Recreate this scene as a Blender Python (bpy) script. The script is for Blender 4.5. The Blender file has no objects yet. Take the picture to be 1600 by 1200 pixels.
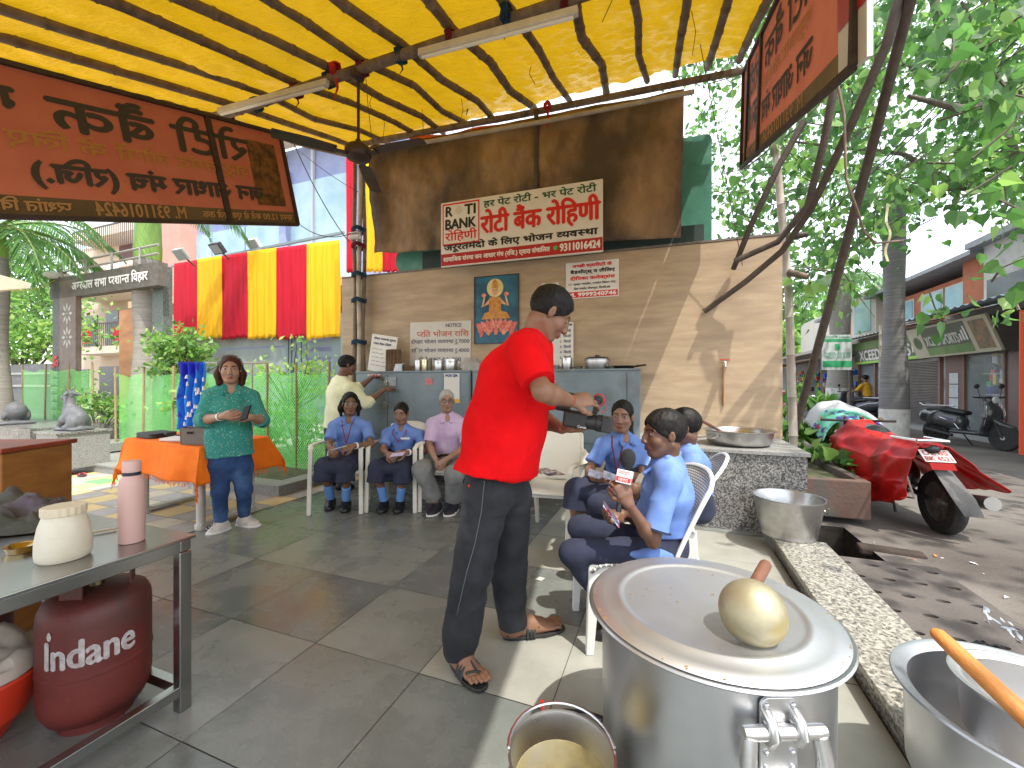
import bpy, bmesh, math, random
import numpy as np
from mathutils import Vector as V, Matrix, noise as mnoise
random.seed(7); np.random.seed(7)
R = math.radians
SC = bpy.context.scene
COL = SC.collection
# ------------------------------------------------------------------ camera, sky, sun, exposure
F = 640.0            # focal length in pixels of the 1600 px wide photograph
CH = 1.27            # height of the lens above the stone floor
cam = bpy.data.cameras.new('camera'); cam_o = bpy.data.objects.new('camera', cam); COL.objects.link(cam_o)
cam.sensor_width = 36.0; cam.lens = F/1600*36; cam.clip_start = .05; cam.clip_end = 900
cam_o.location = (0, 0, CH); cam_o.rotation_euler = (R(90), 0, 0)
SC.camera = cam_o
SUN_TO = V((.30, -.42, 1)).normalized()
wd = bpy.data.worlds.new('World'); SC.world = wd; wd.use_nodes = True
nt = wd.node_tree; bg = nt.nodes['Background']; sky = nt.nodes.new('ShaderNodeTexSky'); sky.sky_type = 'NISHITA'
sky.sun_disc = False; sky.sun_elevation = math.asin(SUN_TO.z); sky.sun_rotation = math.atan2(SUN_TO.x, SUN_TO.y)
sky.air_density = 1.0; sky.dust_density = 2.5; sky.ozone_density = 1.0
hz = nt.nodes.new('ShaderNodeMix'); hz.data_type = 'RGBA'; hz.inputs[0].default_value = .5; hz.inputs[7].default_value = (7.5, 7.6, 7.6, 1); nt.links.new(sky.outputs[0], hz.inputs[6]); nt.links.new(hz.outputs[2], bg.inputs[0]); bg.inputs[1].default_value = .15
sl = bpy.data.lights.new('sun', 'SUN'); sl.energy = 2.0; sl.angle = R(.6); sl.color = (1, .95, .86)
so = bpy.data.objects.new('sun', sl); COL.objects.link(so); so.rotation_euler = (-SUN_TO).to_track_quat('-Z', 'Y').to_euler()
SC.view_settings.view_transform = 'Standard'; SC.view_settings.look = 'None'
SC.view_settings.exposure = 1.58; SC.view_settings.gamma = 1
try:
    SC.cycles.max_bounces = 10; SC.cycles.diffuse_bounces = 5; SC.cycles.transparent_max_bounces = 16; SC.cycles.sample_clamp_indirect = 6
except Exception: pass

def P(px, py, d): return V(((px-800)/F*d, d, CH-(py-600)/F*d))
def G(px, py, z=0.0): return P(px, py, (CH-z)*F/(py-600))
TB = R(20.7)                                    # the building's depth axis, turned right of the view
AX = V((math.sin(TB), math.cos(TB), 0)); BX = V((math.cos(TB), -math.sin(TB), 0)); UP = V((0, 0, 1))

# ------------------------------------------------------------------ materials
MATS = {}
def lin(c):
    return tuple(c[:3]) + (1,)
def M(name, c1, c2=None, scale=6, rough=.6, metal=0, bump=0, bscale=40, trans=0, detail=6, stretch=None, spec=None, alpha=None, emit=0, c3=None, s3=1.5, lo=.35, hi=.65, t3=(.55, .72), rvar=0, tcol=None, coat=0, bdist=.01):
    if name in MATS: return MATS[name]
    m = bpy.data.materials.new(name); m.use_nodes = True; n = m.node_tree; N = n.nodes; L = n.links
    p = N['Principled BSDF']; out = N['Material Output']
    p.inputs['Roughness'].default_value = rough; p.inputs['Metallic'].default_value = metal
    if spec is not None: p.inputs['Specular IOR Level'].default_value = spec
    if coat: p.inputs['Coat Weight'].default_value = coat; p.inputs['Coat Roughness'].default_value = .15
    tc = N.new('ShaderNodeTexCoord'); vec = tc.outputs['Object']
    if stretch:
        mp = N.new('ShaderNodeMapping'); mp.inputs['Scale'].default_value = stretch; L.new(vec, mp.inputs[0]); vec = mp.outputs[0]
    colout = None
    if c2 is None: p.inputs['Base Color'].default_value = lin(c1)
    else:
        t = N.new('ShaderNodeTexNoise'); t.inputs['Scale'].default_value = scale; t.inputs['Detail'].default_value = detail; t.inputs['Roughness'].default_value = .62
        L.new(vec, t.inputs['Vector']); r = N.new('ShaderNodeValToRGB'); L.new(t.outputs[0], r.inputs[0])
        r.color_ramp.elements[0].color = lin(c1); r.color_ramp.elements[1].color = lin(c2)
        r.color_ramp.elements[0].position = lo; r.color_ramp.elements[1].position = hi
        colout = r.outputs[0]
        if c3 is not None:
            t3n = N.new('ShaderNodeTexNoise'); t3n.inputs['Scale'].default_value = s3; t3n.inputs['Detail'].default_value = 8; L.new(vec, t3n.inputs['Vector'])
            mr = N.new('ShaderNodeMapRange'); mr.inputs[1].default_value = t3[0]; mr.inputs[2].default_value = t3[1]; L.new(t3n.outputs[0], mr.inputs[0])
            mx = N.new('ShaderNodeMix'); mx.data_type = 'RGBA'; L.new(mr.outputs[0], mx.inputs[0]); L.new(colout, mx.inputs[6]); mx.inputs[7].default_value = lin(c3); colout = mx.outputs[2]
        L.new(colout, p.inputs['Base Color'])
        if rvar:
            mr2 = N.new('ShaderNodeMapRange'); mr2.inputs[3].default_value = max(.03, rough-rvar); mr2.inputs[4].default_value = min(1, rough+rvar); mr2.inputs[1].default_value = .3; mr2.inputs[2].default_value = .7
            L.new(t.outputs[0], mr2.inputs[0]); L.new(mr2.outputs[0], p.inputs['Roughness'])
    if bump:
        b = N.new('ShaderNodeTexNoise'); b.inputs['Scale'].default_value = bscale; b.inputs['Detail'].default_value = 5; L.new(vec, b.inputs['Vector'])
        bp = N.new('ShaderNodeBump'); bp.inputs['Strength'].default_value = bump; bp.inputs['Distance'].default_value = bdist; L.new(b.outputs[0], bp.inputs['Height']); L.new(bp.outputs[0], p.inputs['Normal'])
    if emit:
        p.inputs['Emission Color'].default_value = lin(c1); p.inputs['Emission Strength'].default_value = emit
    if alpha is not None: p.inputs['Alpha'].default_value = alpha
    if trans:
        tr = N.new('ShaderNodeBsdfTranslucent'); mx = N.new('ShaderNodeMixShader'); mx.inputs[0].default_value = trans
        if tcol: tr.inputs[0].default_value = lin(tcol)
        elif colout: L.new(colout, tr.inputs[0])
        else: tr.inputs[0].default_value = lin(c1)
        L.new(p.outputs[0], mx.inputs[1]); L.new(tr.outputs[0], mx.inputs[2]); L.new(mx.outputs[0], out.inputs[0])
    MATS[name] = m
    return m
def sRGB(r, g, b):
    f = lambda c: (c/255/12.92 if c/255 <= .04045 else ((c/255+.055)/1.055)**2.4)
    return (f(r), f(g), f(b))

# ------------------------------------------------------------------ objects
def tag(o, label=None, cat=None, group=None, kind=None):
    if label: o['label'] = label
    if cat: o['category'] = cat
    if group: o['group'] = group
    if kind: o['kind'] = kind
    return o
def empty(name, loc, label, cat, group=None):
    o = bpy.data.objects.new(name, None); COL.objects.link(o); o.location = loc; o.empty_display_size = .1
    return tag(o, label, cat, group)
def link(name, me, parent=None, mats=(), smooth=False, bev=0, sub=0, solid=0):
    o = bpy.data.objects.new(name, me); COL.objects.link(o)
    for m in mats: me.materials.append(m)
    if smooth: me.polygons.foreach_set('use_smooth', [True]*len(me.polygons))
    if solid:
        s = o.modifiers.new('solid', 'SOLIDIFY'); s.thickness = solid; s.offset = 0
    if bev:
        b = o.modifiers.new('bevel', 'BEVEL'); b.width = bev; b.segments = 2; b.limit_method = 'ANGLE'; b.angle_limit = R(40)
    if sub:
        s = o.modifiers.new('sub', 'SUBSURF'); s.levels = sub; s.render_levels = sub
    if parent is not None:
        o.parent = parent; o.matrix_parent_inverse = Matrix.Translation(-parent.location) if parent.parent is None else Matrix.Translation(-PARENT_LOC.get(parent.name, V((0, 0, 0))))
    return o
PARENT_LOC = {}
def copy_tree(o, parent=None, delta=None):
    c = o.copy(); COL.objects.link(c)
    if parent is not None: c.parent = parent; c.matrix_parent_inverse = o.matrix_parent_inverse.copy()
    for ch in [x for x in COL.objects if x.parent == o]: copy_tree(ch, c)
    return c
def smoothang(me, ang=35):
    me.polygons.foreach_set('use_smooth', [True]*len(me.polygons))
    bm = bmesh.new(); bm.from_mesh(me)
    for e in bm.edges:
        if len(e.link_faces) == 2 and e.calc_face_angle(0) > R(ang): e.smooth = False
    bm.to_mesh(me); bm.free()

class MB:
    """collects shapes and links them as one mesh object; coordinates are world, local() makes them relative to a frame"""
    def __init__(s, frame=None): s.v = []; s.f = []; s.m = []; s.X = frame
    def add(s, vs, fs, mi=0):
        b = len(s.v); s.v += [tuple(x) for x in vs]; s.f += [tuple(i+b for i in f) for f in fs]; s.m += [mi]*len(fs)
        return s
    def box(s, c, size, ax=None, mi=0):
        c = V(c); ax = ax or (V((1, 0, 0)), V((0, 1, 0)), V((0, 0, 1))); h = [x/2 for x in size]
        vs = [c+ax[0]*(h[0]*i)+ax[1]*(h[1]*j)+ax[2]*(h[2]*k) for i in (-1, 1) for j in (-1, 1) for k in (-1, 1)]
        return s.add(vs, [(0, 1, 3, 2), (4, 6, 7, 5), (0, 4, 5, 1), (2, 3, 7, 6), (0, 2, 6, 4), (1, 5, 7, 3)], mi)
    def beam(s, a, b, w, h, up=UP, mi=0):
        a = V(a); b = V(b); t = (b-a).normalized(); r = t.cross(up)
        if r.length < 1e-4: r = t.cross(V((0, 1, 0)))
        r.normalize(); u = r.cross(t)
        return s.box((a+b)/2, ((b-a).length, w, h), (t, r, u), mi)
    def tube(s, pts, rad, seg=8, cap=True, mi=0, flat=None):
        pts = [V(p) for p in pts]; n = len(pts); rad = rad if isinstance(rad, (list, tuple)) else [rad]*n
        vs = []; prev = None
        for i, p in enumerate(pts):
            t = (pts[min(i+1, n-1)]-pts[max(i-1, 0)]).normalized()
            if prev is None:
                r = t.cross(UP) if abs(t.z) < .95 else t.cross(V((0, 1, 0)))
            else: r = prev-t*prev.dot(t)
            r.normalize(); prev = r; u = t.cross(r)
            for k in range(seg):
                a = 2*math.pi*k/seg; vs.append(p+r*(math.cos(a)*rad[i])+u*(math.sin(a)*rad[i]*(flat or 1)))
        fs = [(i*seg+k, i*seg+(k+1) % seg, (i+1)*seg+(k+1) % seg, (i+1)*seg+k) for i in range(n-1) for k in range(seg)]
        if cap: fs += [tuple(range(seg-1, -1, -1)), tuple((n-1)*seg+k for k in range(seg))]
        return s.add(vs, fs, mi)
    def lathe(s, prof, c, ax=UP, seg=32, mi=0, x=None):
        c = V(c); ax = V(ax).normalized(); x = V(x) if x is not None else (V((1, 0, 0)) if abs(ax.x) < .9 else V((0, 1, 0)))
        x = (x-ax*x.dot(ax)).normalized(); y = ax.cross(x); vs = []; n = len(prof)
        for r, z in prof:
            for k in range(seg):
                a = 2*math.pi*k/seg; vs.append(c+ax*z+x*(r*math.cos(a))+y*(r*math.sin(a)))
        fs = [(i*seg+k, i*seg+(k+1) % seg, (i+1)*seg+(k+1) % seg, (i+1)*seg+k) for i in range(n-1) for k in range(seg)]
        if prof[0][0] > 1e-6: fs.append(tuple(range(seg-1, -1, -1)))
        if prof[-1][0] > 1e-6: fs.append(tuple((n-1)*seg+k for k in range(seg)))
        return s.add(vs, fs, mi)
    def ell(s, c, r, ax=None, seg=14, rings=9, mi=0):
        c = V(c); ax = ax or (V((1, 0, 0)), V((0, 1, 0)), V((0, 0, 1))); r = r if isinstance(r, (tuple, list)) else (r, r, r); vs = []
        for i in range(rings+1):
            th = math.pi*i/rings
            for k in range(seg):
                a = 2*math.pi*k/seg; q = (math.sin(th)*math.cos(a)*r[0], math.sin(th)*math.sin(a)*r[1], math.cos(th)*r[2])
                vs.append(c+ax[0]*q[0]+ax[1]*q[1]+ax[2]*q[2])
        fs = [(i*seg+k, (i+1)*seg+k, (i+1)*seg+(k+1) % seg, i*seg+(k+1) % seg) for i in range(rings) for k in range(seg)]
        return s.add(vs, fs, mi)
    def prism(s, poly, n, th, mi=0):
        """poly: 3-D outline, extruded by th along n"""
        n = V(n).normalized(); a = [V(p) for p in poly]; b = [p+n*th for p in a]; k = len(a)
        return s.add(a+b, [tuple(range(k-1, -1, -1)), tuple(range(k, 2*k))]+[(i, (i+1) % k, k+(i+1) % k, k+i) for i in range(k)], mi)
    def grid(s, fn, nu, nv, mi=0, mif=None):
        s.g = 180
        vs = [fn(i/nu, j/nv) for j in range(nv+1) for i in range(nu+1)]; b = len(s.v)
        s.v += [tuple(x) for x in vs]; w = nu+1
        for j in range(nv):
            for i in range(nu):
                s.f.append((b+j*w+i, b+j*w+i+1, b+(j+1)*w+i+1, b+(j+1)*w+i)); s.m.append(mif((i+.5)/nu, (j+.5)/nv) if mif else mi)
        return s
    def build(s, name, mats, parent=None, smooth=False, origin=None, fix=True, **k):
        me = bpy.data.meshes.new(name); mats = mats if isinstance(mats, (list, tuple)) else [mats]
        og = V(origin) if origin is not None else None
        v = s.v if og is None else [V(x)-og for x in s.v]
        me.from_pydata(v, [], s.f); me.polygons.foreach_set('material_index', s.m); me.validate(); 
        if fix:
            bm = bmesh.new(); bm.from_mesh(me); bmesh.ops.remove_doubles(bm, verts=bm.verts, dist=1e-6); bmesh.ops.recalc_face_normals(bm, faces=bm.faces); bm.to_mesh(me); bm.free()
        me.update(); o = link(name, me, parent, mats, smooth=False, **k)
        if og is not None and parent is None: o.location = og
        if smooth: smoothang(me, smooth if not isinstance(smooth, bool) else getattr(s, 'g', 40))
        return o

# ------------------------------------------------------------------ lettering
VIR = '\u094d'; IM = '\u093f'
HALF = set('सथचवधनतपमबलयशषगजण')
def visual(s):
    out = []; i = 0
    for ch in s:
        if ch == IM:
            j = len(out)-1
            while j >= 2 and out[j-1] == VIR: j -= 2
            out.insert(max(j, 0), IM)
        else: out.append(ch)
    return ''.join(out)
def glyphs(s):
    cu = bpy.data.curves.new('t', 'FONT'); cu.body = s; cu.size = 1; cu.resolution_u = 3
    o = bpy.data.objects.new('t', cu); me = bpy.data.meshes.new_from_object(o)
    v = np.zeros(len(me.vertices)*3); me.vertices.foreach_get('co', v); v = v.reshape(-1, 3)[:, :2]
    f = [tuple(p.vertices) for p in me.polygons]
    bpy.data.objects.remove(o); bpy.data.curves.remove(cu); bpy.data.meshes.remove(me)
    return v, f
def cutx(v, f, x):
    bm = bmesh.new(); vs = [bm.verts.new((a, b, 0)) for a, b in v]
    for q in f:
        try: bm.faces.new([vs[i] for i in q])
        except ValueError: pass
    bmesh.ops.bisect_plane(bm, geom=bm.verts[:]+bm.edges[:]+bm.faces[:], plane_co=(x, 0, 0), plane_no=(1, 0, 0), clear_outer=True)
    bm.verts.index_update(); V2 = np.array([(q.co.x, q.co.y) for q in bm.verts]).reshape(-1, 2); F2 = [tuple(q.index for q in p.verts) for p in bm.faces]; bm.free()
    return V2, F2
def word(s):
    """mesh of one line: half consonants lose their stem, since the font is set glyph by glyph"""
    s = visual(s); pieces = []; run = ''; i = 0
    while i < len(s):
        if i+1 < len(s) and s[i+1] == VIR and s[i] in HALF and i+2 < len(s) and s[i+2] not in ' .':
            if run: pieces.append((run, 0)); run = ''
            pieces.append((s[i], 1)); i += 2
        else: run += s[i]; i += 1
    if run: pieces.append((run, 0))
    AV = []; AF = []; x = 0
    for t, half in pieces:
        v, f = glyphs(t)
        if len(v) == 0: x += .3*len(t); continue
        if half:
            x1 = v[:, 0].max(); v, f = cutx(v, f, x1-.20); adv = x1-.20
        else:
            lead = len(t)-len(t.lstrip()); trail = len(t)-len(t.rstrip()); adv = v[:, 0].max()+.02+.28*trail
        b = sum(len(q) for q in AV); AV.append(v+np.array([x, 0])); AF += [tuple(k+b for k in q) for q in f]; x += adv
    return np.concatenate(AV), AF
def lettering(text, o, ux, uy, x0, x1, y0, y1, m, parent, name='lettering', bold=.0, lift=.003, mirror=False, bend=None):
    """text set into the rectangle x0..x1, y0..y1 of the plane o + ux*x + uy*y"""
    v, f = word(text); n = ux.cross(uy).normalized()
    a, b = v.min(0), v.max(0); v = (v-a)/np.maximum(b-a, 1e-6)
    if mirror: v[:, 0] = 1-v[:, 0]
    vs = []; fs = []; offs = [(0, 0)] if not bold else [(0, 0), (-bold, 0), (bold, 0), (0, bold*.8), (0, -bold*.8)]
    for k, (dx, dy) in enumerate(offs):
        bq = len(vs)
        for q in v:
            x = x0+(x1-x0)*q[0]+dx; y = y0+(y1-y0)*q[1]+dy
            vs.append(bend(x, y, lift+k*.0002) if bend else o+ux*x+uy*y+n*(lift+k*.0002))
        fs += [tuple(i+bq for i in q) for q in f]
    me = bpy.data.meshes.new(name); me.from_pydata(vs, [], fs); me.update()
    return link(name, me, parent, [m])
# ------------------------------------------------------------------ implicit surfaces for bodies and clothes
_NT = np.random.rand(32, 32, 32).astype(np.float32)
def vnoise(p):
    i = np.floor(p).astype(int); f = p-i; f = f*f*(3-2*f); r = 0
    for dx in (0, 1):
        for dy in (0, 1):
            for dz in (0, 1):
                w = (f[:, 0] if dx else 1-f[:, 0])*(f[:, 1] if dy else 1-f[:, 1])*(f[:, 2] if dz else 1-f[:, 2])
                r = r+w*_NT[(i[:, 0]+dx) % 32, (i[:, 1]+dy) % 32, (i[:, 2]+dz) % 32]
    return r*2-1
def dot3(v, n): return v[0]*n[0]+v[1]*n[1]+v[2]*n[2]
class S:
    def __init__(s, h): s.h = h; s.q = []; s.cuts = []
    def cone(s, a, b, ra, rb=None, k=.012, op=1, sq=None, fl=False):
        a = np.array(a, float); b = np.array(b, float); rb = ra if rb is None else rb; r = max(ra, rb)
        ba = b-a; L = max(float(ba@ba), 1e-9)
        def fn(p):
            v = [p[i]-a[i] for i in range(3)]; tr = dot3(v, ba)/L; t = np.clip(tr, 0, 1); w = [v[i]-t*ba[i] for i in range(3)]
            if sq is not None:
                c = dot3(w, sq[0])*(1/sq[1]-1); w = [w[i]+c*sq[0][i] for i in range(3)]
            d = np.sqrt(w[0]**2+w[1]**2+w[2]**2)-(ra+(rb-ra)*t)
            return np.maximum(d, (tr-1)*math.sqrt(L)) if fl else d
        s.q.append((np.minimum(a, b)-r*1.02, np.maximum(a, b)+r*1.02, fn, k, op)); return s
    def path(s, pts, rs, k=.012, op=1, sq=None):
        for i in range(len(pts)-1): s.cone(pts[i], pts[i+1], rs[i], rs[i+1], k, op, sq)
        return s
    def ell(s, c, ax, r, k=.012, op=1):
        c = np.array(c, float); ax = [np.array(a, float) for a in ax]; m = min(r); R_ = max(r)
        def fn(p):
            v = [p[i]-c[i] for i in range(3)]; q = [dot3(v, ax[i])/r[i] for i in range(3)]
            l = np.sqrt(q[0]**2+q[1]**2+q[2]**2); g = np.sqrt((q[0]/r[0])**2+(q[1]/r[1])**2+(q[2]/r[2])**2)+1e-9
            return np.clip(l*(l-1)/g, -R_, R_)
        s.q.append((c-R_, c+R_, fn, k, op)); return s
    def chain(s, pts, ab, lat, k=.02, op=1):
        """elliptic cross-sections (a along lat, b across it) along a path"""
        pts = [np.array(p, float) for p in pts]; lat = [np.array(l, float) for l in lat]
        for i in range(len(pts)-1):
            a, b = pts[i], pts[i+1]; ba = b-a; L = float(ba@ba); l = math.sqrt(L); T = ba/l
            def fn(p, a=a, ba=ba, L=L, T=T, i=i):
                v = [p[j]-a[j] for j in range(3)]; tr = dot3(v, ba)/L; t = np.clip(tr, 0, 1)
                w = [v[j]-t*ba[j] for j in range(3)]
                la = lat[i]*.5+lat[i+1]*.5; la = la-T*(la@T); la = la/np.linalg.norm(la); dp = np.cross(T, la)
                A = ab[i][0]+(ab[i+1][0]-ab[i][0])*t; B = ab[i][1]+(ab[i+1][1]-ab[i][1])*t; m = np.minimum(A, B)
                u = dot3(w, la)/A; z = dot3(w, dp)/B; x = dot3(w, T)/m
                q = np.sqrt(u*u+z*z+x*x); g = np.sqrt((u/A)**2+(z/B)**2+(x/m)**2)+1e-9
                return np.clip(q*(q-1)/g, -.3, .3)
            r = max(max(ab[i]), max(ab[i+1]))
            s.q.append((np.minimum(a, b)-r, np.maximum(a, b)+r, fn, k, op))
        return s
    def cut(s, n, p0):
        """keep the side where (x-p0).n < 0"""
        n = np.array(n, float); n = n/np.linalg.norm(n); s.cuts.append((n, float(n@np.array(p0, float)))); return s
    def mesh(s, wr=None):
        h = s.h; pos = [q for q in s.q if q[4] == 1]
        lo = np.min([q[0] for q in pos], 0)-3*h; hi = np.max([q[1] for q in pos], 0)+3*h
        n = np.ceil((hi-lo)/h).astype(int)+1; D = np.full(n, .5, np.float32)
        g = [(lo[i]+h*np.arange(n[i])).astype(np.float32) for i in range(3)]
        for a, b, fn, k, op in s.q:
            pad = k+3*h; i0 = np.clip(np.floor((a-pad-lo)/h).astype(int), 0, n-1); i1 = np.clip(np.ceil((b+pad-lo)/h).astype(int)+1, 1, n)
            if np.any(i1 <= i0): continue
            sl_ = tuple(slice(i0[i], i1[i]) for i in range(3))
            p = (g[0][sl_[0]][:, None, None], g[1][sl_[1]][None, :, None], g[2][sl_[2]][None, None, :])
            d = fn(p).astype(np.float32); E = D[sl_]
            if op == 1:
                w = np.clip(.5+.5*(E-d)/k, 0, 1); D[sl_] = d*w+E*(1-w)-k*w*(1-w)
            else:
                d = -d; w = np.clip(.5-.5*(E-d)/k, 0, 1); D[sl_] = d*w+E*(1-w)+k*w*(1-w)
        for nn, c in s.cuts:
            D = np.maximum(D, (nn[0]*g[0][:, None, None]+nn[1]*g[1][None, :, None]+nn[2]*g[2][None, None, :]-c).astype(np.float32))
        D[0] = D[-1] = .5; D[:, 0] = D[:, -1] = .5; D[:, :, 0] = D[:, :, -1] = .5
        I = D < 0
        c = I[:-1, :-1, :-1].astype(np.int8)
        for dx, dy, dz in [(1, 0, 0), (0, 1, 0), (0, 0, 1), (1, 1, 0), (1, 0, 1), (0, 1, 1), (1, 1, 1)]:
            c = c+I[dx:n[0]-1+dx, dy:n[1]-1+dy, dz:n[2]-1+dz]
        act = (c > 0) & (c < 8); idx = np.argwhere(act); ids = np.full(act.shape, -1, np.int32); ids[act] = np.arange(len(idx))
        acc = np.zeros((len(idx), 3)); cnt = np.zeros(len(idx))
        cor = [(x, y, z) for x in (0, 1) for y in (0, 1) for z in (0, 1)]
        for a in cor:
            for ax in range(3):
                if a[ax] == 0:
                    b = list(a); b[ax] = 1
                    da = D[idx[:, 0]+a[0], idx[:, 1]+a[1], idx[:, 2]+a[2]]; db = D[idx[:, 0]+b[0], idx[:, 1]+b[1], idx[:, 2]+b[2]]
                    mk = (da < 0) != (db < 0); t = np.where(mk, da/np.where(mk, da-db, 1), 0)
                    for j in range(3): acc[:, j] += mk*(a[j]+(t if j == ax else 0))
                    cnt += mk
        vs = lo+h*(idx+acc/cnt[:, None])
        qs = []
        for ax in range(3):
            sa = [slice(1, -1)]*3; sb = [slice(1, -1)]*3; sa[ax] = slice(0, -1); sb[ax] = slice(1, None)
            A = I[tuple(sa)]; B = I[tuple(sb)]; e = np.argwhere(A != B)
            if not len(e): continue
            sgn = A[e[:, 0], e[:, 1], e[:, 2]]
            o = np.array([1, 1, 1]); o[ax] = 0; e = e+o; u, w = [(1, 2), (2, 0), (0, 1)][ax]
            def at(du, dw):
                q = e.copy(); q[:, u] -= du; q[:, w] -= dw; return ids[q[:, 0], q[:, 1], q[:, 2]]
            f = np.stack([at(1, 1), at(0, 1), at(0, 0), at(1, 0)], 1); f[~sgn] = f[~sgn][:, ::-1]; qs.append(f)
        fs = np.concatenate(qs); fs = fs[(fs >= 0).all(1)]
        me = bpy.data.meshes.new('body'); me.vertices.add(len(vs)); me.loops.add(len(fs)*4); me.polygons.add(len(fs))
        me.vertices.foreach_set('co', vs.astype(np.float32).ravel()); me.loops.foreach_set('vertex_index', fs.ravel().astype(np.int32))
        me.polygons.foreach_set('loop_start', np.arange(0, len(fs)*4, 4, dtype=np.int32))
        me.polygons.foreach_set('use_smooth', np.ones(len(fs), bool)); me.update()
        if wr:
            nr = np.zeros(len(vs)*3, np.float32); me.vertex_normals.foreach_get('vector', nr); nr = nr.reshape(-1, 3)
            d = wr(vs); vs = vs+nr*d[:, None]; me.vertices.foreach_set('co', vs.astype(np.float32).ravel()); me.update()
        me.validate(); return me, vs, fs
def wrinkle(amp, fx, fz, seed=0, amp2=.3):
    def fn(v):
        p = v*np.array([fx, fx, fz])+seed; n = vnoise(p+.6*vnoise(p*.5)[:, None])
        r = 1-np.abs(n)*2.2
        return amp*(r*.6+vnoise(p*.6+9)*.7+amp2*vnoise(p*2.3+4))
    return fn
def nrm(v): return V(v).normalized()

def sdf_obj(name, s, mats, parent, wr=None, mfn=None):
    me, vs, fs = s.mesh(wr); o = link(name, me, parent, mats)
    if mfn:
        c = vs[fs].mean(1); me.polygons.foreach_set('material_index', mfn(c).astype(np.int32))
    return o

# ------------------------------------------------------------------ people
def hand(s, w, d, n, thumb, curl=.5, sc=1.0, spread=.12, curls=None, tcurl=.5):
    """w wrist, d direction of the knuckles, n the way the palm faces, thumb +1/-1 picks the side"""
    d = nrm(d); n = V(n); n = nrm(n-d*n.dot(d)); t = nrm(d.cross(n))*thumb
    s.chain([w-d*.005, w+d*.045*sc, w+d*.088*sc], [(.027*sc, .019*sc), (.039*sc, .016*sc), (.041*sc, .0125*sc)], [t, t, t], k=.008)
    for i, (off, ln, r) in enumerate(((.030, .070, .0088), (.010, .079, .0092), (-.010, .074, .0088), (-.029, .058, .0076))):
        b = w+d*((.087-abs(off-.006)*.12)*sc)+t*(off*sc); c = curls[i] if curls else curl*(1+.12*(i-1)); dr = nrm(d+t*(off/.03*spread)); a = 0; p = b; pts = [b-dr*.012*sc]; rr = [r*sc]
        pts.append(b); rr.append(r*sc)
        for j, fr in enumerate((.46, .30, .24)):
            a += c*(.9, 1.0, .75)[j]; p = p+(dr*math.cos(a)+n*math.sin(a))*(ln*fr*sc); pts.append(p); rr.append(r*sc*(.95, .88, .76)[j])
        s.path(pts, rr, k=.0035)
    p0 = w+d*.018*sc+t*.022*sc+n*.006*sc; p1 = p0+nrm(d*.75+t*.75+n*.35)*(.038*sc); p2 = p1+nrm(d*.95+t*(.35-.4*tcurl)+n*(.3+.5*tcurl))*(.030*sc); p3 = p2+nrm(d*.95-t*.3*tcurl+n*(.3+.8*tcurl))*(.024*sc)
    s.path([p0, p1, p2, p3], [.014*sc, .0115*sc, .0100*sc, .0082*sc], k=.008)
def head_axes(f, u=UP):
    f = nrm(f); u = V(u); u = nrm(u-f*u.dot(f)); return f.cross(u).normalized(), f, u
def head(s, c, f, u, sc=1.0, jaw=1.0, nose=1.0):
    r, f, u = head_axes(f, u); ax = (r, f, u); c = V(c)
    def q(x, y, z): return c+r*(x*sc)+f*(y*sc)+u*(z*sc)
    s.ell(q(0, -.012, .034), ax, (.073*sc, .094*sc, .083*sc), k=.02)
    s.ell(q(0, .028, -.030), ax, (.056*jaw*sc, .062*sc, .084*sc), k=.025)
    s.ell(q(0, .062, -.088), ax, (.026*jaw*sc, .024*sc, .021*sc), k=.02)
    for i in (-1, 1):
        s.ell(q(i*.036, .055, -.026), ax, (.026*sc, .026*sc, .024*sc), k=.02)
        s.cone(q(i*.048, -.01, -.045), q(i*.02, .06, -.092), .017*sc, .015*sc, k=.02)
        s.cone(q(i*.012, .083, .030), q(i*.046, .066, .030), .0105*sc, .009*sc, k=.012)
        s.ell(q(i*.031, .092, .010), ax, (.019*sc, .013*sc, .012*sc), k=.008, op=-1)
        s.ell(q(i*.031, .072, .010), ax, (.0155*sc, .0135*sc, .0135*sc), k=.004)
        s.ell(q(i*.0765, -.006, -.002), (nrm(r*i+f*.4), f, u), (.0085*sc, .0165*sc, .029*sc), k=.005)
        s.ell(q(i*.0855, -.001, -.001), ax, (.004*sc, .008*sc, .016*sc), k=.004, op=-1)
        s.ell(q(i*.0125, .100, -.030), ax, (.0085*sc, .0095*sc, .0075*sc), k=.006)
    s.path([q(0, .088, .022), q(0, .096, -.004), q(0, .1035*nose, -.026)], [.0085*sc, .010*sc, .0125*sc], k=.010)
    s.ell(q(0, .084, -.056), ax, (.024*sc, .014*sc, .016*sc), k=.012)
    s.path([q(-.021, .086, -.056), q(0, .0965, -.0535), q(.021, .086, -.056)], [.0035*sc, .0052*sc, .0035*sc], k=.004)
    s.path([q(-.017, .086, -.063), q(0, .0945, -.0655), q(.017, .086, -.063)], [.004*sc, .0062*sc, .004*sc], k=.004)
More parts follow.
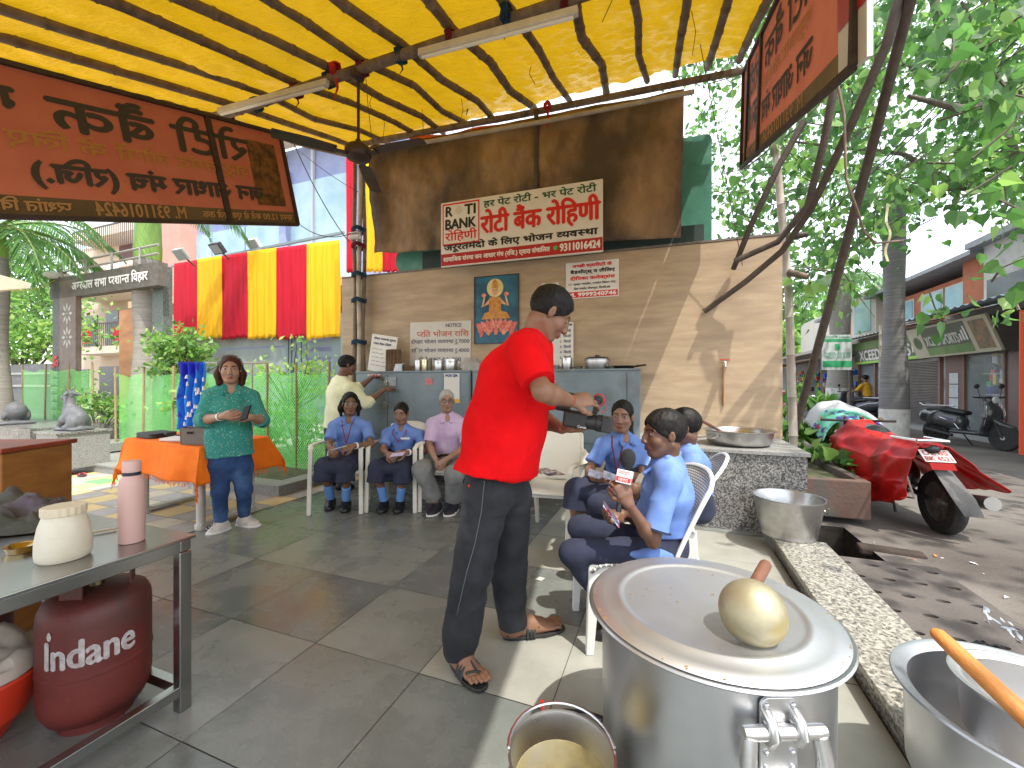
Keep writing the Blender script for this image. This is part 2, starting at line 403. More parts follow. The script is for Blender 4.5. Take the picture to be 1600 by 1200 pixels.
def face_mats(c, f, u, sc=1.0, smile=0):
    r, f, u = head_axes(f, u); c = np.array(c)
    def fn(p):
        v = p-c; x = v@np.array(r)/sc; y = v@np.array(f)/sc; z = v@np.array(u)/sc; ax_ = np.abs(x); m = np.zeros(len(p), int)
        ring = (y > .045) & (y < .14) & (ax_ < .07) & (np.abs(z) < .1)
        e = ring & (((ax_-.031)/.0125)**2+((z-.010)/.0046)**2 < 1); m[e] = 1
        m[ring & (((ax_-.031)/.0066)**2+((z-.0105)/.0052)**2 < 1)] = 2
        m[ring & (np.abs(z-(.0335-.12*np.abs(ax_-.03))) < .0042) & (ax_ > .011) & (ax_ < .052)] = 2
        m[ring & (y > .075) & (ax_ < .024-.3*np.abs(z+.06)) & (z < -.0475) & (z > -.0735)] = 3
        m[ring & (y > .075) & (ax_ < .019) & (np.abs(z+.0592+.02*(ax_/.02)**2*-1) < .0014)] = 2
        m[ring & (np.abs(ax_-.0095) < .0035) & (np.abs(z+.0375) < .0025) & (y > .09)] = 2
        return m
    return fn
def skins(name, c):
    b = [x*.78 for x in c]
    return [M('skin_'+name, c, b, scale=9, rough=.5, bump=.12, bscale=140, bdist=.002), M('eye_white', (.42, .38, .35), rough=.35), M('eye_dark', (.012, .008, .006), rough=.3),
            M('lips_'+name, (c[0]*.85, c[1]*.55, c[2]*.6), rough=.45)]
HAIR = lambda: M('black_hair', (.006, .005, .005), (.014, .012, .011), scale=60, rough=.55, bump=.3, bscale=220, bdist=.002, stretch=(1, 1, .25), spec=.2)
def lerp(a, b, t): return V(a)+(V(b)-V(a))*t
def body(J, h, sk, label, group=None, bare_feet=False, legs=True, hands=None, arm=1.0, headsc=1.0, jaw=1.0, torso=None, nose=1.0, leg=1.0):
    s = S(h); T = torso or dict(ch=(.16, .105), wa=(.14, .10), hi=(.16, .11))
    lat = nrm(J['shR']-J['shL']); lh = nrm(J['hipR']-J['hipL'])
    ch = lerp(J['neck'], J['pelvis'], .28); wa = lerp(J['neck'], J['pelvis'], .68)
    if 'chest' in J: ch = J['chest']
    if 'waist' in J: wa = J['waist']
    s.chain([lerp(J['neck'], ch, .35), ch, wa, J['pelvis']], [(T['ch'][0]*.8, T['ch'][1]*.75), T['ch'], T['wa'], T['hi']], [lat, lat, lerp(lat, lh, .5), lh], k=.04)
    r, f, u = head_axes(J['hf'], J.get('hu', UP)); hb = J['head']-u*(.055*headsc)-f*(.022*headsc)
    s.cone(J['neck'], hb, .060*headsc*arm**.5, .055*headsc, k=.035)
    head(s, J['head'], J['hf'], J.get('hu', UP), headsc, jaw, nose)
    for q, th in (('L', 1), ('R', -1)):
        sh, el, wr = J['sh'+q], J['el'+q], J['wr'+q]
        s.cone(J['neck']-u*.03, sh, .05, .05*arm, k=.05)
        s.cone(sh, el, .050*arm, .039*arm, k=.03); mid = lerp(el, wr, .3)
        s.cone(el, mid, .038*arm, .041*arm, k=.02); s.cone(mid, wr, .041*arm, .0255*arm, k=.02)
        hd = (hands or {}).get(q)
        if hd: hand(s, wr, hd['d'], hd['n'], hd.get('th', th), hd.get('curl', .5), hd.get('sc', 1)*headsc, curls=hd.get('curls'), tcurl=hd.get('tc', .5))
        if legs:
            hp, kn, an = J['hip'+q], J['kn'+q], J['an'+q]
            s.cone(hp, kn, .082*leg, .055*leg, k=.05); cm = lerp(kn, an, .3); back = nrm((kn-hp)*1.0) if (kn-hp).length > .01 else V((0, 1, 0))
            s.cone(kn, cm, .052*leg, .054*leg, k=.03); s.cone(cm, an, .054*leg, .034*leg, k=.03)
            if bare_feet: foot(s, an, J['toe'+q])
    o = sdf_obj('person', s, skins(sk[0], sk[1]), None, mfn=face_mats(J['head'], J['hf'], J.get('hu', UP), headsc))
    return tag(o, label, 'person', group)
def foot(s, an, toe):
    an = V(an); toe = V(toe); d = V((toe.x-an.x, toe.y-an.y, 0)).normalized(); l = d.cross(UP)
    heel = V((an.x, an.y, toe.z+.012))-d*.035; ball = toe-d*.055; ball.z = toe.z+.008
    s.chain([heel, lerp(heel, ball, .5), ball], [(.032, .032), (.036, .034), (.046, .020)], [l, l, l], k=.03)
    s.cone(an, V((an.x, an.y, toe.z+.03)), .036, .036, k=.03); s.cone(V((an.x, an.y, toe.z+.06))+d*.02, lerp(heel, ball, .75)+UP*.015, .034, .028, k=.03)
    sd = 1
    for i in range(5):
        b = ball+l*((i-2)*.0185); ln = (.058, .062, .056, .048, .038)[i]; rr = (.0135, .0095, .009, .0085, .0085)[i]
        s.path([b, b+d*ln*.6+UP*.004, b+d*ln-UP*.002], [rr*1.05, rr, rr*.95], k=.004)
def hair_short(h, c, f, u, sc, m, parent, top=.013, line=(.95, -.002), extra=None, wr=None, name='hair'):
    r, f, u = head_axes(f, u); ax = (r, f, u); s = S(h); c = V(c)
    s.ell(c+f*(-.012*sc)+u*(.036*sc), ax, ((.073+top*.75)*sc, (.094+top)*sc, (.083+top*1.1)*sc), k=.01)
    s.cut(-(u-f*line[0]), c+u*((line[1]-.034)*sc)); s.ell(c+f*(.088*sc)+u*((line[2] if len(line) > 2 else -.032)*sc), ax, (.070*sc, .098*sc, .106*sc), k=.006, op=-1); s.cut(-u, c-u*(.062*sc))
    if extra: extra(s, c, r, f, u, sc)
    o = sdf_obj(name, s, [m], parent, wr=wr or (lambda v: .0022*vnoise(v*np.array([110, 110, 60]))+.002*vnoise(v*30)))
    return o
def shirt(J, h, m, parent, hem, T, sleeve=.8, grow=.022, sl_r=(.068, .062), wr=None, open_=.0, collar=None, hemn=None, name='shirt', fore=None, cut_hem=True, mfn=None, cuff=None, flare=1.0):
    s = S(h); lat = nrm(J['shR']-J['shL']); lh = nrm(J['hipR']-J['hipL'])
    ch = J.get('chest', lerp(J['neck'], J['pelvis'], .28)); wa = J.get('waist', lerp(J['neck'], J['pelvis'], .68)); g = grow
    ab = lambda q, e=0: (q[0]+g+e, q[1]+g+e)
    low = hem-(wa-hem).normalized()*.06
    s.chain([lerp(J['neck'], ch, .35), ch, wa, J['pelvis'], low], [(T['ch'][0]*.82+g, T['ch'][1]*.75+g*.6), ab(T['ch']), ab(T['wa']), ab(T['hi']), (T['hi'][0]*flare+g, T['hi'][1]*flare+g)], [lat, lat, lerp(lat, lh, .5), lh, lh], k=.03)
    s.cone(lerp(J['neck'], ch, -.04), lerp(J['neck'], ch, .25), .066, .07, k=.03)
    for q in 'LR':
        sh, el, wrp = J['sh'+q], J['el'+q], J['wr'+q]
        s.cone(lerp(J['neck'], ch, .12), sh, .052, .060, k=.04)
        e = lerp(sh, el, min(sleeve, 1)); s.cone(sh, e, sl_r[0], sl_r[1], k=.025, fl=sleeve <= 1)
        if sleeve > 1: s.cone(el, lerp(el, wrp, sleeve-1), sl_r[1], sl_r[1]*.9 if fore is None else fore, k=.02, fl=True)
        elif sleeve < 1: pass
    if cut_hem: s.cut(hemn or (hem-wa), hem)
    def sleeves_cut():
        pass
    n = J['neck']; r, f, u = head_axes(J['hf'], J.get('hu', UP))
    ft = V((-lat.y, lat.x, 0)); ft = nrm(ft if ft.dot(J['front']) > 0 else -ft)
    if collar:
        a = n+u*.046-ft*.056; 
        for i in (-1, 1):
            b = n+lat*(i*.070)+u*.026; c = n+ft*.088+lat*(i*.016)-u*.036; tip = n+ft*.108+lat*(i*.062)-u*.058
            s.path([a, b, c], [.012, .012, .010], k=.006)
            s.cone(lerp(b, c, .45), tip, .010, .006, k=.006); s.cone(c, tip, .009, .006, k=.008)
        s.ell(n+ft*.095-u*.005, (lat, ft, u), (.034, .05, .052), k=.006, op=-1)
    return sdf_obj(name, s, m if isinstance(m, list) else [m], parent, wr=wr, mfn=mfn)
def legs_sdf(s, J, rt, rk, ra, end=1.0, pel=(.17, .12), kk=.03, sag=0):
    lh = nrm(J['hipR']-J['hipL']); up = lerp(J['pelvis'], J.get('waist', J['neck']), .35)
    s.chain([up, J['pelvis']], [pel, pel], [lh, lh], k=.03)
    for q in 'LR':
        hp, kn, an = J['hip'+q], J['kn'+q], J['an'+q]; e = lerp(kn, an, end)
        s.cone(J['pelvis'], hp, pel[1]*.8, rt, k=.05); s.cone(hp, kn, rt, rk, k=kk); s.cone(kn, e, rk, ra, k=kk, fl=True)
    return s
def shoe(an, toe, m, parent, name='shoe', h=.005, w=.043, sole=None, high=.06):
    an = V(an); toe = V(toe); d = V((toe.x-an.x, toe.y-an.y, 0)).normalized(); l = d.cross(UP); z = toe.z
    heel = V((an.x, an.y, z+.012))-d*.04; ball = toe-d*.06
    s = S(h); s.chain([heel+UP*.018, lerp(heel, ball, .55)+UP*.02, ball+UP*.016, toe-d*.025+UP*.012], [(w*.82, .040), (w*.88, .038), (w*1.08, .034), (w*.8, .026)], [l]*4, k=.03)
    s.cone(V((an.x, an.y, z+.03)), V((an.x, an.y, z+high)), .044, .043, k=.03)
    s.cone(V((an.x, an.y, z+high)), lerp(heel, ball, .7)+UP*.035, .040, .028, k=.03); s.cut((0, 0, -1), V((0, 0, z-.006)))
    o = sdf_obj(name, s, [m], parent)
    if sole:
        s = S(h); s.chain([heel-UP*.002, lerp(heel, ball, .55), ball, toe-d*.025], [(w*.95, .05), (w*.95, .05), (w*1.2, .05), (w*.92, .05)], [l]*4, k=.03)
        s.cut((0, 0, 1), V((0, 0, z+.012))); s.cut((0, 0, -1), V((0, 0, z-.008))); sdf_obj('sole', s, [sole], o)
    return o
# ------------------------------------------------------------------ ground
def AB(a, b, z=0.0): return AX*a+BX*b+UP*z
def onA(px, py, a):
    u = (px-800)/F; d = a/(u*AX.x+AX.y); return P(px, py, d)
WR = V((2.84, 4.34, 0)); WL = V((-2.49, 6.10, 0)); WX = (WR-WL).normalized(); WN = V((WX.y, -WX.x, 0))
if WN.y > 0: WN = -WN
def W(px, py, off=0.0):
    """the point of the plywood wall, or of a plane off metres before it, seen at a pixel"""
    u = (px-800)/F; q = WR+WN*off; d = q.dot(WN)/(u*WN.x+WN.y); return P(px, py, d)
road = M('road', (.105, .09, .078), (.155, .137, .12), scale=1.3, rough=.9, bump=.5, bscale=60, c3=(.06, .048, .042), s3=.55, t3=(.48, .68), detail=10)
mb = MB(); mb.grid(lambda u, v: (-160+320*u, -60+420*v, -.56), 2, 2)
tag(mb.build('ground', [M('earth', (.16, .13, .10), (.22, .19, .15), scale=.8, rough=.95)]), kind='structure')
RB = 1.09
mb = MB(); mb.prism([AB(-8, RB+.02, -.07), AB(3.72, RB+.02, -.07), AB(3.72, RB+.40, -.07), AB(4.5, RB+.40, -.07), AB(4.5, RB+.02, -.07), AB(60, RB+.02, -.07), AB(60, 40, -.07), AB(-8, 40, -.07)], UP, .05)
tag(mb.build('road', [road]), kind='structure')
# slate floor: real slabs on a dark joint bed
sl = [M('slate_a', (.138, .152, .143), (.198, .212, .20), scale=3.5, rough=.27, bump=.25, bscale=22, c3=(.155, .145, .128), s3=1.3, rvar=.1, bdist=.006),
      M('slate_b', (.17, .184, .172), (.24, .252, .236), scale=3.2, rough=.30, bump=.25, bscale=20, c3=(.16, .14, .115), s3=1.6, rvar=.1, bdist=.006),
      M('slate_c', (.112, .124, .12), (.16, .172, .168), scale=4, rough=.24, bump=.25, bscale=24, rvar=.1, bdist=.006),
      M('slate_pale', (.26, .262, .232), (.34, .34, .30), scale=3, rough=.4, bump=.2, bscale=20, c3=(.25, .235, .195), s3=1.8, rvar=.1, bdist=.006)]
T_ = .592; A0 = .945; B0 = -1.61
mb = MB(); mb.prism([AB(-5, -5.2, -.03), AB(5.5, -5.2, -.03), AB(5.5, .76, -.03), AB(-5, .76, -.03)], UP, .026)
pale = {(1, 1), (1, 2), (2, 2), (3, 2), (3, 3), (2, 3), (4, 3), (5, 1), (1, 3), (4, 1), (0, 3), (3, 1), (-2, 3)}
for i in range(-10, 9):
    for j in range(-6, 4):
        a0 = A0+i*T_; b0 = B0+j*T_; g = .002; w = random.uniform(-.0012, .0012); z = .0005+random.uniform(-.0006, .0006)
        c = [AB(a0+g, b0+g, z+w), AB(a0+T_-g, b0+g, z-w), AB(a0+T_-g, min(b0+T_-g, .755), z+w*.5), AB(a0+g, min(b0+T_-g, .755), z-w)]
        if b0 > .74: continue
        mi = 3 if (i, j) in pale else random.choice((0, 0, 1, 1, 2))
        if i >= 4 and (i, j) not in pale: mi = random.choice((2, 2, 0))
        mb.add(c, [(0, 3, 2, 1)], mi+1)
tag(mb.build('slate_floor', [M('joint', (.085, .08, .07), (.13, .12, .10), scale=30, rough=.95)]+sl), kind='structure')
# chequered paving of the courtyard
pv = [M('paving_cream', (.50, .44, .33), (.42, .37, .28), scale=9, rough=.7), M('paving_grey', (.30, .28, .26), (.38, .35, .32), scale=9, rough=.7), M('paving_yellow', (.60, .46, .22), (.52, .39, .18), scale=9, rough=.7)]
mb = MB()
for i in range(-14, 26):
    for j in range(0, 34):
        a0 = i*.31; b0 = -5.17-(j+1)*.31+.62*2.2; 
        if b0 > -3.80: continue
        k = (i+j) % 2; mi = 1 if k else (2 if (i//2+j//2) % 3 else 0); g = .003
        mb.add([AB(a0+g, b0+g, .006), AB(a0+.31-g, b0+g, .006), AB(a0+.31-g, b0+.31-g, .006), AB(a0+g, b0+.31-g, .006)], [(0, 3, 2, 1)], mi)
tag(mb.build('paving', pv), kind='structure')
gran = M('granite', (.06, .06, .06), (.34, .33, .31), scale=62, rough=.28, lo=.40, hi=.60, detail=3, c3=(.035, .035, .037), s3=95, t3=(.55, .60))
gran_l = M('granite_light', (.11, .105, .09), (.40, .38, .33), scale=48, rough=.33, lo=.36, hi=.62, detail=3, c3=(.05, .048, .04), s3=70, t3=(.56, .62))
gran_g = M('granite_grey', (.18, .18, .175), (.30, .30, .285), scale=70, rough=.5, lo=.4, hi=.6, detail=3)
# ledge along the street side
mb = MB(); mb.prism([AB(-4, .765, -.05), AB(3.62, .765, -.05), AB(3.62, 1.08, -.05), AB(-4, 1.08, -.05)], UP, .125); t = mb.build('granite_ledge', gran, bev=.004)
tag(t, 'low granite ledge between the stone floor and the street', 'ledge')
mb = MB(); mb.prism([AB(-4, .752, .076), AB(3.62, .752, .076), AB(3.62, 1.09, .076), AB(-4, 1.09, .076)], UP, .032); mb.build('ledge_slab', gran_l, t, bev=.004)
# granite platform before the wall
pc = V((2.43, 3.37, 0)); pl = pc-BX*1.45
t = empty('granite_platform', pc, 'waist-high granite platform in front of the plywood wall under the tap', 'platform')
mb = MB(); mb.prism([pl, pc, pc+AX*1.0, pl+AX*1.25], UP, .668); mb.build('base', gran, t)
mb = MB(); mb.prism([pl-BX*.02-AX*.025+UP*.67, pc+BX*.02-AX*.025+UP*.67, pc+BX*.02+AX*.98+UP*.67, pl-BX*.02+AX*1.23+UP*.67], UP, .032); mb.build('slab', gran_g, t, bev=.003)
# drain pit, its stone lip and the pierced cover slab
mb = MB(); q = [AB(3.72, RB+.02), AB(4.5, RB+.02), AB(4.5, RB+.40), AB(3.72, RB+.40)]
for i in range(4): mb.add([q[i]+UP*-.02, q[(i+1) % 4]+UP*-.02, q[(i+1) % 4]+UP*-.5, q[i]+UP*-.5], [(0, 1, 2, 3)])
mb.add([p+UP*-.5 for p in q], [(0, 1, 2, 3)]); tag(mb.build('drain_pit', M('wet_soil', (.018, .015, .012), (.04, .032, .024), scale=9, rough=.8)), kind='structure')
mb = MB(); c = AB(3.98, RB+.52, -.03)
mb.box(c, (.12, .40, .07), (nrm(AX+BX*.15), nrm(BX-AX*.15), UP)); tag(mb.build('broken_stone', M('mud_stone', (.05, .034, .025), (.03, .022, .017), scale=7, rough=.9, bump=.6, bscale=18), bev=.02), 'muddy broken stone bar lying across the open drain', 'stone')
slab = M('drain_slab', (.115, .10, .092), (.08, .07, .064), scale=3, rough=.85, bump=.4, bscale=50, c3=(.055, .045, .04), s3=2)
t = empty('drain_cover', AB(2.9, 1.45), 'pierced grey stone drain cover beside the granite ledge', 'drain cover')
bm = bmesh.new(); n_ = 24; holes = []
mb = MB(); nu, nv = 6, 4; a0, b0, da, db = 2.36, 1.115, 1.34/nu, .64/nv
for i in range(nu):
    for j in range(nv):
        ca, cb = a0+(i+.5)*da, b0+(j+.5)*db; rx, ry = .021, .036; sq = []; rd = []
        inner = 0 < j < nv and True
        for k in range(16):
            an = 2*math.pi*k/16; c_, s_ = math.cos(an), math.sin(an); m_ = max(abs(c_), abs(s_)); sq.append(AB(ca+da/2*c_/m_, cb+db/2*s_/m_, -.004)); rd.append(AB(ca+rx*c_, cb+ry*s_, -.004))
        mb.add(sq+rd+[p-UP*.05 for p in rd], [(k, (k+1) % 16, 16+(k+1) % 16, 16+k) for k in range(16)]+[(16+k, 16+(k+1) % 16, 32+(k+1) % 16, 32+k) for k in range(16)])
        mb.add([p-UP*.05 for p in rd], [tuple(range(16))], 1)
mb.build('slab', [slab, M('hole_dark', (.01, .01, .01), rough=1)], t)
mb = MB(); mb.prism([AB(-2.5, 1.115, -.05), AB(2.345, 1.115, -.05), AB(2.345, 1.78, -.05), AB(-2.5, 1.78, -.05)], UP, .044); tag(mb.build('kerb_slab', slab), kind='structure')
# ------------------------------------------------------------------ plywood wall, tarpaulins, canopy
ply = M('plywood', (.37, .27, .17), (.45, .34, .22), scale=3.6, rough=.62, bump=.12, bscale=40, stretch=(.9, 1, 5), c3=(.27, .195, .125), s3=1.6, t3=(.46, .80), detail=9)
t = empty('plywood_wall', WR, 'tall plywood wall carrying the signs behind the lockers', 'wall')
n3 = 3; L3 = (WR-WL).length+.05
for i in range(n3):
    a = WL-WX*.05+WX*(L3*i/n3+.0004); b = WL-WX*.05+WX*(L3*(i+1)/n3-.0004)
    mb = MB(); mb.prism([a, b, b-WN*.02, a-WN*.02], UP, 2.84); o = mb.build('panel', ply, t)
mb = MB(); mb.beam(WL+UP*2.85-WX*.05-WN*.02, WR+UP*2.86-WN*.02, .05, .025); mb.build('top_rail', M('grey_timber', (.13, .11, .095), (.2, .17, .145), scale=20, rough=.85), t)
mb = MB(); e = WR+WX*.004
mb.prism([e-WN*.001, e+WX*.0, e-WN*.06], UP, 2.8) if False else mb.beam(e-WN*.05, e-WN*.05+UP*2.8, .05, .05, up=WX); mb.build('edge_post', ply, t)
# tap on the wall
p = W(1131, 567); t = empty('water_tap', p, 'red-handled water tap on a copper-brown pipe on the plywood wall', 'tap')
mb = MB(); mb.tube([W(1131, 634, .012), W(1131, 572, .03)], .012, seg=10); mb.build('pipe', M('copper_pipe', (.40, .22, .12), (.34, .19, .11), scale=15, rough=.5), t, smooth=True)
mb = MB(); mb.tube([p+WN*.02, p+WN*.09], .014, seg=10); mb.tube([p+WN*.085, p+WN*.10-UP*.05], .012, seg=10); mb.build('spout', M('brass', (.7, .68, .62), rough=.25, metal=1), t, smooth=True)
mb = MB(); mb.beam(p+WN*.06+UP*.035-WX*.05, p+WN*.06+UP*.03+WX*.05, .018, .012); mb.build('handle', M('tap_red', sRGB(215, 60, 40), rough=.4), t)
# green sheet standing behind the wall
def rounded(o, ux, uy, w, h, r, n=6):
    out = []
    for cx, cy, a0 in ((w-r, h-r, 0), (r, h-r, 90), (r, r, 180), (w-r, r, 270)):
        for k in range(n+1): a = R(a0+90*k/n); out.append(o+ux*(cx+r*math.cos(a))+uy*(cy+r*math.sin(a)))
    return out
p0 = W(1050, 378, -.16); p1 = W(1112, 378, -.16); hh = (W(1112, 214, -.16)-p1).length
mb = MB(); mb.prism(rounded(p0-UP*.3, WX, UP, (p1-p0).length, hh+.3, .07), -WN, .03); t = mb.build('green_sheet', M('green_plastic', (.035, .16, .115), (.05, .22, .15), scale=4, rough=.45, c3=(.10, .28, .2), s3=3), bev=.004); tag(t, 'green board with a rounded corner behind the right end of the brown tarpaulin', 'board')
p0 = W(618, 428, -.10); mb = MB(); mb.prism(rounded(p0, WX, UP, 1.0, .36, .16), -WN, .03); t = mb.build('green_sheet', M('green_plastic', (0, 0, 0)), bev=.004); tag(t, 'green board peeping out left of the shop sign under the brown tarpaulin', 'board')
mb = MB(); a = W(660, 412, -.05); b = W(1100, 372, -.05); mb.prism([a-UP*.25, b-UP*.25, b+UP*.16, a+UP*.16], -WN, .03); tag(mb.build('shade_board', M('dark_green', (.012, .03, .026), (.02, .045, .04), scale=5, rough=.7)), 'dark green strip of board between tarpaulin and plywood wall', 'board')
# brown tarpaulin
btarp = M('brown_tarpaulin', (.17, .105, .058), (.40, .265, .145), scale=2.4, rough=.7, bump=.9, bscale=9, bdist=.03, c3=(.075, .055, .040), s3=1.5, t3=(.44, .60), trans=.12, detail=12, stretch=(1, 1, .55), tcol=(.3, .18, .09))
tl, tr_, br, bl = W(578, 232, .13), W(1069, 138, .13), W(1064, 371, .13), W(582, 396, .13)
def bt(u, v):
    p = tl*(1-u)*v+tr_*u*v+br*u*(1-v)+bl*(1-u)*(1-v); e = max(0, 1-u*7)
    return p+WN*(.05*math.sin(u*46)*e+.06*mnoise.noise(V((u*5, v*2.2, 1)))+.022*mnoise.noise(V((u*14+v*8, v*7-u*5, 3)))+.04*math.sin(v*3)*(1-u))+WX*(.07*e*math.sin(v*5+.5)*(1-v))
mb = MB(); mb.grid(bt, 90, 40); t = mb.build('brown_tarpaulin', btarp, smooth=True, solid=.003); tag(t, 'stained brown tarpaulin hanging above the plywood wall', 'tarpaulin')
mb = MB(); mb.grid(lambda u, v: W(640+300*u, 213-38*u+(14-8*u)*v+3*math.sin(u*9), .10)+WN*.02*math.sin(u*23), 30, 2); tag(mb.build('orange_strip', M('orange_cloth', sRGB(205, 92, 24), sRGB(180, 70, 20), scale=8, rough=.8, trans=.4), smooth=True), 'faded orange cloth strip along the top of the brown tarpaulin', 'cloth')
# bamboo
bam = M('bamboo', (.135, .095, .066), (.225, .165, .118), scale=5, rough=.75, bump=.25, bscale=60, stretch=(3, 3, 1), c3=(.075, .055, .042), s3=3)
bam_l = M('bamboo_pale', (.36, .31, .25), (.46, .41, .34), scale=6, rough=.7, bump=.2, bscale=50, c3=(.22, .19, .15), s3=4)
dark_w = M('dark_pole', (.055, .040, .030), (.09, .068, .052), scale=14, rough=.75, bump=.4, bscale=60)
def pole(name, pts, r, m, label, group=None, node=.32, taper=.85, cat='pole', bend=0, seg=9):
    pts = [V(p) for p in pts]
    if len(pts) == 2 and bend:
        a, b = pts; n = 7; pts = [a.lerp(b, i/n)+V((random.uniform(-1, 1), random.uniform(-1, 1), random.uniform(-1, 1)))*bend*math.sin(math.pi*i/n) for i in range(n+1)]
    mb = MB(); full = []; rr = []; tot = sum((pts[i+1]-pts[i]).length for i in range(len(pts)-1)); acc = 0; nx = node*random.uniform(.3, 1)
    for i in range(len(pts)-1):
        a, b = pts[i], pts[i+1]; l = (b-a).length; full.append(a); rr.append(r*(1-(1-taper)*acc/tot))
        while node and nx < acc+l:
            f = (nx-acc)/l; k = r*(1-(1-taper)*nx/tot)
            for dx, s in ((-.012, 1), (0, 1.16), (.012, 1)): full.append(a.lerp(b, min(1, max(0, f+dx/l)))); rr.append(k*s)
            nx += node*random.uniform(.85, 1.15)
        acc += l
    full.append(pts[-1]); rr.append(r*taper)
    fu, r2 = [full[0]], [rr[0]]
    for p, q in zip(full[1:], rr[1:]):
        if (p-fu[-1]).length > .002: fu.append(p); r2.append(q)
    mb.tube(fu, r2, seg=seg); o = mb.build(name, m, smooth=50, origin=fu[0]); return tag(o, label, cat, group)
SL = .34
def CZ(a): return 4.06+SL*(a-2.9)
def can(a, b, dz=0): return AB(a, b, CZ(a)+dz)
NEAR = -1.1; FAR = 4.98; BL_, BR_ = -4.75, .80
raft = [-4.66, -4.22, -3.80, -3.27, -2.88, -2.50, -2.10, -1.62, -1.12, -.68, -.24, .12, .47, .76]
for i, b in enumerate(raft):
    n = 9; pts = [can(NEAR-.1+(FAR+.15-NEAR)*k/n, b+random.uniform(-.05, .05), .02+random.uniform(-.022, .022)+.07*math.sin(math.pi*min(1, k/n*1.0))-.0) for k in range(n+1)]
    lab = 'brown bamboo rafter under the yellow tarpaulin'
    if i == 0: lab = 'leftmost bamboo rafter, above the left orange banner'
    if i == len(raft)-1: lab = 'rightmost bamboo rafter, above the right orange banner'
    pole('bamboo_rafter', pts, random.uniform(.036, .047), bam, lab if i in (0, len(raft)-1) else 'brown bamboo rafter under the yellow tarpaulin, between its outermost rafters', 'bamboo rafters under the yellow tarpaulin', cat='rafter')
pole('bamboo_beam', [can(2.86, -4.9, -.035), can(2.9, -.1, -.03), can(2.88, .95, -.02)], .046, bam, 'thick bamboo cross beam carrying the tube lights and the fan', cat='beam', node=.4)
pole('bamboo_beam', [can(.2, -4.5, -.03), can(.2, .95, -.02)], .045, bam, 'bamboo cross beam nearest overhead above the camera side', cat='beam', node=.4) if False else None
pole('bamboo_beam', [W(556, 226, .12), W(800, 182, .12), W(1172, 108, .12)], .042, bam, 'bamboo beam along the top of the brown tarpaulin', cat='beam', bend=0)
pole('bamboo_pole', [W(574, 238, .2), W(860, 188, .2), W(1085, 143, .2)], .030, bam_l, 'paler bamboo pole tied below the beam over the brown tarpaulin', cat='pole')
pole('bamboo_post', [W(838, 330, .17), W(838, 172, .16)], .034, dark_w, 'dark upright bamboo in the middle of the brown tarpaulin', cat='post')
# yellow tarpaulin
yt = M('yellow_tarpaulin', sRGB(226, 178, 10), sRGB(204, 150, 4), scale=1.6, rough=.33, bump=1, bscale=13, stretch=(1, 2.6, 1), trans=.13, c3=sRGB(176, 122, 4), s3=.8, detail=8, tcol=sRGB(250, 200, 30), bdist=.03)
def yf(u, v):
    a = NEAR+(FAR-NEAR)*v; b = BL_+(BR_-BL_)*u
    k = min(range(len(raft)-1), key=lambda i: 0 if raft[i] <= b <= raft[i+1] else 1+min(abs(b-raft[i]), abs(b-raft[i+1])))
    f = min(1, max(0, (b-raft[k])/(raft[k+1]-raft[k]))); sag = -.038*math.sin(math.pi*f)*(.5+1.1*mnoise.noise(V((k*3.1, a*.7, 0))))
    w = .026*mnoise.noise(V((b*6+a*2, a*9, 2)))+.016*mnoise.noise(V((b*14-a*6, a*22, 5)))+.02*mnoise.noise(V((b*1.5, a*2, 9)))
    return can(a, b, .075+sag+w+.05*math.sin(math.pi*v))
mb = MB(); mb.grid(yf, 190, 150); t = mb.build('yellow_tarpaulin', yt, smooth=True, fix=False); tag(t, 'wrinkled yellow tarpaulin stretched over the bamboo roof', 'tarpaulin')
# ties of cloth and rope round the joints
tie_cols = [('blue', sRGB(22, 60, 92)), ('maroon', sRGB(110, 20, 36)), ('teal', sRGB(16, 66, 84)), ('red', sRGB(200, 40, 26))]
def tie(p, axis, r, ci, tail, label):
    mb = MB(); ax = nrm(axis); x = nrm(ax.cross(V((.3, .2, 1)))); y = ax.cross(x)
    for k in range(3): mb.tube([p+ax*(.02*(k-1)+.012*math.sin(3*a))+x*(r*math.cos(a))+y*(r*math.sin(a)) for a in [2*math.pi*i/12 for i in range(13)]], .010, seg=5)
    if tail: mb.tube([p-UP*r, p-UP*(r+tail*.5)+V((.015, .01, 0)), p-UP*(r+tail)+V((-.01, .0, 0))], [.016, .012, .004], seg=6, flat=.5)
    o = mb.build('cloth_tie', M('tie_'+tie_cols[ci][0], tie_cols[ci][1], tuple(c*.6 for c in tie_cols[ci][1]), scale=30, rough=.9), smooth=True, origin=p); return tag(o, label, 'cloth tie', 'cloth ties on the bamboo')
for i, b in enumerate(raft):
    if b < -.5: tie(can(2.9, b, -.02), BX, .058, (0, 1, 2, 1)[i % 4], .10 if i % 3 == 0 else .03, ['blue', 'maroon', 'teal blue', 'maroon'][i % 4]+' cloth tied where a rafter meets the cross beam')
tie(onA(524, 108, 2.85), BX, .05, 3, .22, 'bright red rag hanging from the cross beam left of the fan rod')
tie(onA(790, 20, 2.85), BX, .058, 0, .14, 'dark blue rag tied on the beam at the right tube light')
tie(W(730, 145, .35), BX, .03, 0, .25, 'black rag dangling under the tarpaulin above the shop sign')
tie(W(855, 165, .2), UP, .04, 3, .22, 'red cloth knot at the top of the dark upright bamboo')
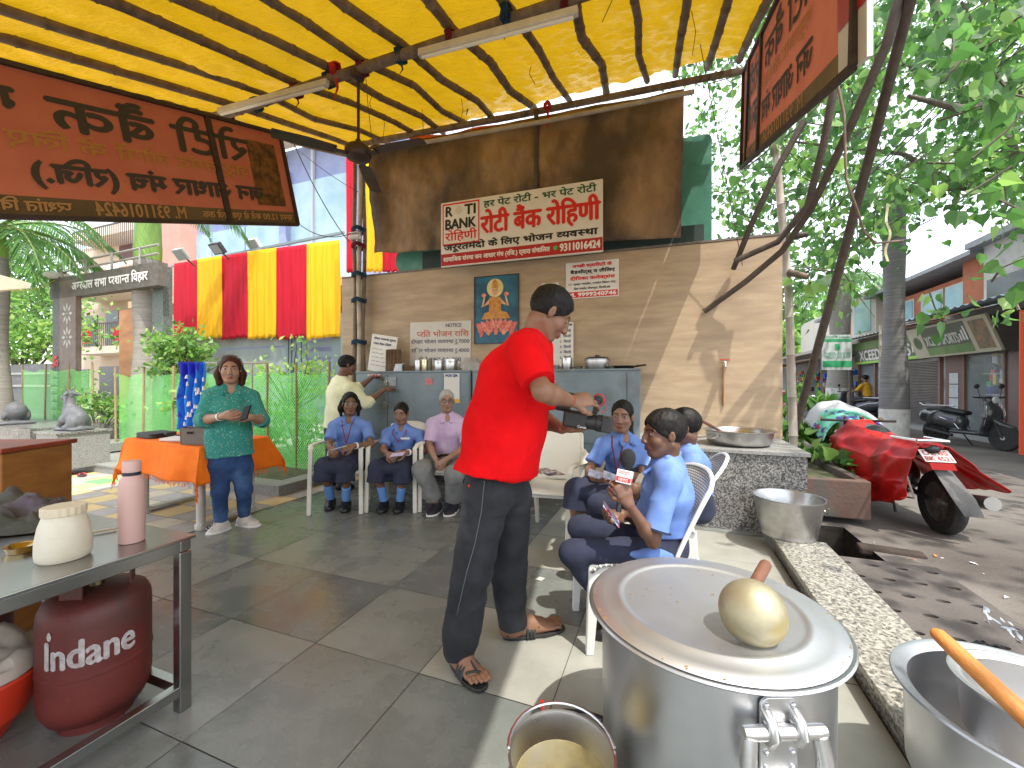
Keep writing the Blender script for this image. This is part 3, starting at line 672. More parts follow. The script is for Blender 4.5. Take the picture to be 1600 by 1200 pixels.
# tube lights
def strip(a, b, label):
    t = empty('tube_light', a, label, 'tube light', 'tube lights on the bamboo beam'); mb = MB(); mb.beam(a, b, .045, .055); mb.build('housing', M('housing_white', (.62, .60, .56), (.5, .48, .45), scale=8, rough=.5), t, bev=.005)
    mb = MB(); d = (b-a).normalized(); mb.tube([a+d*.03-UP*.036, b-d*.03-UP*.036], .014, seg=10); mb.build('tube', M('tube_glass', (.75, .75, .72), rough=.2), t, smooth=True)
strip(onA(655, 84, 2.80), onA(903, 17, 2.80), 'unlit white tube light right of the ceiling fan'); strip(onA(342, 174, 2.80), onA(512, 129, 2.80), 'unlit white tube light left of the ceiling fan')
# ceiling fan
hub = P(560, 238, 3.61); t = empty('ceiling_fan', hub, 'dark brown ceiling fan hanging from the bamboo beam', 'ceiling fan'); fb = M('fan_brown', (.032, .017, .015), (.05, .028, .024), scale=20, rough=.42)
mb = MB(); mb.lathe([(0, -.085), (.05, -.08), (.10, -.055), (.115, -.02), (.115, .02), (.095, .045), (.05, .06), (.035, .085), (.022, .11), (0, .115)], hub, UP, 28); mb.build('motor', fb, t, smooth=True)
mb = MB(); mb.tube([hub+UP*.10, P(560, 118, 3.61)], .013, seg=10); mb.build('rod', fb, t, smooth=True)
mb = MB(); mb.lathe([(.02, -.05), (.05, -.03), (.062, .02), (.05, .06), (.02, .08)], P(560, 118, 3.61), UP, 18); mb.build('canopy', fb, t, smooth=True)
for an in (211, 340, 96):
    d = V((math.cos(R(an)), math.sin(R(an)), 0)); l = d.cross(UP); mb = MB(); mb.beam(hub+d*.10-UP*.03, hub+d*.20-UP*.035, .05, .008)
    mb.prism([hub+d*.18+l*.055-UP*.03, hub+d*.40+l*.068-UP*.036, hub+d*.66+l*.06-UP*.044, hub+d*.675+l*.0-UP*.04, hub+d*.66-l*.055-UP*.03, hub+d*.40-l*.062-UP*.022, hub+d*.18-l*.05-UP*.02], UP, .004); mb.build('blade', fb if an != 211 else M('blade_lit', (.20, .19, .18), rough=.4) if False else fb, t)
# ------------------------------------------------------------------ orange banners seen from behind
ban = M('banner_orange', sRGB(180, 104, 74), sRGB(164, 90, 62), scale=3, rough=.75, trans=.26, c3=sRGB(160, 78, 56), s3=1.5, tcol=sRGB(170, 92, 66))
ban_y = M('banner_yellow', sRGB(196, 144, 70), rough=.75, trans=.28); ban_d = M('banner_dark', (.060, .048, .035), rough=.8, trans=.12); ban_s = M('banner_strip', sRGB(92, 74, 44), sRGB(80, 62, 38), scale=4, rough=.8, trans=.3)
ban_l = M('banner_lettering', sRGB(196, 150, 96), rough=.8, trans=.35); iron = M('angle_iron', (.030, .018, .014), (.055, .034, .026), scale=14, rough=.75)
def banner(fb_, ft_, length, label, side, texts):
    D = (AX+UP*SL).normalized(); h = (ft_-fb_).length; uy = (ft_-fb_).normalized(); ux = D; o = fb_-D*length; nn = ux.cross(uy).normalized()
    t = empty('banner', o, label, 'banner', 'orange banners hung along the canopy sides'); cam_side = 1 if nn.dot(V((0, 0, CH))-o) > 0 else -1
    q = lambda x, y, l=0: o+ux*x+uy*y+nn*(cam_side*l+.012*math.sin(x*2.1+y)*(1-y/h))
    mb = MB(); mb.grid(lambda u, v: q(u*length, v*h), 40, 14, mif=lambda u, v: 1 if v < .17 else 0); mb.build('fabric', [ban, ban_s], t, smooth=True, fix=False)
    mb = MB(); mb.beam(q(0, 0, .01), q(length, 0, .01), .03, .03); fr = mb.build('frame', iron, t)
    for a, b in ((q(0, h, .01), q(length, h, .01)), (q(length, 0, .01), q(length, h, .01)), (q(0, 0, .01), q(0, h, .01))): MB().beam(a, b, .03, .03, up=nn).build('frame', iron, t)
    for x in side: MB().beam(q(x, 0.02, .014), q(x-.02, h-.02, .014), .05, .02, up=nn).build('batten', iron, t)
    uxm = ux if (ux.cross(uy)).dot(nn) > 0 else -ux
    for k, (s, x0, x1, y0, y1, m) in enumerate(texts):
        def bend(x, y, l): return q(x, y, .004+l*.6+.0015*k)
        mir = True if cam_side > 0 else False
        # lettering is printed on the far face: seen from under the roof it reads mirrored
        front = (ux.cross(uy)).dot(nn)*cam_side > 0
        lettering(s, o, ux, uy, x0, x1, y0*h, y1*h, m, t, bold=.010 if m is ban_d else .003, mirror=front, bend=bend)
    mb = MB(); mb.add([q(length-.42, h*.2, .003), q(length-.10, h*.2, .003), q(length-.10, h*.86, .003), q(length-.42, h*.86, .003)], [(0, 1, 2, 3)]); mb.build('picture_patch', M('patch_print', sRGB(150, 110, 60), sRGB(96, 74, 50), scale=12, rough=.8, trans=.4, lo=.42, hi=.58), t)
    return t
fbL, ftL = P(464, 352, 4.35), P(436, 210, 4.28)
LB = 3.3
banner(fbL, ftL, LB, 'orange lettered banner with dark frame along the left side of the canopy', (LB-.75,),
       [('रोटी बैंक', LB-1.85, LB-.42, .62, .93, ban_d), ('गरीबों के लिए', LB-3.2, LB-2.0, .60, .92, ban_d), ('ज़रूरतमंद लोगों के लिए भोजन', LB-2.6, LB-.45, .44, .60, ban_y), ('जन आधार मंच (रजि.)', LB-2.0, LB-.35, .20, .42, ban_d),
        ('समय 12.00 बजे से एक बजे तक', LB-.98, LB-.06, .035, .125, ban_l), ('M. 9311016424', LB-1.72, LB-1.12, .03, .13, ban_l), ('प्रशांत विहार', LB-2.3, LB-1.85, .03, .13, ban_l)])
fbR = P(1160, 262, 4.2); ftR = fbR+UP*.98+BX*.02
banner(fbR, ftR, 2.85, 'orange lettered banner with dark battens along the right side of the canopy', (2.55, 1.95),
       [('रोटी बैंक', .5, 1.8, .62, .93, ban_d), ('जन आधार मंच', .6, 1.85, .22, .44, ban_d), ('ज़रूरतमंद लोगों के', .6, 1.85, .45, .60, ban_y), ('जन आ', 2.02, 2.48, .25, .5, ban_d), ('रोटी', 2.02, 2.45, .60, .9, ban_d), ('M. 9311016424', .75, 1.75, .04, .13, ban_l), ('समय 12.00', 2.0, 2.48, .04, .13, ban_l)])
D = (AX+UP*SL).normalized(); o = fbR-D*2.95; mb = MB(); mb.prism([o-UP*.0, o+D*.3-UP*.0, o+D*.3+UP*1.0, o+UP*1.0], BX, .02); t = mb.build('name_board', M('board_white', (.68, .66, .62), (.58, .56, .52), scale=6, rough=.5)); tag(t, 'white board with red stripe at the near end of the right banner', 'board')
mb = MB(); mb.add([o+UP*.22-BX*.003, o+D*.3+UP*.22-BX*.003, o+D*.3+UP*.42-BX*.003, o+UP*.42-BX*.003], [(0, 1, 2, 3)]); mb.build('stripe', M('sign_red', sRGB(170, 28, 36), rough=.5), t)
# ------------------------------------------------------------------ things on and before the wall
red_s = M('sign_red', sRGB(170, 28, 36), rough=.5); blk = M('sign_black', (.012, .012, .014), rough=.5); grn = M('sign_green', sRGB(14, 84, 52), rough=.5); redt = M('sign_scarlet', sRGB(205, 30, 34), rough=.5); wht = M('sign_white', (.72, .70, .66), (.64, .62, .58), scale=4, rough=.45); whl = M('white_lettering', (.75, .73, .70), rough=.5)
def board(name, px0, py0, px1, py1, off, label, cat, m, th=.02, tilt=0, group=None, ux=None):
    """a board parallel to the wall seen between two pixels (bottom-left, top-right)"""
    a = W(px0, py0, off); b = W(px1, py1, off); w = (b-a).dot(WX); h = b.z-a.z
    ux = (WX*math.cos(tilt)+UP*math.sin(tilt)); uy = (UP*math.cos(tilt)-WX*math.sin(tilt))
    t = empty(name, a, label, cat, group); mb = MB(); mb.prism([a, a+ux*w, a+ux*w+uy*h, a+uy*h], -WN, th); mb.build('panel', m, t, bev=.003)
    return t, a, ux, uy, w, h
def rect(o, ux, uy, x0, x1, y0, y1, m, parent, name, lift=.001):
    n = ux.cross(uy).normalized(); n = n if n.dot(WN) > 0 or True else -n; mb = MB(); mb.add([o+ux*x0+uy*y0+n*lift, o+ux*x1+uy*y0+n*lift, o+ux*x1+uy*y1+n*lift, o+ux*x0+uy*y1+n*lift], [(0, 1, 2, 3)]); return mb.build(name, m, parent)
t, o, ux, uy, w, h = board('shop_sign', 689, 418, 942, 288, .22, 'large white relief kitchen sign with red lettering over the plywood wall', 'sign', wht, th=.03)
h = (W(689, 318, .22)-o).z
for ch in list(COL.objects):
    if ch.parent == t: bpy.data.objects.remove(ch)
mb = MB(); mb.prism([o, o+ux*w, o+ux*w+uy*h, o+uy*h], -WN, .03); mb.build('panel', wht, t, bev=.003)
rect(o, ux, uy, 0.003, w-.003, .015, h*.20, red_s, t, 'red_band')
def tx(s, x0, x1, y0, y1, m, par=t, bold=.004, mir=False): return lettering(s, o, ux, uy, x0*w, x1*w, y0*h, y1*h, m, par, bold=bold, lift=.0025)
lb = rect(o, ux, uy, .012*w, .262*w, .33*h, .975*h, redt, t, 'logo_frame'); n_ = ux.cross(uy).normalized()
mb = MB(); q = lambda x, y: o+ux*(x*w)+uy*(y*h)+n_*.0018
mb.add([q(.020, .355), q(.254, .355), q(.254, .95), q(.020, .95)], [(0, 1, 2, 3)]); mb.build('logo_ground', wht, t)
tx('R', .036, .080, .775, .925, blk, bold=.007); tx('TI', .165, .235, .775, .925, blk, bold=.007); tx('BANK', .034, .238, .575, .725, blk, bold=.008); tx('रोहिणी', .030, .245, .375, .56, redt)
mb = MB(); mb.lathe([(0, .004), (.045, .004), (.05, 0)], o+ux*(.123*w)+uy*(.85*h), n_, 22); mb.build('roti_emblem', M('roti_print', sRGB(214, 206, 186), sRGB(190, 180, 160), scale=30, rough=.6), t)
tx('हर पेट रोटी - भर पेट रोटी', .29, .965, .825, .965, grn); tx('रोटी बैंक रोहिणी', .272, .985, .40, .80, redt, bold=.012)
tx('जरूरतमंदो के लिए भोजन व्यवस्था', .022, .972, .215, .365, blk, bold=.006); tx('सामाजिक संस्था जन आधार मंच (रजि.) द्वारा संचालित', .018, .70, .055, .165, whl, bold=.003); tx('9311016424', .76, .985, .06, .165, whl, bold=.005)
mb = MB(); mb.lathe([(.018, .003), (.026, .003), (.026, .0035), (.018, .0035)], o+ux*(.733*w)+uy*(.115*h), n_, 18); mb.lathe([(0, .003), (.010, .003)], o+ux*(.733*w)+uy*(.115*h), n_, 12); mb.build('call_emblem', M('emblem_green', sRGB(60, 180, 90), rough=.5), t)
# the small advertisement
t, o, ux, uy, w, h = board('poster', 884, 468, 967, 404, .012, 'small white poster with red and black lines right of the shop sign', 'poster', wht, th=.008)
h = (W(884, 412, .012)-o).z
rect(o, ux, uy, .02*w, .98*w, .03*h, .19*h, redt, t, 'red_band')
tx('अच्छी क्वालिटी के', .13, .87, .83, .96, redt, t, .003); tx('बैडशीट्स् व तौलिए', .09, .93, .66, .80, blk, t, .003); tx('दीपिका कलेक्शंस', .09, .93, .48, .62, redt, t, .003); tx('17, मुख्य मार्केट, प्रशांत विहार रोड,', .06, .95, .355, .44, blk, t, .001); tx('शिव मार्केट पीतमपुरा, दिल्ली-88', .16, .84, .225, .315, blk, t, .001); tx('M. 9999240746', .06, .95, .06, .16, whl, t, .004)
# devotional picture
t, o, ux, uy, w, h = board('devotional_picture', 741, 538, 811, 427, .012, 'blue devotional picture of a seated goddess on a pink lotus', 'picture', M('print_blue', sRGB(16, 66, 96), sRGB(40, 118, 140), scale=2.2, rough=.4), th=.02)
n_ = ux.cross(uy).normalized()
def patch(pts, m, name, lift):
    mb = MB(); mb.add([o+ux*(x*w)+uy*(y*h)+n_*lift for x, y in pts], [tuple(range(len(pts)))]); return mb.build(name, m, t)
def disc(cx, cy, rx, ry, m, name, lift, n=20, a0=0): return patch([(cx+rx*math.cos(a0+2*math.pi*k/n), cy+ry*math.sin(a0+2*math.pi*k/n)) for k in range(n)], m, name, lift)
pk = [M('petal_pink', sRGB(196, 70, 66), sRGB(216, 130, 110), scale=25, rough=.5), M('petal_light', sRGB(224, 160, 136), sRGB(200, 90, 80), scale=25, rough=.5)]
mb = MB(); k_ = 0
for row, (ry, n, ln, wd) in enumerate(((.22, 9, .25, .085), (.17, 7, .22, .085), (.13, 5, .16, .09))):
    for k in range(n):
        f = (k/(n-1)-.5)*2; cx, cy = .5+f*.30, ry; tip = (.5+f*.47*(1-.1*row), cy+ln*(1-.55*abs(f))-.03); px_, py_ = -(tip[1]-cy), tip[0]-cx; l_ = math.hypot(px_, py_); px_, py_ = px_/l_*wd*.6, py_/l_*wd*.6
        mid = ((cx+tip[0])/2, (cy+tip[1])/2); k_ += 1
        mb.add([o+ux*(x*w)+uy*(y*h)+n_*(.0015+.0003*k_) for x, y in ((cx-px_*.5, cy-py_*.5), (cx+px_*.5, cy+py_*.5), (mid[0]+px_, mid[1]+py_), tip, (mid[0]-px_, mid[1]-py_))], [(0, 1, 2, 3, 4)], k % 2)
mb.build('lotus', pk, t)
gold = M('print_gold', sRGB(206, 158, 72), sRGB(178, 104, 50), scale=22, rough=.5); sk = M('print_skin', sRGB(222, 184, 140), sRGB(206, 150, 110), scale=18, rough=.5)
disc(.48, .815, .185, .135, M('print_halo', sRGB(226, 214, 160), sRGB(206, 190, 120), scale=8, rough=.5), 'halo', .010)
patch([(.18, .36), (.82, .36), (.74, .45), (.62, .47), (.60, .68), (.36, .68), (.34, .47), (.24, .45)], gold, 'robe', .0115)
for s_ in (-1, 1): patch([(.48+s_*.12, .66), (.48+s_*.26, .56), (.48+s_*.22, .68), (.48+s_*.25, .69), (.48+s_*.31, .54), (.48+s_*.14, .58)], sk, 'arm', .012); disc(.48+s_*.25, .715, .055, .03, pk[1], 'flower', .0125)
disc(.48, .775, .075, .075, sk, 'face', .0125); patch([(.40, .81), (.56, .81), (.54, .90), (.48, .95), (.42, .90)], gold, 'crown', .013)
disc(.45, .785, .012, .008, blk, 'eye', .0132, 8); disc(.51, .785, .012, .008, blk, 'eye', .0132, 8); disc(.48, .735, .018, .007, redt, 'mouth', .0132, 8)
mb = MB()
for x0, x1, y0, y1 in ((0, 1, 0, .012), (0, 1, .988, 1), (0, .02, 0, 1), (.98, 1, 0, 1)): mb.prism([o+ux*(x*w)+uy*(y*h)+n_*.0005 for x, y in ((x0, y0), (x1, y0), (x1, y1), (x0, y1))], n_, .008 if y1-y0 < .5 else .0085)
mb.build('frame', M('frame_dark', (.03, .03, .035), rough=.4), t)
# papers
ink = M('ink_grey', sRGB(90, 92, 110), rough=.6); paper = M('paper', (.70, .68, .63), (.62, .60, .55), scale=5, rough=.8)
def sheet(x0, y0, x1, y1, off, label, lines, tilt=0, name='notice_sheet', m=paper, cat='notice', th=.004):
    global t, o, ux, uy, w, h
    t, o, ux, uy, w, h = board(name, x0, y0, x1, y1, off, label, cat, m, th=th, tilt=tilt)
    for s, a, b, c, d, mm in lines: lettering(s, o, ux, uy, a*w, b*w, c*h, d*h, mm, t, bold=.0015, lift=.0025)
sheet(846, 468, 873, 441, .006, 'small white paper notice pinned left of the red and black poster', [('Information', .1, .9, .68, .78, blk), ('भोजन वितरण', .1, .7, .5, .58, ink), ('प्रतिदिन सुबह', .1, .9, .3, .38, blk), ('सूचना', .1, .5, .12, .2, ink)])
sheet(858, 573, 896, 503, .03, 'tall cream list board standing behind the head of the man in red', [('%d  किलो' % k, .45, .9, .78-k*.12, .85-k*.12, ink) for k in range(6)]+[('भोजन सूची', .3, .95, .9, .97, blk)])
wb = M('whiteboard', (.56, .53, .47), (.49, .46, .40), scale=3, rough=.4)
sheet(640, 572, 735, 499, .012, 'dirty whiteboard with handwritten meal prices on the plywood wall', [('प्रति भोजन राशि', .12, .97, .66, .82, M('marker_red', sRGB(190, 90, 70), rough=.6)), ('दोपहर भोजन व्यवस्था रु.7000', .02, .98, .48, .62, ink), ('रात्रि भोजन व्यवस्था रु.4000', .03, .98, .28, .42, ink), ('दोनों वक्त रु.11000', .15, .85, .08, .22, ink), ('NOTICE', .6, .85, .87, .95, ink)], tilt=-.015, name='whiteboard', m=wb, cat='whiteboard', th=.015)
t, o, ux, uy, w, h = board('notice_board', 574, 578, 614, 519, .22, 'leaning white notice board with small blue lines beside the brown bag', 'notice board', paper, th=.01, tilt=-.16)
lettering('भोजन व्यवस्था सूचना', o, ux, uy, .1*w, .95*w, .84*h, .94*h, ink, t, bold=.002); lettering('प्रशांत विहार रोहिणी', o, ux, uy, .1*w, .8*w, .72*h, .80*h, ink, t, bold=.002)
for k in range(5): lettering('सेवा समय सूची %d' % k, o, ux, uy, .1*w, (.5+.07*k)*w, (.58-k*.11)*h, (.63-k*.11)*h, ink, t)
# lockers
lk = M('locker_grey', sRGB(120, 134, 140), sRGB(102, 116, 122), scale=2.4, rough=.42, bump=.06, bscale=9, c3=sRGB(86, 92, 92), s3=2.2, t3=(.55, .75)); lkd = M('locker_seam', (.02, .022, .024), rough=.7)
LZ = 1.435; LD = .48
def locker(p0, p1, label, seam, extra):
    a = W(p0, 580, LD); b = W(p1, 580, LD); a = V((a.x, a.y, 0)); b = V((b.x, b.y, 0)); w = (b-a).length
    t = empty('steel_locker', a, label, 'locker'); z0 = .22
    mb = MB(); mb.prism([a+UP*z0, b+UP*z0, b+UP*z0-WN*.44, a+UP*z0-WN*.44], UP, LZ-z0-.02); mb.build('carcass', lk, t, bev=.004)
    mb = MB(); mb.prism([a+UP*(LZ-.02)+WN*.012-WX*.004, b+UP*(LZ-.02)+WN*.012+WX*.004, b+UP*(LZ-.02)-WN*.44+WX*.004, a+UP*(LZ-.02)-WN*.44-WX*.004], UP, .022); mb.build('top', lk, t, bev=.004)
    xs = [0.012]+[s*w for s in seam]+[w-.012]
    for i in range(len(xs)-1):
        for (y0, y1) in ((.62, LZ-.04), (z0+.02, .60)):
            mb = MB(); x0, x1 = xs[i]+.005, xs[i+1]-.005; mb.prism([a+WX*x0+UP*y0, a+WX*x1+UP*y0, a+WX*x1+UP*y1, a+WX*x0+UP*y1], WN, .012); mb.build('door', lk, t, bev=.003)
    for x in (.05, w-.05):
        mb = MB(); mb.beam(a+WX*x-WN*.05, a+WX*x-WN*.05+UP*z0, .05, .05); mb.build('leg', lkd, t)
        mb = MB(); mb.beam(a+WX*x-WN*.40, a+WX*x-WN*.40+UP*z0, .05, .05); mb.build('leg', lkd, t)
    return t, a, w
t, a, w = locker(556, 735, 'left grey steel locker with hasp and padlocks behind the seated group', (.30,), 0)
sx = .30*w
mb = MB(); mb.box(a+WX*(sx+.06)+WN*.02+UP*1.30, (.16, .016, .12), (WX, WN, UP)); hp = mb.build('hasp_plate', M('hasp_steel', (.34, .36, .37), (.22, .23, .24), scale=12, rough=.45, metal=.5), t, bev=.004)
def padlock(p, label):
    k = empty('padlock', p, label, 'padlock'); mb = MB(); mb.box(p, (.055, .024, .05), (WX, WN, UP)); mb.build('case', M('lock_brass', (.30, .27, .22), (.2, .18, .15), scale=10, rough=.4, metal=.7), k, bev=.006)
    mb = MB(); mb.tube([p+WX*(.018*math.cos(x))+UP*(.028+.026*math.sin(x)) for x in [math.pi*i/8 for i in range(9)]], .005, seg=6); mb.build('shackle', M('steel', (.55, .55, .56), rough=.3, metal=1), k)
padlock(a+WX*sx+WN*.045+UP*1.27, 'upper padlock on the hasp of the left grey locker'); padlock(a+WX*(sx-.02)+WN*.035+UP*.98, 'lower padlock hanging at the door seam of the left grey locker')
mb = MB(); mb.box(a+WX*sx+WN*.018+UP*1.06, (.014, .014, .12), (WX, WN, UP)); mb.build('latch_bar', M('steel', (.5, .5, .5)), t)
mb = MB(); mb.box(a+WX*(.18*w)+WN*.017+UP*1.385, (.20, .006, .03), (WX, WN, UP)); mb.build('warning_strip', M('strip_red', sRGB(180, 90, 80), sRGB(200, 200, 196), scale=30, rough=.6, lo=.45, hi=.5), t)
u_ = .77; c = a+WX*(.855*w)+WN*.014
mb = MB(); mb.box(c+UP*1.22, (.235, .006, .36), (WX, WN, UP)); st = mb.build('payment_sticker', M('sticker_white', (.62, .60, .55), rough=.5), t)
mb = MB(); mb.box(c+WN*.004+UP*1.065, (.225, .004, .045), (WX, WN, UP)); mb.build('yellow_band', M('sticker_yellow', sRGB(210, 160, 40), rough=.5), st)
mb = MB(); 
for dx in (-.112, .112): mb.box(c+WX*dx+WN*.004+UP*1.22, (.008, .004, .35), (WX, WN, UP))
mb.build('blue_edge', M('sticker_blue', sRGB(30, 70, 130), rough=.5), st)
lettering('POS QR', c+UP*1.355+WN*.004, WX, UP, -.08, .08, 0, .032, M('sticker_blue', (0, 0, 1)), st, bold=.003)
mb = MB(); mb.box(a+WX*(.665*w)+WN*.015+UP*1.30, (.10, .004, .075), (WX, WN, UP)); sk2 = mb.build('pink_sticker', M('sticker_pink', sRGB(200, 120, 120), sRGB(180, 90, 96), scale=18, rough=.5), t)
lettering('SEVA', a+WX*(.665*w)+WN*.018+UP*1.28, WX, UP, -.04, .04, 0, .03, M('sign_scarlet', (1, 0, 0)), sk2) if False else None
t, a2, w2 = locker(738, 1000, 'right grey steel locker behind the man in red', (.93,), 0)
# things on the locker tops
stl = M('steel', (.62, .61, .59), rough=.24, metal=1, bump=.02, bscale=30); stl2 = M('worn_steel', (.52, .52, .51), (.42, .41, .40), scale=9, rough=.33, metal=1, rvar=.08, bump=.03, bscale=60)
def topat(px, off=.26):
    p = W(px, 580, off); return V((p.x, p.y, LZ+.003))
def jar(px, r, h, label, m=stl, off=.26, kind='steel_jar', lid=True):
    p = topat(px, off); t = empty(kind, p, label, 'jar', 'steel jars on the lockers'); mb = MB(); mb.lathe([(0, 0), (r*.94, 0), (r, .008), (r, h*.8), (r*.97, h*.84)], p, UP, 24); mb.build('body', m, t, smooth=True)
    if lid: mb = MB(); mb.lathe([(r*1.04, h*.80), (r*1.04, h*.95), (r*.8, h), (r*.15, h*1.01), (r*.15, h*1.10), (0, h*1.12)], p, UP, 24); mb.build('lid', m, t, smooth=True)
    return t
jar(653, .044, .15, 'leftmost slim steel jar of the row before the whiteboard'); jar(664, .042, .16, 'steel jar with a brassy shine second in the row before the whiteboard', M('brass_steel', (.58, .50, .34), rough=.26, metal=1)); jar(671.5, .030, .155, 'narrow dark jar third in the row before the whiteboard', M('dark_jar', (.12, .11, .08), rough=.3))
jar(686, .062, .14, 'wide steel jar left of the steel teapot on the locker'); 
tp = jar(705, .078, .155, 'steel teapot with a knobbed lid beside the plastic bag', kind='steel_teapot'); p = topat(705); mb = MB(); mb.tube([p+WX*.075+UP*.11, p+WX*.11+UP*.12, p+WX*.115+UP*.06, p+WX*.075+UP*.04], .007, seg=6); mb.build('handle', stl, tp, smooth=True)
mb = MB(); p = topat(737); mb.grid(lambda u, v: p+V((math.cos(u*6.2832)*.135*(1-.72*max(0, v-.35))*(1+.2*mnoise.noise(V((u*9, v*4, 2)))), math.sin(u*6.2832)*.10*(1-.7*max(0, v-.35)), .16*v**.8+.02*mnoise.noise(V((u*12, v*9, 0))))), 40, 14); tag(mb.build('plastic_bag', M('clear_plastic', (.55, .54, .50), (.40, .38, .35), scale=14, rough=.25, trans=.35), smooth=True, fix=False), 'crumpled translucent plastic bag on the locker beside the teapot', 'bag')
mb = MB(); o = topat(615, .22); mb.grid(lambda u, v: o+WX*((u-.5)*.26*(1-.12*v))+UP*(.30*v)+WN*(.06*math.sin(math.pi*u)+.012*math.sin(u*40)*(.4+v)), 40, 8); mb.grid(lambda u, v: o+WX*((u-.5)*.26*(1-.12*v))+UP*(.30*v)-WN*(.05*math.sin(math.pi*u)), 20, 8)
tag(mb.build('cloth_bag', M('brown_bag', (.17, .105, .058), (.10, .06, .035), scale=9, rough=.85, stretch=(8, 8, .6)), smooth=True, fix=False, solid=.003), 'pleated brown bag standing on the left locker', 'bag')
p = topat(621, .36); mb = MB(); mb.prism([p-WX*.06, p+WX*.07, p+WX*.07+UP*.10-WN*.05, p-WX*.06+UP*.10-WN*.05], WN, .006); t = mb.build('card_stand', M('card_pale', (.5, .53, .58), (.35, .37, .42), scale=18, rough=.4)); tag(t, 'small tilted card on a stand before the brown bag', 'card stand')
mb = MB(); mb.prism([p+WX*.07-WN*.05, p+WX*.09, p+WX*.07], UP, .09); mb.build('foot', blk, t)
jar(886, .062, .165, 'tall steel jar standing right of the head of the man in red', lid=False)
for px, r, h, lab in ((868, .05, .05, 'small steel bowl left of the tall jar'), (903, .055, .035, 'small flat steel dish between the tall jar and the pressure pot'), (957, .06, .03, 'small steel dish right of the pressure pot')):
    p = topat(px, .3); mb = MB(); mb.lathe([(0, 0), (r*.7, 0), (r, h), (r*1.08, h), (r*.98, h-.004), (r*.66, .006), (0, .006)], p, UP, 22); tag(mb.build('steel_bowl', stl, smooth=True), lab, 'bowl', 'small steel bowls on the right locker')
p = topat(933, .22); t = empty('cooking_pot', p, 'steel cooking pot with a black lid on the right locker', 'pot'); mb = MB(); mb.lathe([(0, 0), (.13, 0), (.138, .01), (.138, .105), (.145, .11), (.145, .115)], p, UP, 30); mb.build('body', stl, t, smooth=True)
mb = MB(); mb.lathe([(.146, .116), (.12, .138), (.03, .148), (.025, .165), (0, .168)], p, UP, 30); mb.build('lid', M('black_lid', (.02, .02, .022), rough=.3), t, smooth=True)
p = topat(972, .24); t = empty('frying_pan', p, 'black flat pan with a rim on the right end of the locker', 'pan'); mb = MB(); mb.lathe([(0, 0), (.12, 0), (.15, .032), (.154, .034), (.145, .028), (.115, .006), (0, .006)], p, UP, 28); mb.build('body', M('pan_black', (.012, .012, .013), rough=.35), t, smooth=True)
mb = MB(); mb.tube([p+WX*.145+UP*.03, p+WX*.26+UP*.045], [.012, .010], seg=8); mb.build('handle', M('pan_black', (0, 0, 0)), t)
# ------------------------------------------------------------------ the steel table at left
brush = M('brushed_steel', (.40, .40, .39), (.36, .355, .345), scale=2, rough=.24, metal=1)
C0 = V((-1.262, 1.612, 0)); TZ = .676
t = empty('steel_table', C0, 'stainless steel work table with box legs at the left edge', 'table'); q = lambda x, y, z: C0-BX*x-AX*y+UP*z
mb = MB(); mb.prism([q(-.01, -.012, TZ-.012), q(1.0, -.012, TZ-.012), q(1.0, 1.7, TZ-.012), q(-.01, 1.7, TZ-.012)], UP, .012); mb.build('tabletop', brush, t, bev=.003)
for nm, a_, b_, ww in (('rail', q(.02, 0.02, TZ-.035), q(.02, 1.7, TZ-.035), .044), ('rail', q(0, .02, TZ-.035), q(1.0, .02, TZ-.035), .04), ('stretcher', q(.02, .04, .085), q(.02, 1.7, .085), .04), ('stretcher', q(.04, .02, .085), q(1.0, .02, .085), .038)):
    mb = MB(); mb.beam(a_, b_, .038, ww); mb.build(nm, brush, t, bev=.003)
for x, y in ((.02, .02), (.98, .02), (.02, 1.68), (.98, 1.68)): mb = MB(); mb.beam(q(x, y, 0), q(x, y, TZ-.058), .042, .042, up=AX); mb.build('leg', brush, t, bev=.003)
mb = MB(); mb.prism([q(.04, .60, .068), q(1, .60, .068), q(1, .70, .068), q(.04, .70, .068)], UP, .02); mb.build('cross_plank', brush, t, bev=.003)
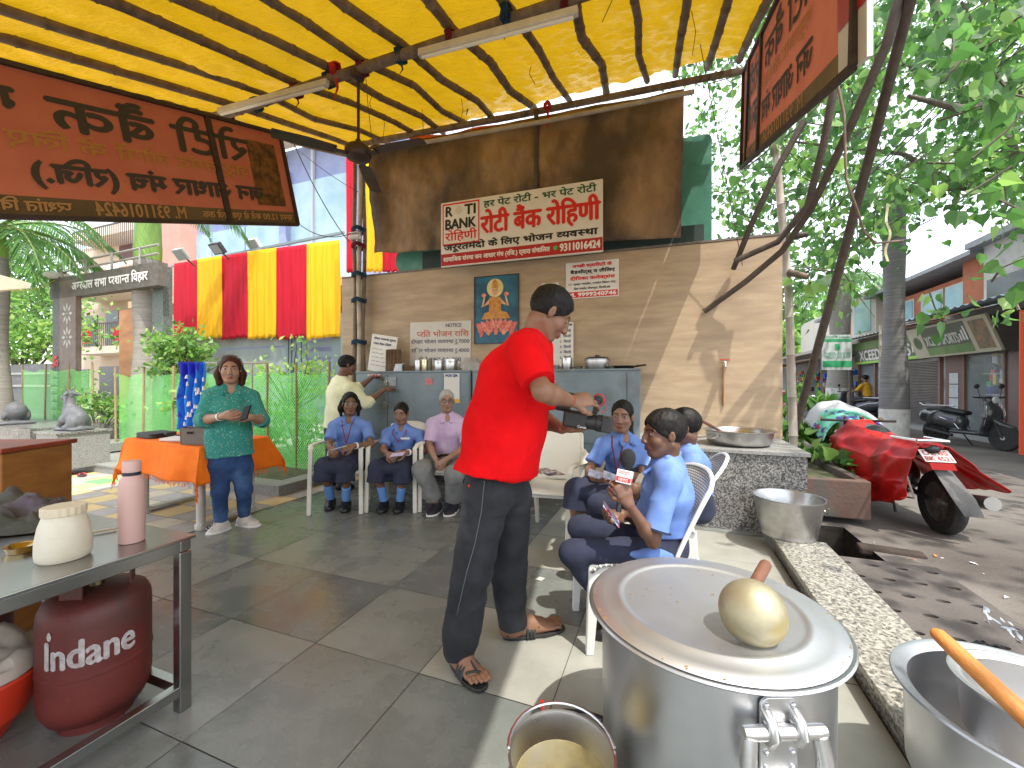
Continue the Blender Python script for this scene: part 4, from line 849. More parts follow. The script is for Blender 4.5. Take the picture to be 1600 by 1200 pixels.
# gas cylinders
def cylinder(c, label, text=True, rot=0):
    gr = M('cylinder_red', (.135, .019, .014), (.09, .013, .010), scale=5, rough=.55, bump=.12, bscale=60, c3=(.055, .030, .022), s3=3.4, t3=(.50, .70), detail=9); t = empty('gas_cylinder', c, label, 'gas cylinder', 'red gas cylinders under the steel table')
    r = .160; prof = [(0, .025), (.10, .028), (.135, .045), (.155, .085), (r, .13), (r, .222), (r+.003, .225), (r+.003, .235), (r, .238), (r, .405), (.157, .440), (.145, .468), (.115, .488), (.07, .498), (0, .502)]
    mb = MB(); mb.lathe(prof, c, UP, 44); mb.build('body', gr, t, smooth=True)
    mb = MB(); mb.lathe([(.10, 0), (.107, 0), (.107, .05), (.10, .05), (.10, 0)], c, UP, 30); mb.build('foot_ring', gr, t, smooth=True)
    mb = MB(); mb.lathe([(.022, .49), (.022, .575), (.012, .58), (.012, .60), (0, .60)], c, UP, 14); mb.build('valve', M('brass_dull', (.3, .24, .13), rough=.4, metal=1), t, smooth=True)
    for k in range(3):
        a = rot+2*math.pi*k/3; d = V((math.cos(a), math.sin(a), 0)); l = d.cross(UP); mb = MB()
        mb.prism([c+d*.098-l*.038+UP*.478, c+d*.098+l*.038+UP*.478, c+d*.098+l*.038+UP*.625, c+d*.098-l*.038+UP*.625], d, .006); mb.build('collar_post', gr, t)
    mb = MB(); mb.lathe([(.098, .612), (.108, .612), (.108, .632), (.098, .632), (.098, .612)], c, UP, 30); mb.build('collar_ring', gr, t, smooth=True)
    if text:
        d0 = nrm(V((-c.x, -c.y, 0))); a0 = math.atan2(d0.y, d0.x)-.12
        def bend(x, y, l): a = a0+x/r; return c+V((math.cos(a)*(r+.0012+l*.2), math.sin(a)*(r+.0012+l*.2), y))
        m = M('stencil_white', (.48, .44, .43), (.30, .24, .23), scale=40, rough=.8); lettering('Indane', V(c), BX, UP, -.125, .125, .275, .370, m, t, bold=.0035, bend=bend); lettering('Food', V(c), BX, UP, -.02, .02, .475, .487, m, t, bend=lambda x, y, l: c+V((math.cos(a0+x/.153)*(.1535), math.sin(a0+x/.153)*(.1535), y))) if False else None
        mb = MB(); ps = []
        for k in range(12): an = 2*math.pi*k/12; rr = .012*(1 if math.sin(an) < 0 else 1-.55*math.sin(an)); ps.append(bend(-.112+rr*math.cos(an)*.7,   .393+.016*math.sin(an), .002))
        mb.add(ps, [tuple(range(12))]); mb.build('flame_mark', m, t)
    return t
def at_ab(a, b, z=0): return AB(a, b, z)
cylinder(V((-1.60, 1.58, 0)), 'red gas cylinder with white lettering under the corner of the steel table', rot=.6); cylinder(V((-2.22, 1.62, 0)), 'second red gas cylinder cut off by the left picture edge', text=False)
# red tub with cloth below the table
c = V((-1.93, 1.44, 0)); t = empty('red_tub', c, 'red plastic tub under the steel table left of the gas cylinder', 'tub'); mb = MB(); mb.lathe([(0, .10), (.15, .10), (.19, .235), (.20, .24), (.205, .23), (.16, .085), (0, .085)], c, UP, 30); mb.build('body', M('tub_red', sRGB(196, 52, 28), rough=.45), t, smooth=True)
mb = MB(); mb.lathe([(.10, 0), (.15, .085), (.14, .085), (.09, 0)], c, UP, 24); mb.build('base', M('tub_red', (1, 0, 0)), t)
mb = MB(); mb.grid(lambda u, v: c+V((math.cos(u*6.2832)*.19*math.sin(v*1.57), math.sin(u*6.2832)*.19*math.sin(v*1.57), .235+.13*math.cos(v*1.57)*(1+.5*mnoise.noise(V((math.cos(u*6.28)*2, math.sin(u*6.28)*2, v*3))))+.03*mnoise.noise(V((math.cos(u*6.28)*6, math.sin(u*6.28)*6, v*5))))), 40, 16); tag(mb.build('cloth', M('cloth_beige', (.52, .44, .36), (.40, .33, .27), scale=9, rough=.9), smooth=True), 'crumpled beige cloth heaped in the red tub', 'cloth')
# table top things
def onT(px, py): d = (CH-TZ)*F/(py-600); p = P(px, py, d); p.z = TZ+.001; return p
p = onT(100, 872); t = empty('plastic_jar', p, 'yellowed white plastic jar with screw lid on the steel table', 'jar'); jm = M('jar_plastic', (.62, .58, .47), (.52, .47, .36), scale=6, rough=.38, c3=(.70, .66, .54), s3=3)
mb = MB(); mb.lathe([(0, 0), (.060, 0), (.068, .010), (.070, .03), (.069, .07), (.062, .115), (.052, .148), (.049, .152)], p, UP, 36); mb.build('body', jm, t, smooth=True)
mb = MB(); n = 36; pr = [(.054, .150), (.055, .153), (.055, .176), (.053, .179), (0, .180)]; mb.lathe(pr, p, UP, 72); 
mb.v = [tuple(V(v_)+(V((v_[0]-p.x, v_[1]-p.y, 0))*(.025 if (k % 72) % 4 < 2 else 0))) for k, v_ in enumerate(mb.v)]; mb.build('lid', M('jar_lid', (.66, .58, .42), (.58, .50, .36), scale=8, rough=.45), t)
p = onT(206, 846); t = empty('water_bottle', p, 'dusty pink metal water bottle on the steel table', 'bottle'); pm = M('dusty_pink', sRGB(196, 160, 152), rough=.45, bump=.05, bscale=400, bdist=.001)
mb = MB(); mb.lathe([(0, 0), (.036, 0), (.039, .004), (.039, .215), (.036, .235), (.028, .247), (.0265, .25)], p, UP, 32); mb.build('body', pm, t, smooth=True)
mb = MB(); mb.lathe([(.0275, .250), (.0275, .262)], p, UP, 28); mb.build('neck_ring', M('ring_dark', (.012, .012, .03), rough=.5), t, smooth=True)
mb = MB(); mb.lathe([(.026, .262), (.0275, .263), (.0275, .300), (.025, .304), (0, .305)], p, UP, 28); mb.build('cap', pm, t, smooth=True)
def clothheap(name, c, rx, ry, h, m, label, seed=0, ax=None, amp=.5):
    ax = ax or (AX, BX); mb = MB(); 
    mb.grid(lambda u, v: c+ax[0]*(math.cos(u*6.2832)*rx*v**.75*(1+.22*mnoise.noise(V((math.cos(u*6.28)*1.3, math.sin(u*6.28)*1.3, seed)))))+ax[1]*(math.sin(u*6.2832)*ry*v**.75)+UP*max(.004, h*(1-v**2.6)*(1+amp*mnoise.noise(V((math.cos(u*6.28)*v*3.2, math.sin(u*6.28)*v*3.2, seed))))+.024*mnoise.noise(V((math.cos(u*6.28)*v*8, math.sin(u*6.28)*v*8, seed+4)))), 64, 26)
    return tag(mb.build(name, m, smooth=True), label, 'cloth')
clothheap('folded_cloth', onT(28, 815), .17, .30, .085, M('dark_cloth', (.05, .052, .042), (.085, .085, .07), scale=7, rough=.95, bump=.3, bscale=200, c3=(.10, .075, .10), s3=3), 'crumpled dark olive cloth on the steel table behind the plastic jar', 3, amp=.9)
p = onT(34, 862); mb = MB(); mb.lathe([(0, .004), (.03, 0), (.034, .0), (.042, .022), (.046, .024), (.040, .020), (.03, .006), (0, .006)], p, UP, 26); t = mb.build('brass_bowl', M('brass_bowl', (.55, .43, .22), (.4, .3, .15), scale=12, rough=.25, metal=1), smooth=True); tag(t, 'small brass bowl left of the plastic jar', 'bowl')
mb = MB(); a, b = onT(130, 838), onT(182, 829); a.z += .008; b.z += .008; mb.tube([a, b], [.004, .003], seg=6); mb.tube([a+AX*.012, b+AX*.022], [.004, .003], seg=6); mb.lathe([(0, -.008), (.008, -.008), (.008, .008), (0, .008)], a+AX*.006, BX, 10); t = mb.build('tongs', stl, smooth=True); tag(t, 'thin steel tongs lying between the jar and the pink bottle', 'tongs')
# ------------------------------------------------------------------ big pots at right
alu = M('aluminium', (.60, .61, .63), (.50, .51, .53), scale=3, rough=.36, metal=1, rvar=.1, bump=.12, bscale=7, c3=(.42, .43, .45), s3=2.4, t3=(.5, .75), spec=.5, bdist=.004)
alu_in = M('aluminium_bright', (.66, .66, .66), (.58, .58, .58), scale=5, rough=.42, metal=1, rvar=.06); curry = M('curry_stain', sRGB(150, 118, 60), sRGB(120, 92, 50), scale=20, rough=.7)
PZ = .615; pcx = V((.587, 1.232, 0)); PRr = .325
t = empty('cooking_pot', pcx, 'huge aluminium cooking pot with flanged rim in the right foreground', 'pot')
mb = MB(); mb.lathe([(0, .05), (.22, .05), (.27, .07), (.298, .12), (.306, .20), (.309, .56), (.311, .585), (.345, .592), (.349, .597), (.345, .602), (.30, .600), (.296, .58), (.292, .2), (.26, .09), (0, .07)], pcx, UP, 72); mb.build('body', alu, t, smooth=50)
mb = MB(); mb.lathe([(0, 0), (.2, 0), (.2, .05), (0, .05)], pcx, UP, 20); mb.build('base_ring', M('soot', (.02, .02, .02), rough=.9), t)
d = V((.03, -1, 0)).normalized(); l = UP.cross(d).normalized(); hb = pcx+d*.3115; al = M('cast_aluminium', (.66, .66, .66), (.58, .58, .58), scale=20, rough=.34, metal=1)
def rod(pts, rad, nm, m=al, seg=12): mbb = MB(); mbb.tube(pts, rad, seg=seg); return mbb.build(nm, m, t, smooth=True)
mb = MB(); mb.prism(rounded(hb-l*.043+UP*.385, l, UP, .086, .185, .02), d, .007); hp = mb.build('handle_plate', al, t, bev=.002)
for x in (-.03, .03):
    for z in (.415, .45, .515, .555): MB().ell(hb+d*.008+l*x+UP*z, .0065, seg=10, rings=6).build('rivet', al, hp, smooth=True)
rod([hb+d*.022-l*.092+UP*.508, hb+d*.022-l*.075+UP*.506, hb+d*.022+l*.075+UP*.506, hb+d*.022+l*.092+UP*.508], [.013, .016, .016, .013], 'hinge_pin')
for x in (-.032, .032): rod([hb+d*.003+l*x+UP*.545, hb+d*.030+l*x+UP*.532, hb+d*.040+l*x+UP*.508, hb+d*.026+l*x+UP*.486, hb+d*.004+l*x+UP*.482], .011, 'hinge_loop')
rod([hb+d*.024-l*.078+UP*.50, hb+d*.030-l*.086+UP*.45, hb+d*.036-l*.078+UP*.395, hb+d*.038-l*.045+UP*.365, hb+d*.038+l*.045+UP*.365, hb+d*.036+l*.078+UP*.395, hb+d*.030+l*.086+UP*.45, hb+d*.024+l*.078+UP*.50], [.016, .018, .0175, .0175, .0175, .0175, .018, .016], 'handle')
lidm = M('lid_aluminium', (.60, .62, .65), (.50, .52, .555), scale=2.5, rough=.52, metal=1, rvar=.08, bump=.02, bscale=70, c3=(.50, .51, .53), s3=3, t3=(.5, .8))
mb = MB(); mb.lathe([(0, .611), (.10, .611), (.235, .612), (.246, .614), (.252, .6175), (.262, .617), (.27, .613), (.30, .612), (.334, .608), (.338, .604), (.334, .603), (.3, .605), (0, .605)], pcx, UP, 80); t = mb.build('pot_lid', lidm, smooth=60); tag(t, 'round aluminium lid covering the huge cooking pot', 'lid')
mb = MB()
for k in range(60):
    a = random.uniform(0, 6.28); r = random.choice((random.uniform(.325, .334), random.uniform(.05, .25), .333)); s_ = random.uniform(.001, .0035); c = pcx+V((math.cos(a)*r, math.sin(a)*r, .6135 if r < .24 else .6125-(r-.3)*.12)); mb.ell(c, (s_*random.uniform(.7, 2), s_, .0008), seg=8, rings=4)
mb.build('food_spots', curry, t)['kind'] = 'stuff'
# ladle resting on the lid
c = P(1174, 948, 1.045); n_ = nrm(V((-.42, -.62, .66))); t = empty('ladle', V((c.x, c.y, .62)), 'deep ladle with stained bowl upside down on the big pot lid', 'ladle')
x_ = nrm(n_.cross(UP)); mb = MB(); rb = .079
mb.lathe([(rb*1.0, -.012), (rb*.985, .006), (rb*.90, .028), (rb*.72, .046), (rb*.45, .058), (rb*.2, .063), (0, .064)], c-n_*.035, n_, 40); lm = M('ladle_metal', (.40, .365, .25), (.29, .26, .17), scale=9, rough=.52, metal=.6, c3=(.40, .31, .12), s3=5, t3=(.55, .68), bump=.04, bscale=60); mb.build('bowl', lm, t, smooth=True, solid=.003)
mb = MB(); s0 = c-n_*.03+UP*.05; mb.tube([P(1178, 915, 1.10), P(1188, 897, 1.16), P(1196, 883, 1.22)], [.015, .016, .0165], seg=14); mb.build('handle', M('ladle_wood', (.20, .085, .05), (.14, .06, .035), scale=14, rough=.6, stretch=(1, 1, 4)), t, smooth=True)
# bucket in front
c = V((.130, 1.075, 0)); t = empty('bucket', c, 'steel bucket with yellow residue inside at the bottom picture edge', 'bucket'); mb = MB(); mb.lathe([(0, .01), (.10, .01), (.136, .295), (.141, .300), (.141, .306), (.134, .304), (.131, .295), (.098, .02), (0, .02)], c, UP, 44); mb.build('body', stl2, t, smooth=50)
mb = MB(); mb.lathe([(0, .022), (.0985, .024), (.124, .23), (.1225, .23), (.097, .03), (0, .03)], c, UP, 40); mb.build('residue', M('yellow_residue', sRGB(176, 164, 122), sRGB(136, 122, 80), scale=9, rough=.6, c3=sRGB(150, 145, 128), s3=4), t, smooth=True)
mb = MB(); mb.tube([c+V((.140*math.cos(a), .140*math.sin(a)+.004, .312+.01*math.sin(a))) for a in [math.pi*k/16 for k in range(17)]], .0045, seg=6); mb.build('bail', stl, t, smooth=True)
mb = MB(); mb.box(c+V((-.04, .145, .315)), (.010, .014, .018)); mb.build('bail_grip', M('grip_red', sRGB(180, 30, 24), rough=.4), t)
pole('gas_hose', [G(940, 1128, .02), G(985, 1150, .02), G(1040, 1175, .02)], .011, M('rubber_black', (.01, .01, .011), rough=.6), 'black rubber gas hose lying on the floor beside the big pot', cat='hose', node=0, taper=1)
pole('gas_hose', [G(880, 1110, .012), G(915, 1112, .012), G(960, 1128, .012), G(1000, 1150, .012)], .006, M('rubber_black', (.01, .01, .011), rough=.6), 'thin dark cable on the floor between bucket and big pot', cat='cable', node=0, taper=1)
# the pot at the bottom right, with a smaller pot and a stick
c = V((1.385, 1.055, .115)); t = empty('cooking_pot', c, 'wide aluminium pot on the ledge at the bottom right corner holding a smaller pot', 'pot'); mb = MB(); mb.lathe([(0, 0), (.20, 0), (.255, .02), (.27, .06), (.275, .285), (.295, .298), (.305, .305), (.302, .311), (.285, .308), (.266, .295), (.262, .07), (.24, .03), (0, .018)], c, UP, 64); mb.build('body', alu, t, smooth=50)
c2 = c+V((.02, .03, .03)); t = empty('small_pot', c2+UP*.02, 'smaller white-scummed aluminium pot inside the wide pot', 'pot'); mb = MB(); mb.lathe([(0, .12), (.10, .12), (.145, .16), (.155, .29), (.172, .305), (.175, .311), (.165, .312), (.148, .300), (.14, .17), (.1, .135), (0, .135)], c2, UP, 56); mb.build('body', alu_in, t, smooth=50)
mb = MB(); mb.lathe([(0, .172), (.06, .174), (.11, .172), (.139, .176)], c2, UP, 40); mb.build('scum', M('white_scum', (.62, .60, .52), (.5, .48, .40), scale=14, rough=.35, bump=.5, bscale=30), t, smooth=True)
a, b = P(1458, 984, 1.17), P(1640, 1155, .93); mb = MB(); mb.tube([a, a.lerp(b, .04), a.lerp(b, .2), a.lerp(b, .6), b], [.010, .020, .0235, .025, .027], seg=14, flat=.8); t = mb.build('wooden_stick', M('stick_wood', sRGB(196, 134, 66), sRGB(160, 98, 44), scale=7, rough=.6, stretch=(3, 1, 1), bump=.2, bscale=60), smooth=True); tag(t, 'thick wooden stirring stick leaning across the wide pot', 'stick')
# tub on the ledge
c = V((2.13, 3.16, .110)); t = empty('steel_tub', c, 'steel tub with two ring handles standing on the granite ledge', 'tub'); mb = MB(); mb.lathe([(0, .005), (.178, .005), (.182, .0), (.186, .012), (.184, .022), (.190, .045), (.2345, .285), (.241, .288), (.241, .296), (.233, .294), (.229, .284), (.18, .03), (0, .02)], c, UP, 56); mb.build('body', stl2, t, smooth=50)
for s_ in (-1, 1):
    d = BX*s_; mb = MB(); pts = [c+d*(.232+.018*math.sin(x*.5))+AX*(.035*math.cos(x))+UP*(.235-.045*math.sin(x)) for x in [math.pi*k/10 for k in range(11)]]; mb.tube(pts, .005, seg=6); mb.build('ring_handle', stl, t, smooth=True)
# karahi on the platform
c = V((2.13, 3.85, .702)); t = empty('karahi', c, 'shallow steel pan of brown curry on the granite platform', 'pan'); mb = MB(); mb.lathe([(0, .006), (.20, 0), (.262, .02), (.275, .05), (.283, .128), (.302, .136), (.304, .142), (.285, .142), (.272, .128), (.262, .05), (0, .03)], c, UP, 56); mb.build('body', stl2, t, smooth=50)
mb = MB(); mb.lathe([(0, .098), (.2, .099), (.269, .097)], c, UP, 44); mb.build('curry', M('curry', sRGB(128, 92, 44), sRGB(96, 62, 30), scale=6, rough=.25, c3=sRGB(150, 118, 66), s3=3), t, smooth=True)
d = nrm(V((-1, -.3, 0))); mb = MB(); mb.tube([c+d*.285+UP*.10+nrm(d.cross(UP))*(.05*math.cos(x))+d*(.035*math.sin(x))-UP*(.03*math.sin(x)) for x in [math.pi*k/8 for k in range(9)]], .008, seg=7); mb.build('handle', stl, t, smooth=True)
mb = MB(); mb.tube([c+V((-.12, .0, .10)), c+V((-.24, -.02, .16)), c+V((-.38, -.05, .235))], [.008, .014, .016], seg=9); mb.ell(c+V((-.08, .0, .10)), (.05, .05, .02)); t = mb.build('spoon', M('spoon_wood', (.16, .075, .05), rough=.6), smooth=True); tag(t, 'wooden-handled spoon leaning in the pan of curry', 'spoon')
mb = MB(); c = G(843, 905, .004); mb.add([c+V((-.03, 0, 0)), c+V((.01, -.02, 0)), c+V((.035, .0, .006)), c+V((.0, .03, .002))], [(0, 1, 2, 3)]); tag(mb.build('paper_scrap', paper, solid=.001), 'tiny white paper scrap on the slate floor right of the man in red', 'paper')
# two uprights tied together at the left end of the wall
for px, m, r, lab in ((553, bam, .034, 'brown left pole of the tied trio at the left end of the plywood wall'), (561, bam_l, .036, 'pale middle pole of the tied trio at the left end of the plywood wall'), (567, bam, .030, 'brown right pole of the tied trio at the left end of the plywood wall')):
    p = W(px, 600, .14+.03*(px == 561)); pole('bamboo_post', [V((p.x, p.y, 0)), V((p.x+.02, p.y, CZ(4.9)-.05))], r, m, lab, cat='post', bend=.02)
for py, ci in ((360, 0), (430, 2), (470, 2), (535, 0), (385, 1)): tie(W(561, py, .16), UP, .10, ci, .10 if ci == 2 else .02, ['blue', 'maroon', 'teal'][ci]+' cloth binding the tied poles at the left end of the wall')
p = W(556, 370, .28); t = empty('cctv_camera', p, 'small white bullet camera on the tied bamboo poles', 'camera'); mb = MB(); mb.tube([p-WX*.10-WN*.0, p+WX*.06], .035, seg=14); mb.build('housing', M('camera_white', (.55, .55, .53), rough=.4), t, smooth=True); mb = MB(); mb.box(p-WX*.02+UP*.055, (.16, .07, .012), (WX, WN, UP)); mb.build('sun_shield', M('camera_white', (.6, .6, .6)), t, bev=.003)
mb = MB(); mb.lathe([(0, .001), (.028, .001), (.03, -.002)], p-WX*.10, -WX, 14); mb.build('lens', blk, t)
# ------------------------------------------------------------------ left: cloth-covered table, net, garden, gate, houses
KC = V((-2.62, 4.60, 0))
def LK(t, s, z=0): return KC-BX*t+AX*s+UP*z
mb = MB(); mb.prism([LK(0, 0, -.03), LK(0, 3.2, -.03), LK(9, 3.2, -.03), LK(9, 0, -.03)], UP, .125); t = mb.build('garden_kerb', gran_g); tag(t, 'raised granite-edged garden bed behind the covered table', 'kerb')
mb = MB(); mb.prism([LK(-.01, -.01, .095), LK(-.01, .22, .095), LK(9, .22, .095), LK(9, -.01, .095)], UP, .03); mb.build('slab', gran_g, t, bev=.004)
mb = MB(); mb.prism([LK(-.01, .23, .095), LK(-.01, 3.2, .095), LK(.22, 3.2, .095), LK(.22, .23, .095)], UP, .03); mb.build('slab', gran_g, t, bev=.004)
mb = MB(); mb.prism([LK(.23, .23, .09), LK(.23, 3.2, .09), LK(2.6, 3.2, .09), LK(2.6, .23, .09)], UP, .02); tag(mb.build('garden_soil', M('garden_soil', (.10, .12, .05), (.06, .05, .03), scale=9, rough=.95)), kind='structure')
mb = MB(); mb.prism([LK(4.75, .5, .12), LK(4.75, 4, .12), LK(5.44, 4, .12), LK(5.44, .5, .12)], UP, .14); t = mb.build('granite_step', gran_g); tag(t, 'broad upper granite step leading to the left gate', 'step')
mb = MB(); mb.prism([LK(5.46, .03, .126), LK(5.46, 4, .126), LK(12, 4, .126), LK(12, .03, .126)], UP, .425); t = mb.build('granite_plinth', gran); tag(t, 'speckled granite plinth under the left stone bull', 'plinth')
mb = MB(); mb.prism([LK(20, 3.2, -.05), LK(-4, 3.2, -.05), LK(-4, 12, -.05), LK(20, 12, -.05)], UP, .12); tag(mb.build('courtyard', M('courtyard_paving', (.32, .30, .27), (.42, .40, .36), scale=3, rough=.8)), kind='structure')
# covered table
oc = M('orange_cotton', sRGB(252, 132, 18), sRGB(240, 114, 10), scale=6, rough=.85, bump=.35, bscale=220, bdist=.001, trans=.2)
c_fl = V((-2.70, 3.50, 0)); ux = nrm(V((.97, .10, 0))); TZ2 = .735
pA, pB = P(205, 690, 3.85), P(318, 690, 3.35); pA.z = pB.z = TZ2
ex = nrm(pB-pA); ey = nrm(UP.cross(ex)); 
if ey.y < 0: ey = -ey
pA = P(196, 690, 4.0); pA.z = TZ2; pB = P(312, 700, 3.42); pB.z = TZ2; pC = P(420, 684, 4.12); pC.z = TZ2
ex = pB-pA; ey = pC-pB; pD = pA+ey
t = empty('plastic_table', (pA+pC)/2*1.0-UP*TZ2, 'white plastic table under the orange cloth', 'table')
mb = MB(); mb.prism([pA-UP*.035, pB-UP*.035, pC-UP*.035, pD-UP*.035], UP, .03); mb.build('tabletop', M('white_plastic', (.7, .7, .66)), t)
legm = M('table_leg', (.50, .48, .43), (.42, .40, .35), scale=6, rough=.5)
for f, g in ((.12, .14), (.88, .14), (.12, .86), (.88, .86)):
    p = pA+ex*f+ey*g; p.z = 0; mb = MB(); mb.lathe([(.045, 0), (.045, .03), (.034, .05), (.034, TZ2-.03)], p, UP, 18); mb.build('leg', legm, t, smooth=True)
for f in (.12, .88): mb = MB(); a = pA+ex*f+ey*.1; b = pA+ex*f+ey*.9; a.z = b.z = .035; mb.beam(a, b, .08, .03); mb.build('foot_bar', legm, t, bev=.006)
mb = MB()
def cl(u, v):
    # u along the front, v along the side; cloth reaches past the tabletop and drops
    x = -.28+1.52*u; y = -.42+1.75*v; ox = max(0, -x)+max(0, x-1); oy = max(0, -y)+max(0, y-1)
    bx = min(1, max(0, x)); by = min(1, max(0, y)); p = pA+ex*bx+ey*by; lx, ly = ex.length, ey.length
    dx = ox*lx; dy = oy*ly; drop = math.hypot(dx, dy) if (ox > 0 and oy > 0) else max(dx, dy)
    w = .5+.5*math.sin((x*lx*9 if oy > 0 and ox == 0 else y*ly*9)+1.5*mnoise.noise(V((x*2, y*2, 0)))); fl = .06*w*min(1, drop/.25)+.10*drop
    out = V((0, 0, 0))
    if ox > 0: out += nrm(ex)*(-1 if x < 0 else 1)*(fl if oy == 0 else fl*1.3)
    if oy > 0: out += nrm(ey)*(-1 if y < 0 else 1)*(fl if ox == 0 else fl*1.3)
    return p+out+UP*(.006-drop*.97+.004*mnoise.noise(p*9))
mb.grid(cl, 90, 90); cloth_o = mb.build('tablecloth', oc, smooth=True, fix=False, solid=.003); tag(cloth_o, 'bright orange fringed cloth draped over the plastic table', 'tablecloth')
mb = MB()
for k in range(110):
    for (u, v) in ((k/109, 0), (1, k/109), (0, k/109)):
        if random.random() < .8: p = cl(u, v); mb.tube([p, p-UP*random.uniform(.025, .055)+V((random.uniform(-.012, .012), random.uniform(-.012, .012), 0))], .0022, seg=3, cap=False)
mb.build('fringe', oc, cloth_o, fix=False)['kind'] = 'stuff'
def onT2(px, py): d = (CH-TZ2-.01)*F/(py-600); p = P(px, py, d); p.z = TZ2+.012; return p
def ontab(f, g): p = pA+ex*f+ey*g; p.z = TZ2+.012; return p
p = ontab(.16, .24); mb = MB(); a_ = (nrm(ex), nrm(ey), UP); mb.prism(rounded(p-a_[0]*.15-a_[1]*.12, a_[0], a_[1], .32, .26, .05), UP, .045); mb.tube([p+a_[0]*.15+UP*.04, p+a_[0]*.22+UP*.03, p+a_[0]*.26+a_[1]*.1+UP*.01], .012, seg=7); t = mb.build('laptop_bag', M('bag_black', (.014, .014, .016), (.03, .03, .033), scale=20, rough=.6), bev=.012); tag(t, 'flat black bag lying on the orange cloth', 'bag')
p = ontab(.52, .20); mb = MB(); mb.box(p+UP*.006, (.30, .21, .012), (nrm(ex+ey*.4), nrm(ey-ex*.4), UP)); mb.box(p+UP*.016, (.29, .21, .006), (nrm(ex+ey*.2), nrm(ey-ex*.2), UP)); tag(mb.build('paper_stack', paper), 'small stack of white papers on the orange cloth', 'papers')
p = ontab(.84, .13); ax1, ax2 = nrm(ex+ey*.5), nrm(ey-ex*.5); t = empty('storage_basket', p, 'grey-brown plastic basket with handle slot on the orange cloth', 'basket'); bk = M('basket_brown', (.115, .092, .075), (.15, .12, .10), scale=60, rough=.6, bump=.4, bscale=200)
for s1, w_, off in ((ax1, .26, ax2*-.09), (ax1, .26, ax2*.09), (ax2, .172, ax1*-.126), (ax2, .172, ax1*.126)): mb = MB(); mb.prism([p+off-s1*(w_/2)*.92, p+off+s1*(w_/2)*.92, p+off*1.06+s1*(w_/2)+UP*.14, p+off*1.06-s1*(w_/2)+UP*.14], UP.cross(s1), .008); mb.build('side', bk, t)
mb = MB(); mb.prism([p-ax1*.12-ax2*.085+UP*.002, p+ax1*.12-ax2*.085+UP*.002, p+ax1*.12+ax2*.085+UP*.002, p-ax1*.12+ax2*.085+UP*.002], UP, .006); mb.build('bottom', bk, t)
mb = MB(); mb.prism([p+ax2*-.1095+x*ax1+UP*z for x, z in ((-.06, .095), (0, .095), (0, .115), (-.06, .115))], ax2, -.003); mb.build('handle_slot', M('hole_dark', (0, 0, 0)), t)
p = ontab(.60, .40); t = empty('plastic_bottle', p, 'clear plastic bottle with an orange cap on the orange cloth', 'bottle'); mb = MB(); mb.lathe([(0, 0), (.036, 0), (.04, .02), (.037, .09), (.04, .1), (.04, .17), (.018, .235), (.015, .245)], p, UP, 22); mb.build('body', M('pet_plastic', (.75, .8, .8), rough=.08, alpha=.35), t, smooth=True); mb = MB(); mb.lathe([(.017, .245), (.017, .27), (0, .27)], p, UP, 16); mb.build('cap', M('cap_orange', sRGB(230, 150, 30), rough=.4), t, smooth=True)
# blue garment on a rail
t = empty('garment_rail', P(300, 690, 5.2), 'thin wooden rail behind the covered table', 'rail'); mb = MB(); mb.tube([P(278, 568, 5.2), P(420, 567, 5.35)], .012, seg=8); mb.build('bar', bam_l, t); 
for px in (284, 394): mb = MB(); a = P(px, 567, 5.25); mb.tube([V((a.x, a.y, .12)), a], .011, seg=8); mb.build('post', bam_l, t)
bc = M('royal_blue', sRGB(28, 50, 205), sRGB(20, 34, 170), scale=3, rough=.7, c3=sRGB(40, 130, 220), s3=2.2, t3=(.5, .56))
mb = MB()
mb.grid(lambda u, v: P(283+40*u-6*(1-u)*v+2*math.sin(v*9), 566+112*v*(.72+.28*(1-abs(u-.35))), 5.12)+V((0, .05*math.sin(u*22+v*3)-.05*(1-v), 0)), 44, 30); t = mb.build('blue_garment', bc, smooth=True, solid=.006); tag(t, 'royal blue garment hanging on the rail behind the covered table', 'garment')
mb = MB()
for k in range(26):
    u = random.random(); p = P(288+30*u, 585+80*random.random(), 5.02); mb.tube([p, p-UP*random.uniform(.03, .06)], [.008, .014], seg=5)
mb.build('tassel', M('tassel_white', (.6, .6, .62), rough=.8), t)['kind'] = 'stuff'
# green plastic net
net = bpy.data.materials.new('green_net'); net.use_nodes = True; n = net.node_tree; N = n.nodes; L = n.links; p = N['Principled BSDF']; p.inputs['Base Color'].default_value = lin(sRGB(150, 248, 140)); p.inputs['Roughness'].default_value = .5
uv = N.new('ShaderNodeUVMap'); sx = N.new('ShaderNodeSeparateXYZ'); L.new(uv.outputs[0], sx.inputs[0])
def mth(op, a, b=None):
    m = N.new('ShaderNodeMath'); m.operation = op
    for i, x in enumerate((a, b)):
        if x is None: continue
        if isinstance(x, (int, float)): m.inputs[i].default_value = x
        else: L.new(x, m.inputs[i])
    return m.outputs[0]
k_ = 6.2832/.030
s1 = mth('SINE', mth('MULTIPLY', mth('ADD', sx.outputs[0], mth('MULTIPLY', sx.outputs[1], .6)), k_)); s2 = mth('SINE', mth('MULTIPLY', mth('SUBTRACT', sx.outputs[0], mth('MULTIPLY', sx.outputs[1], .6)), k_))
al_ = mth('LESS_THAN', mth('MULTIPLY', mth('ADD', s1, 1.0), mth('ADD', s2, 1.0)), .55)
tr = N.new('ShaderNodeBsdfTranslucent'); tr.inputs[0].default_value = lin(sRGB(120, 250, 110)); mx = N.new('ShaderNodeMixShader'); mx.inputs[0].default_value = .45; L.new(p.outputs[0], mx.inputs[1]); L.new(tr.outputs[0], mx.inputs[2])
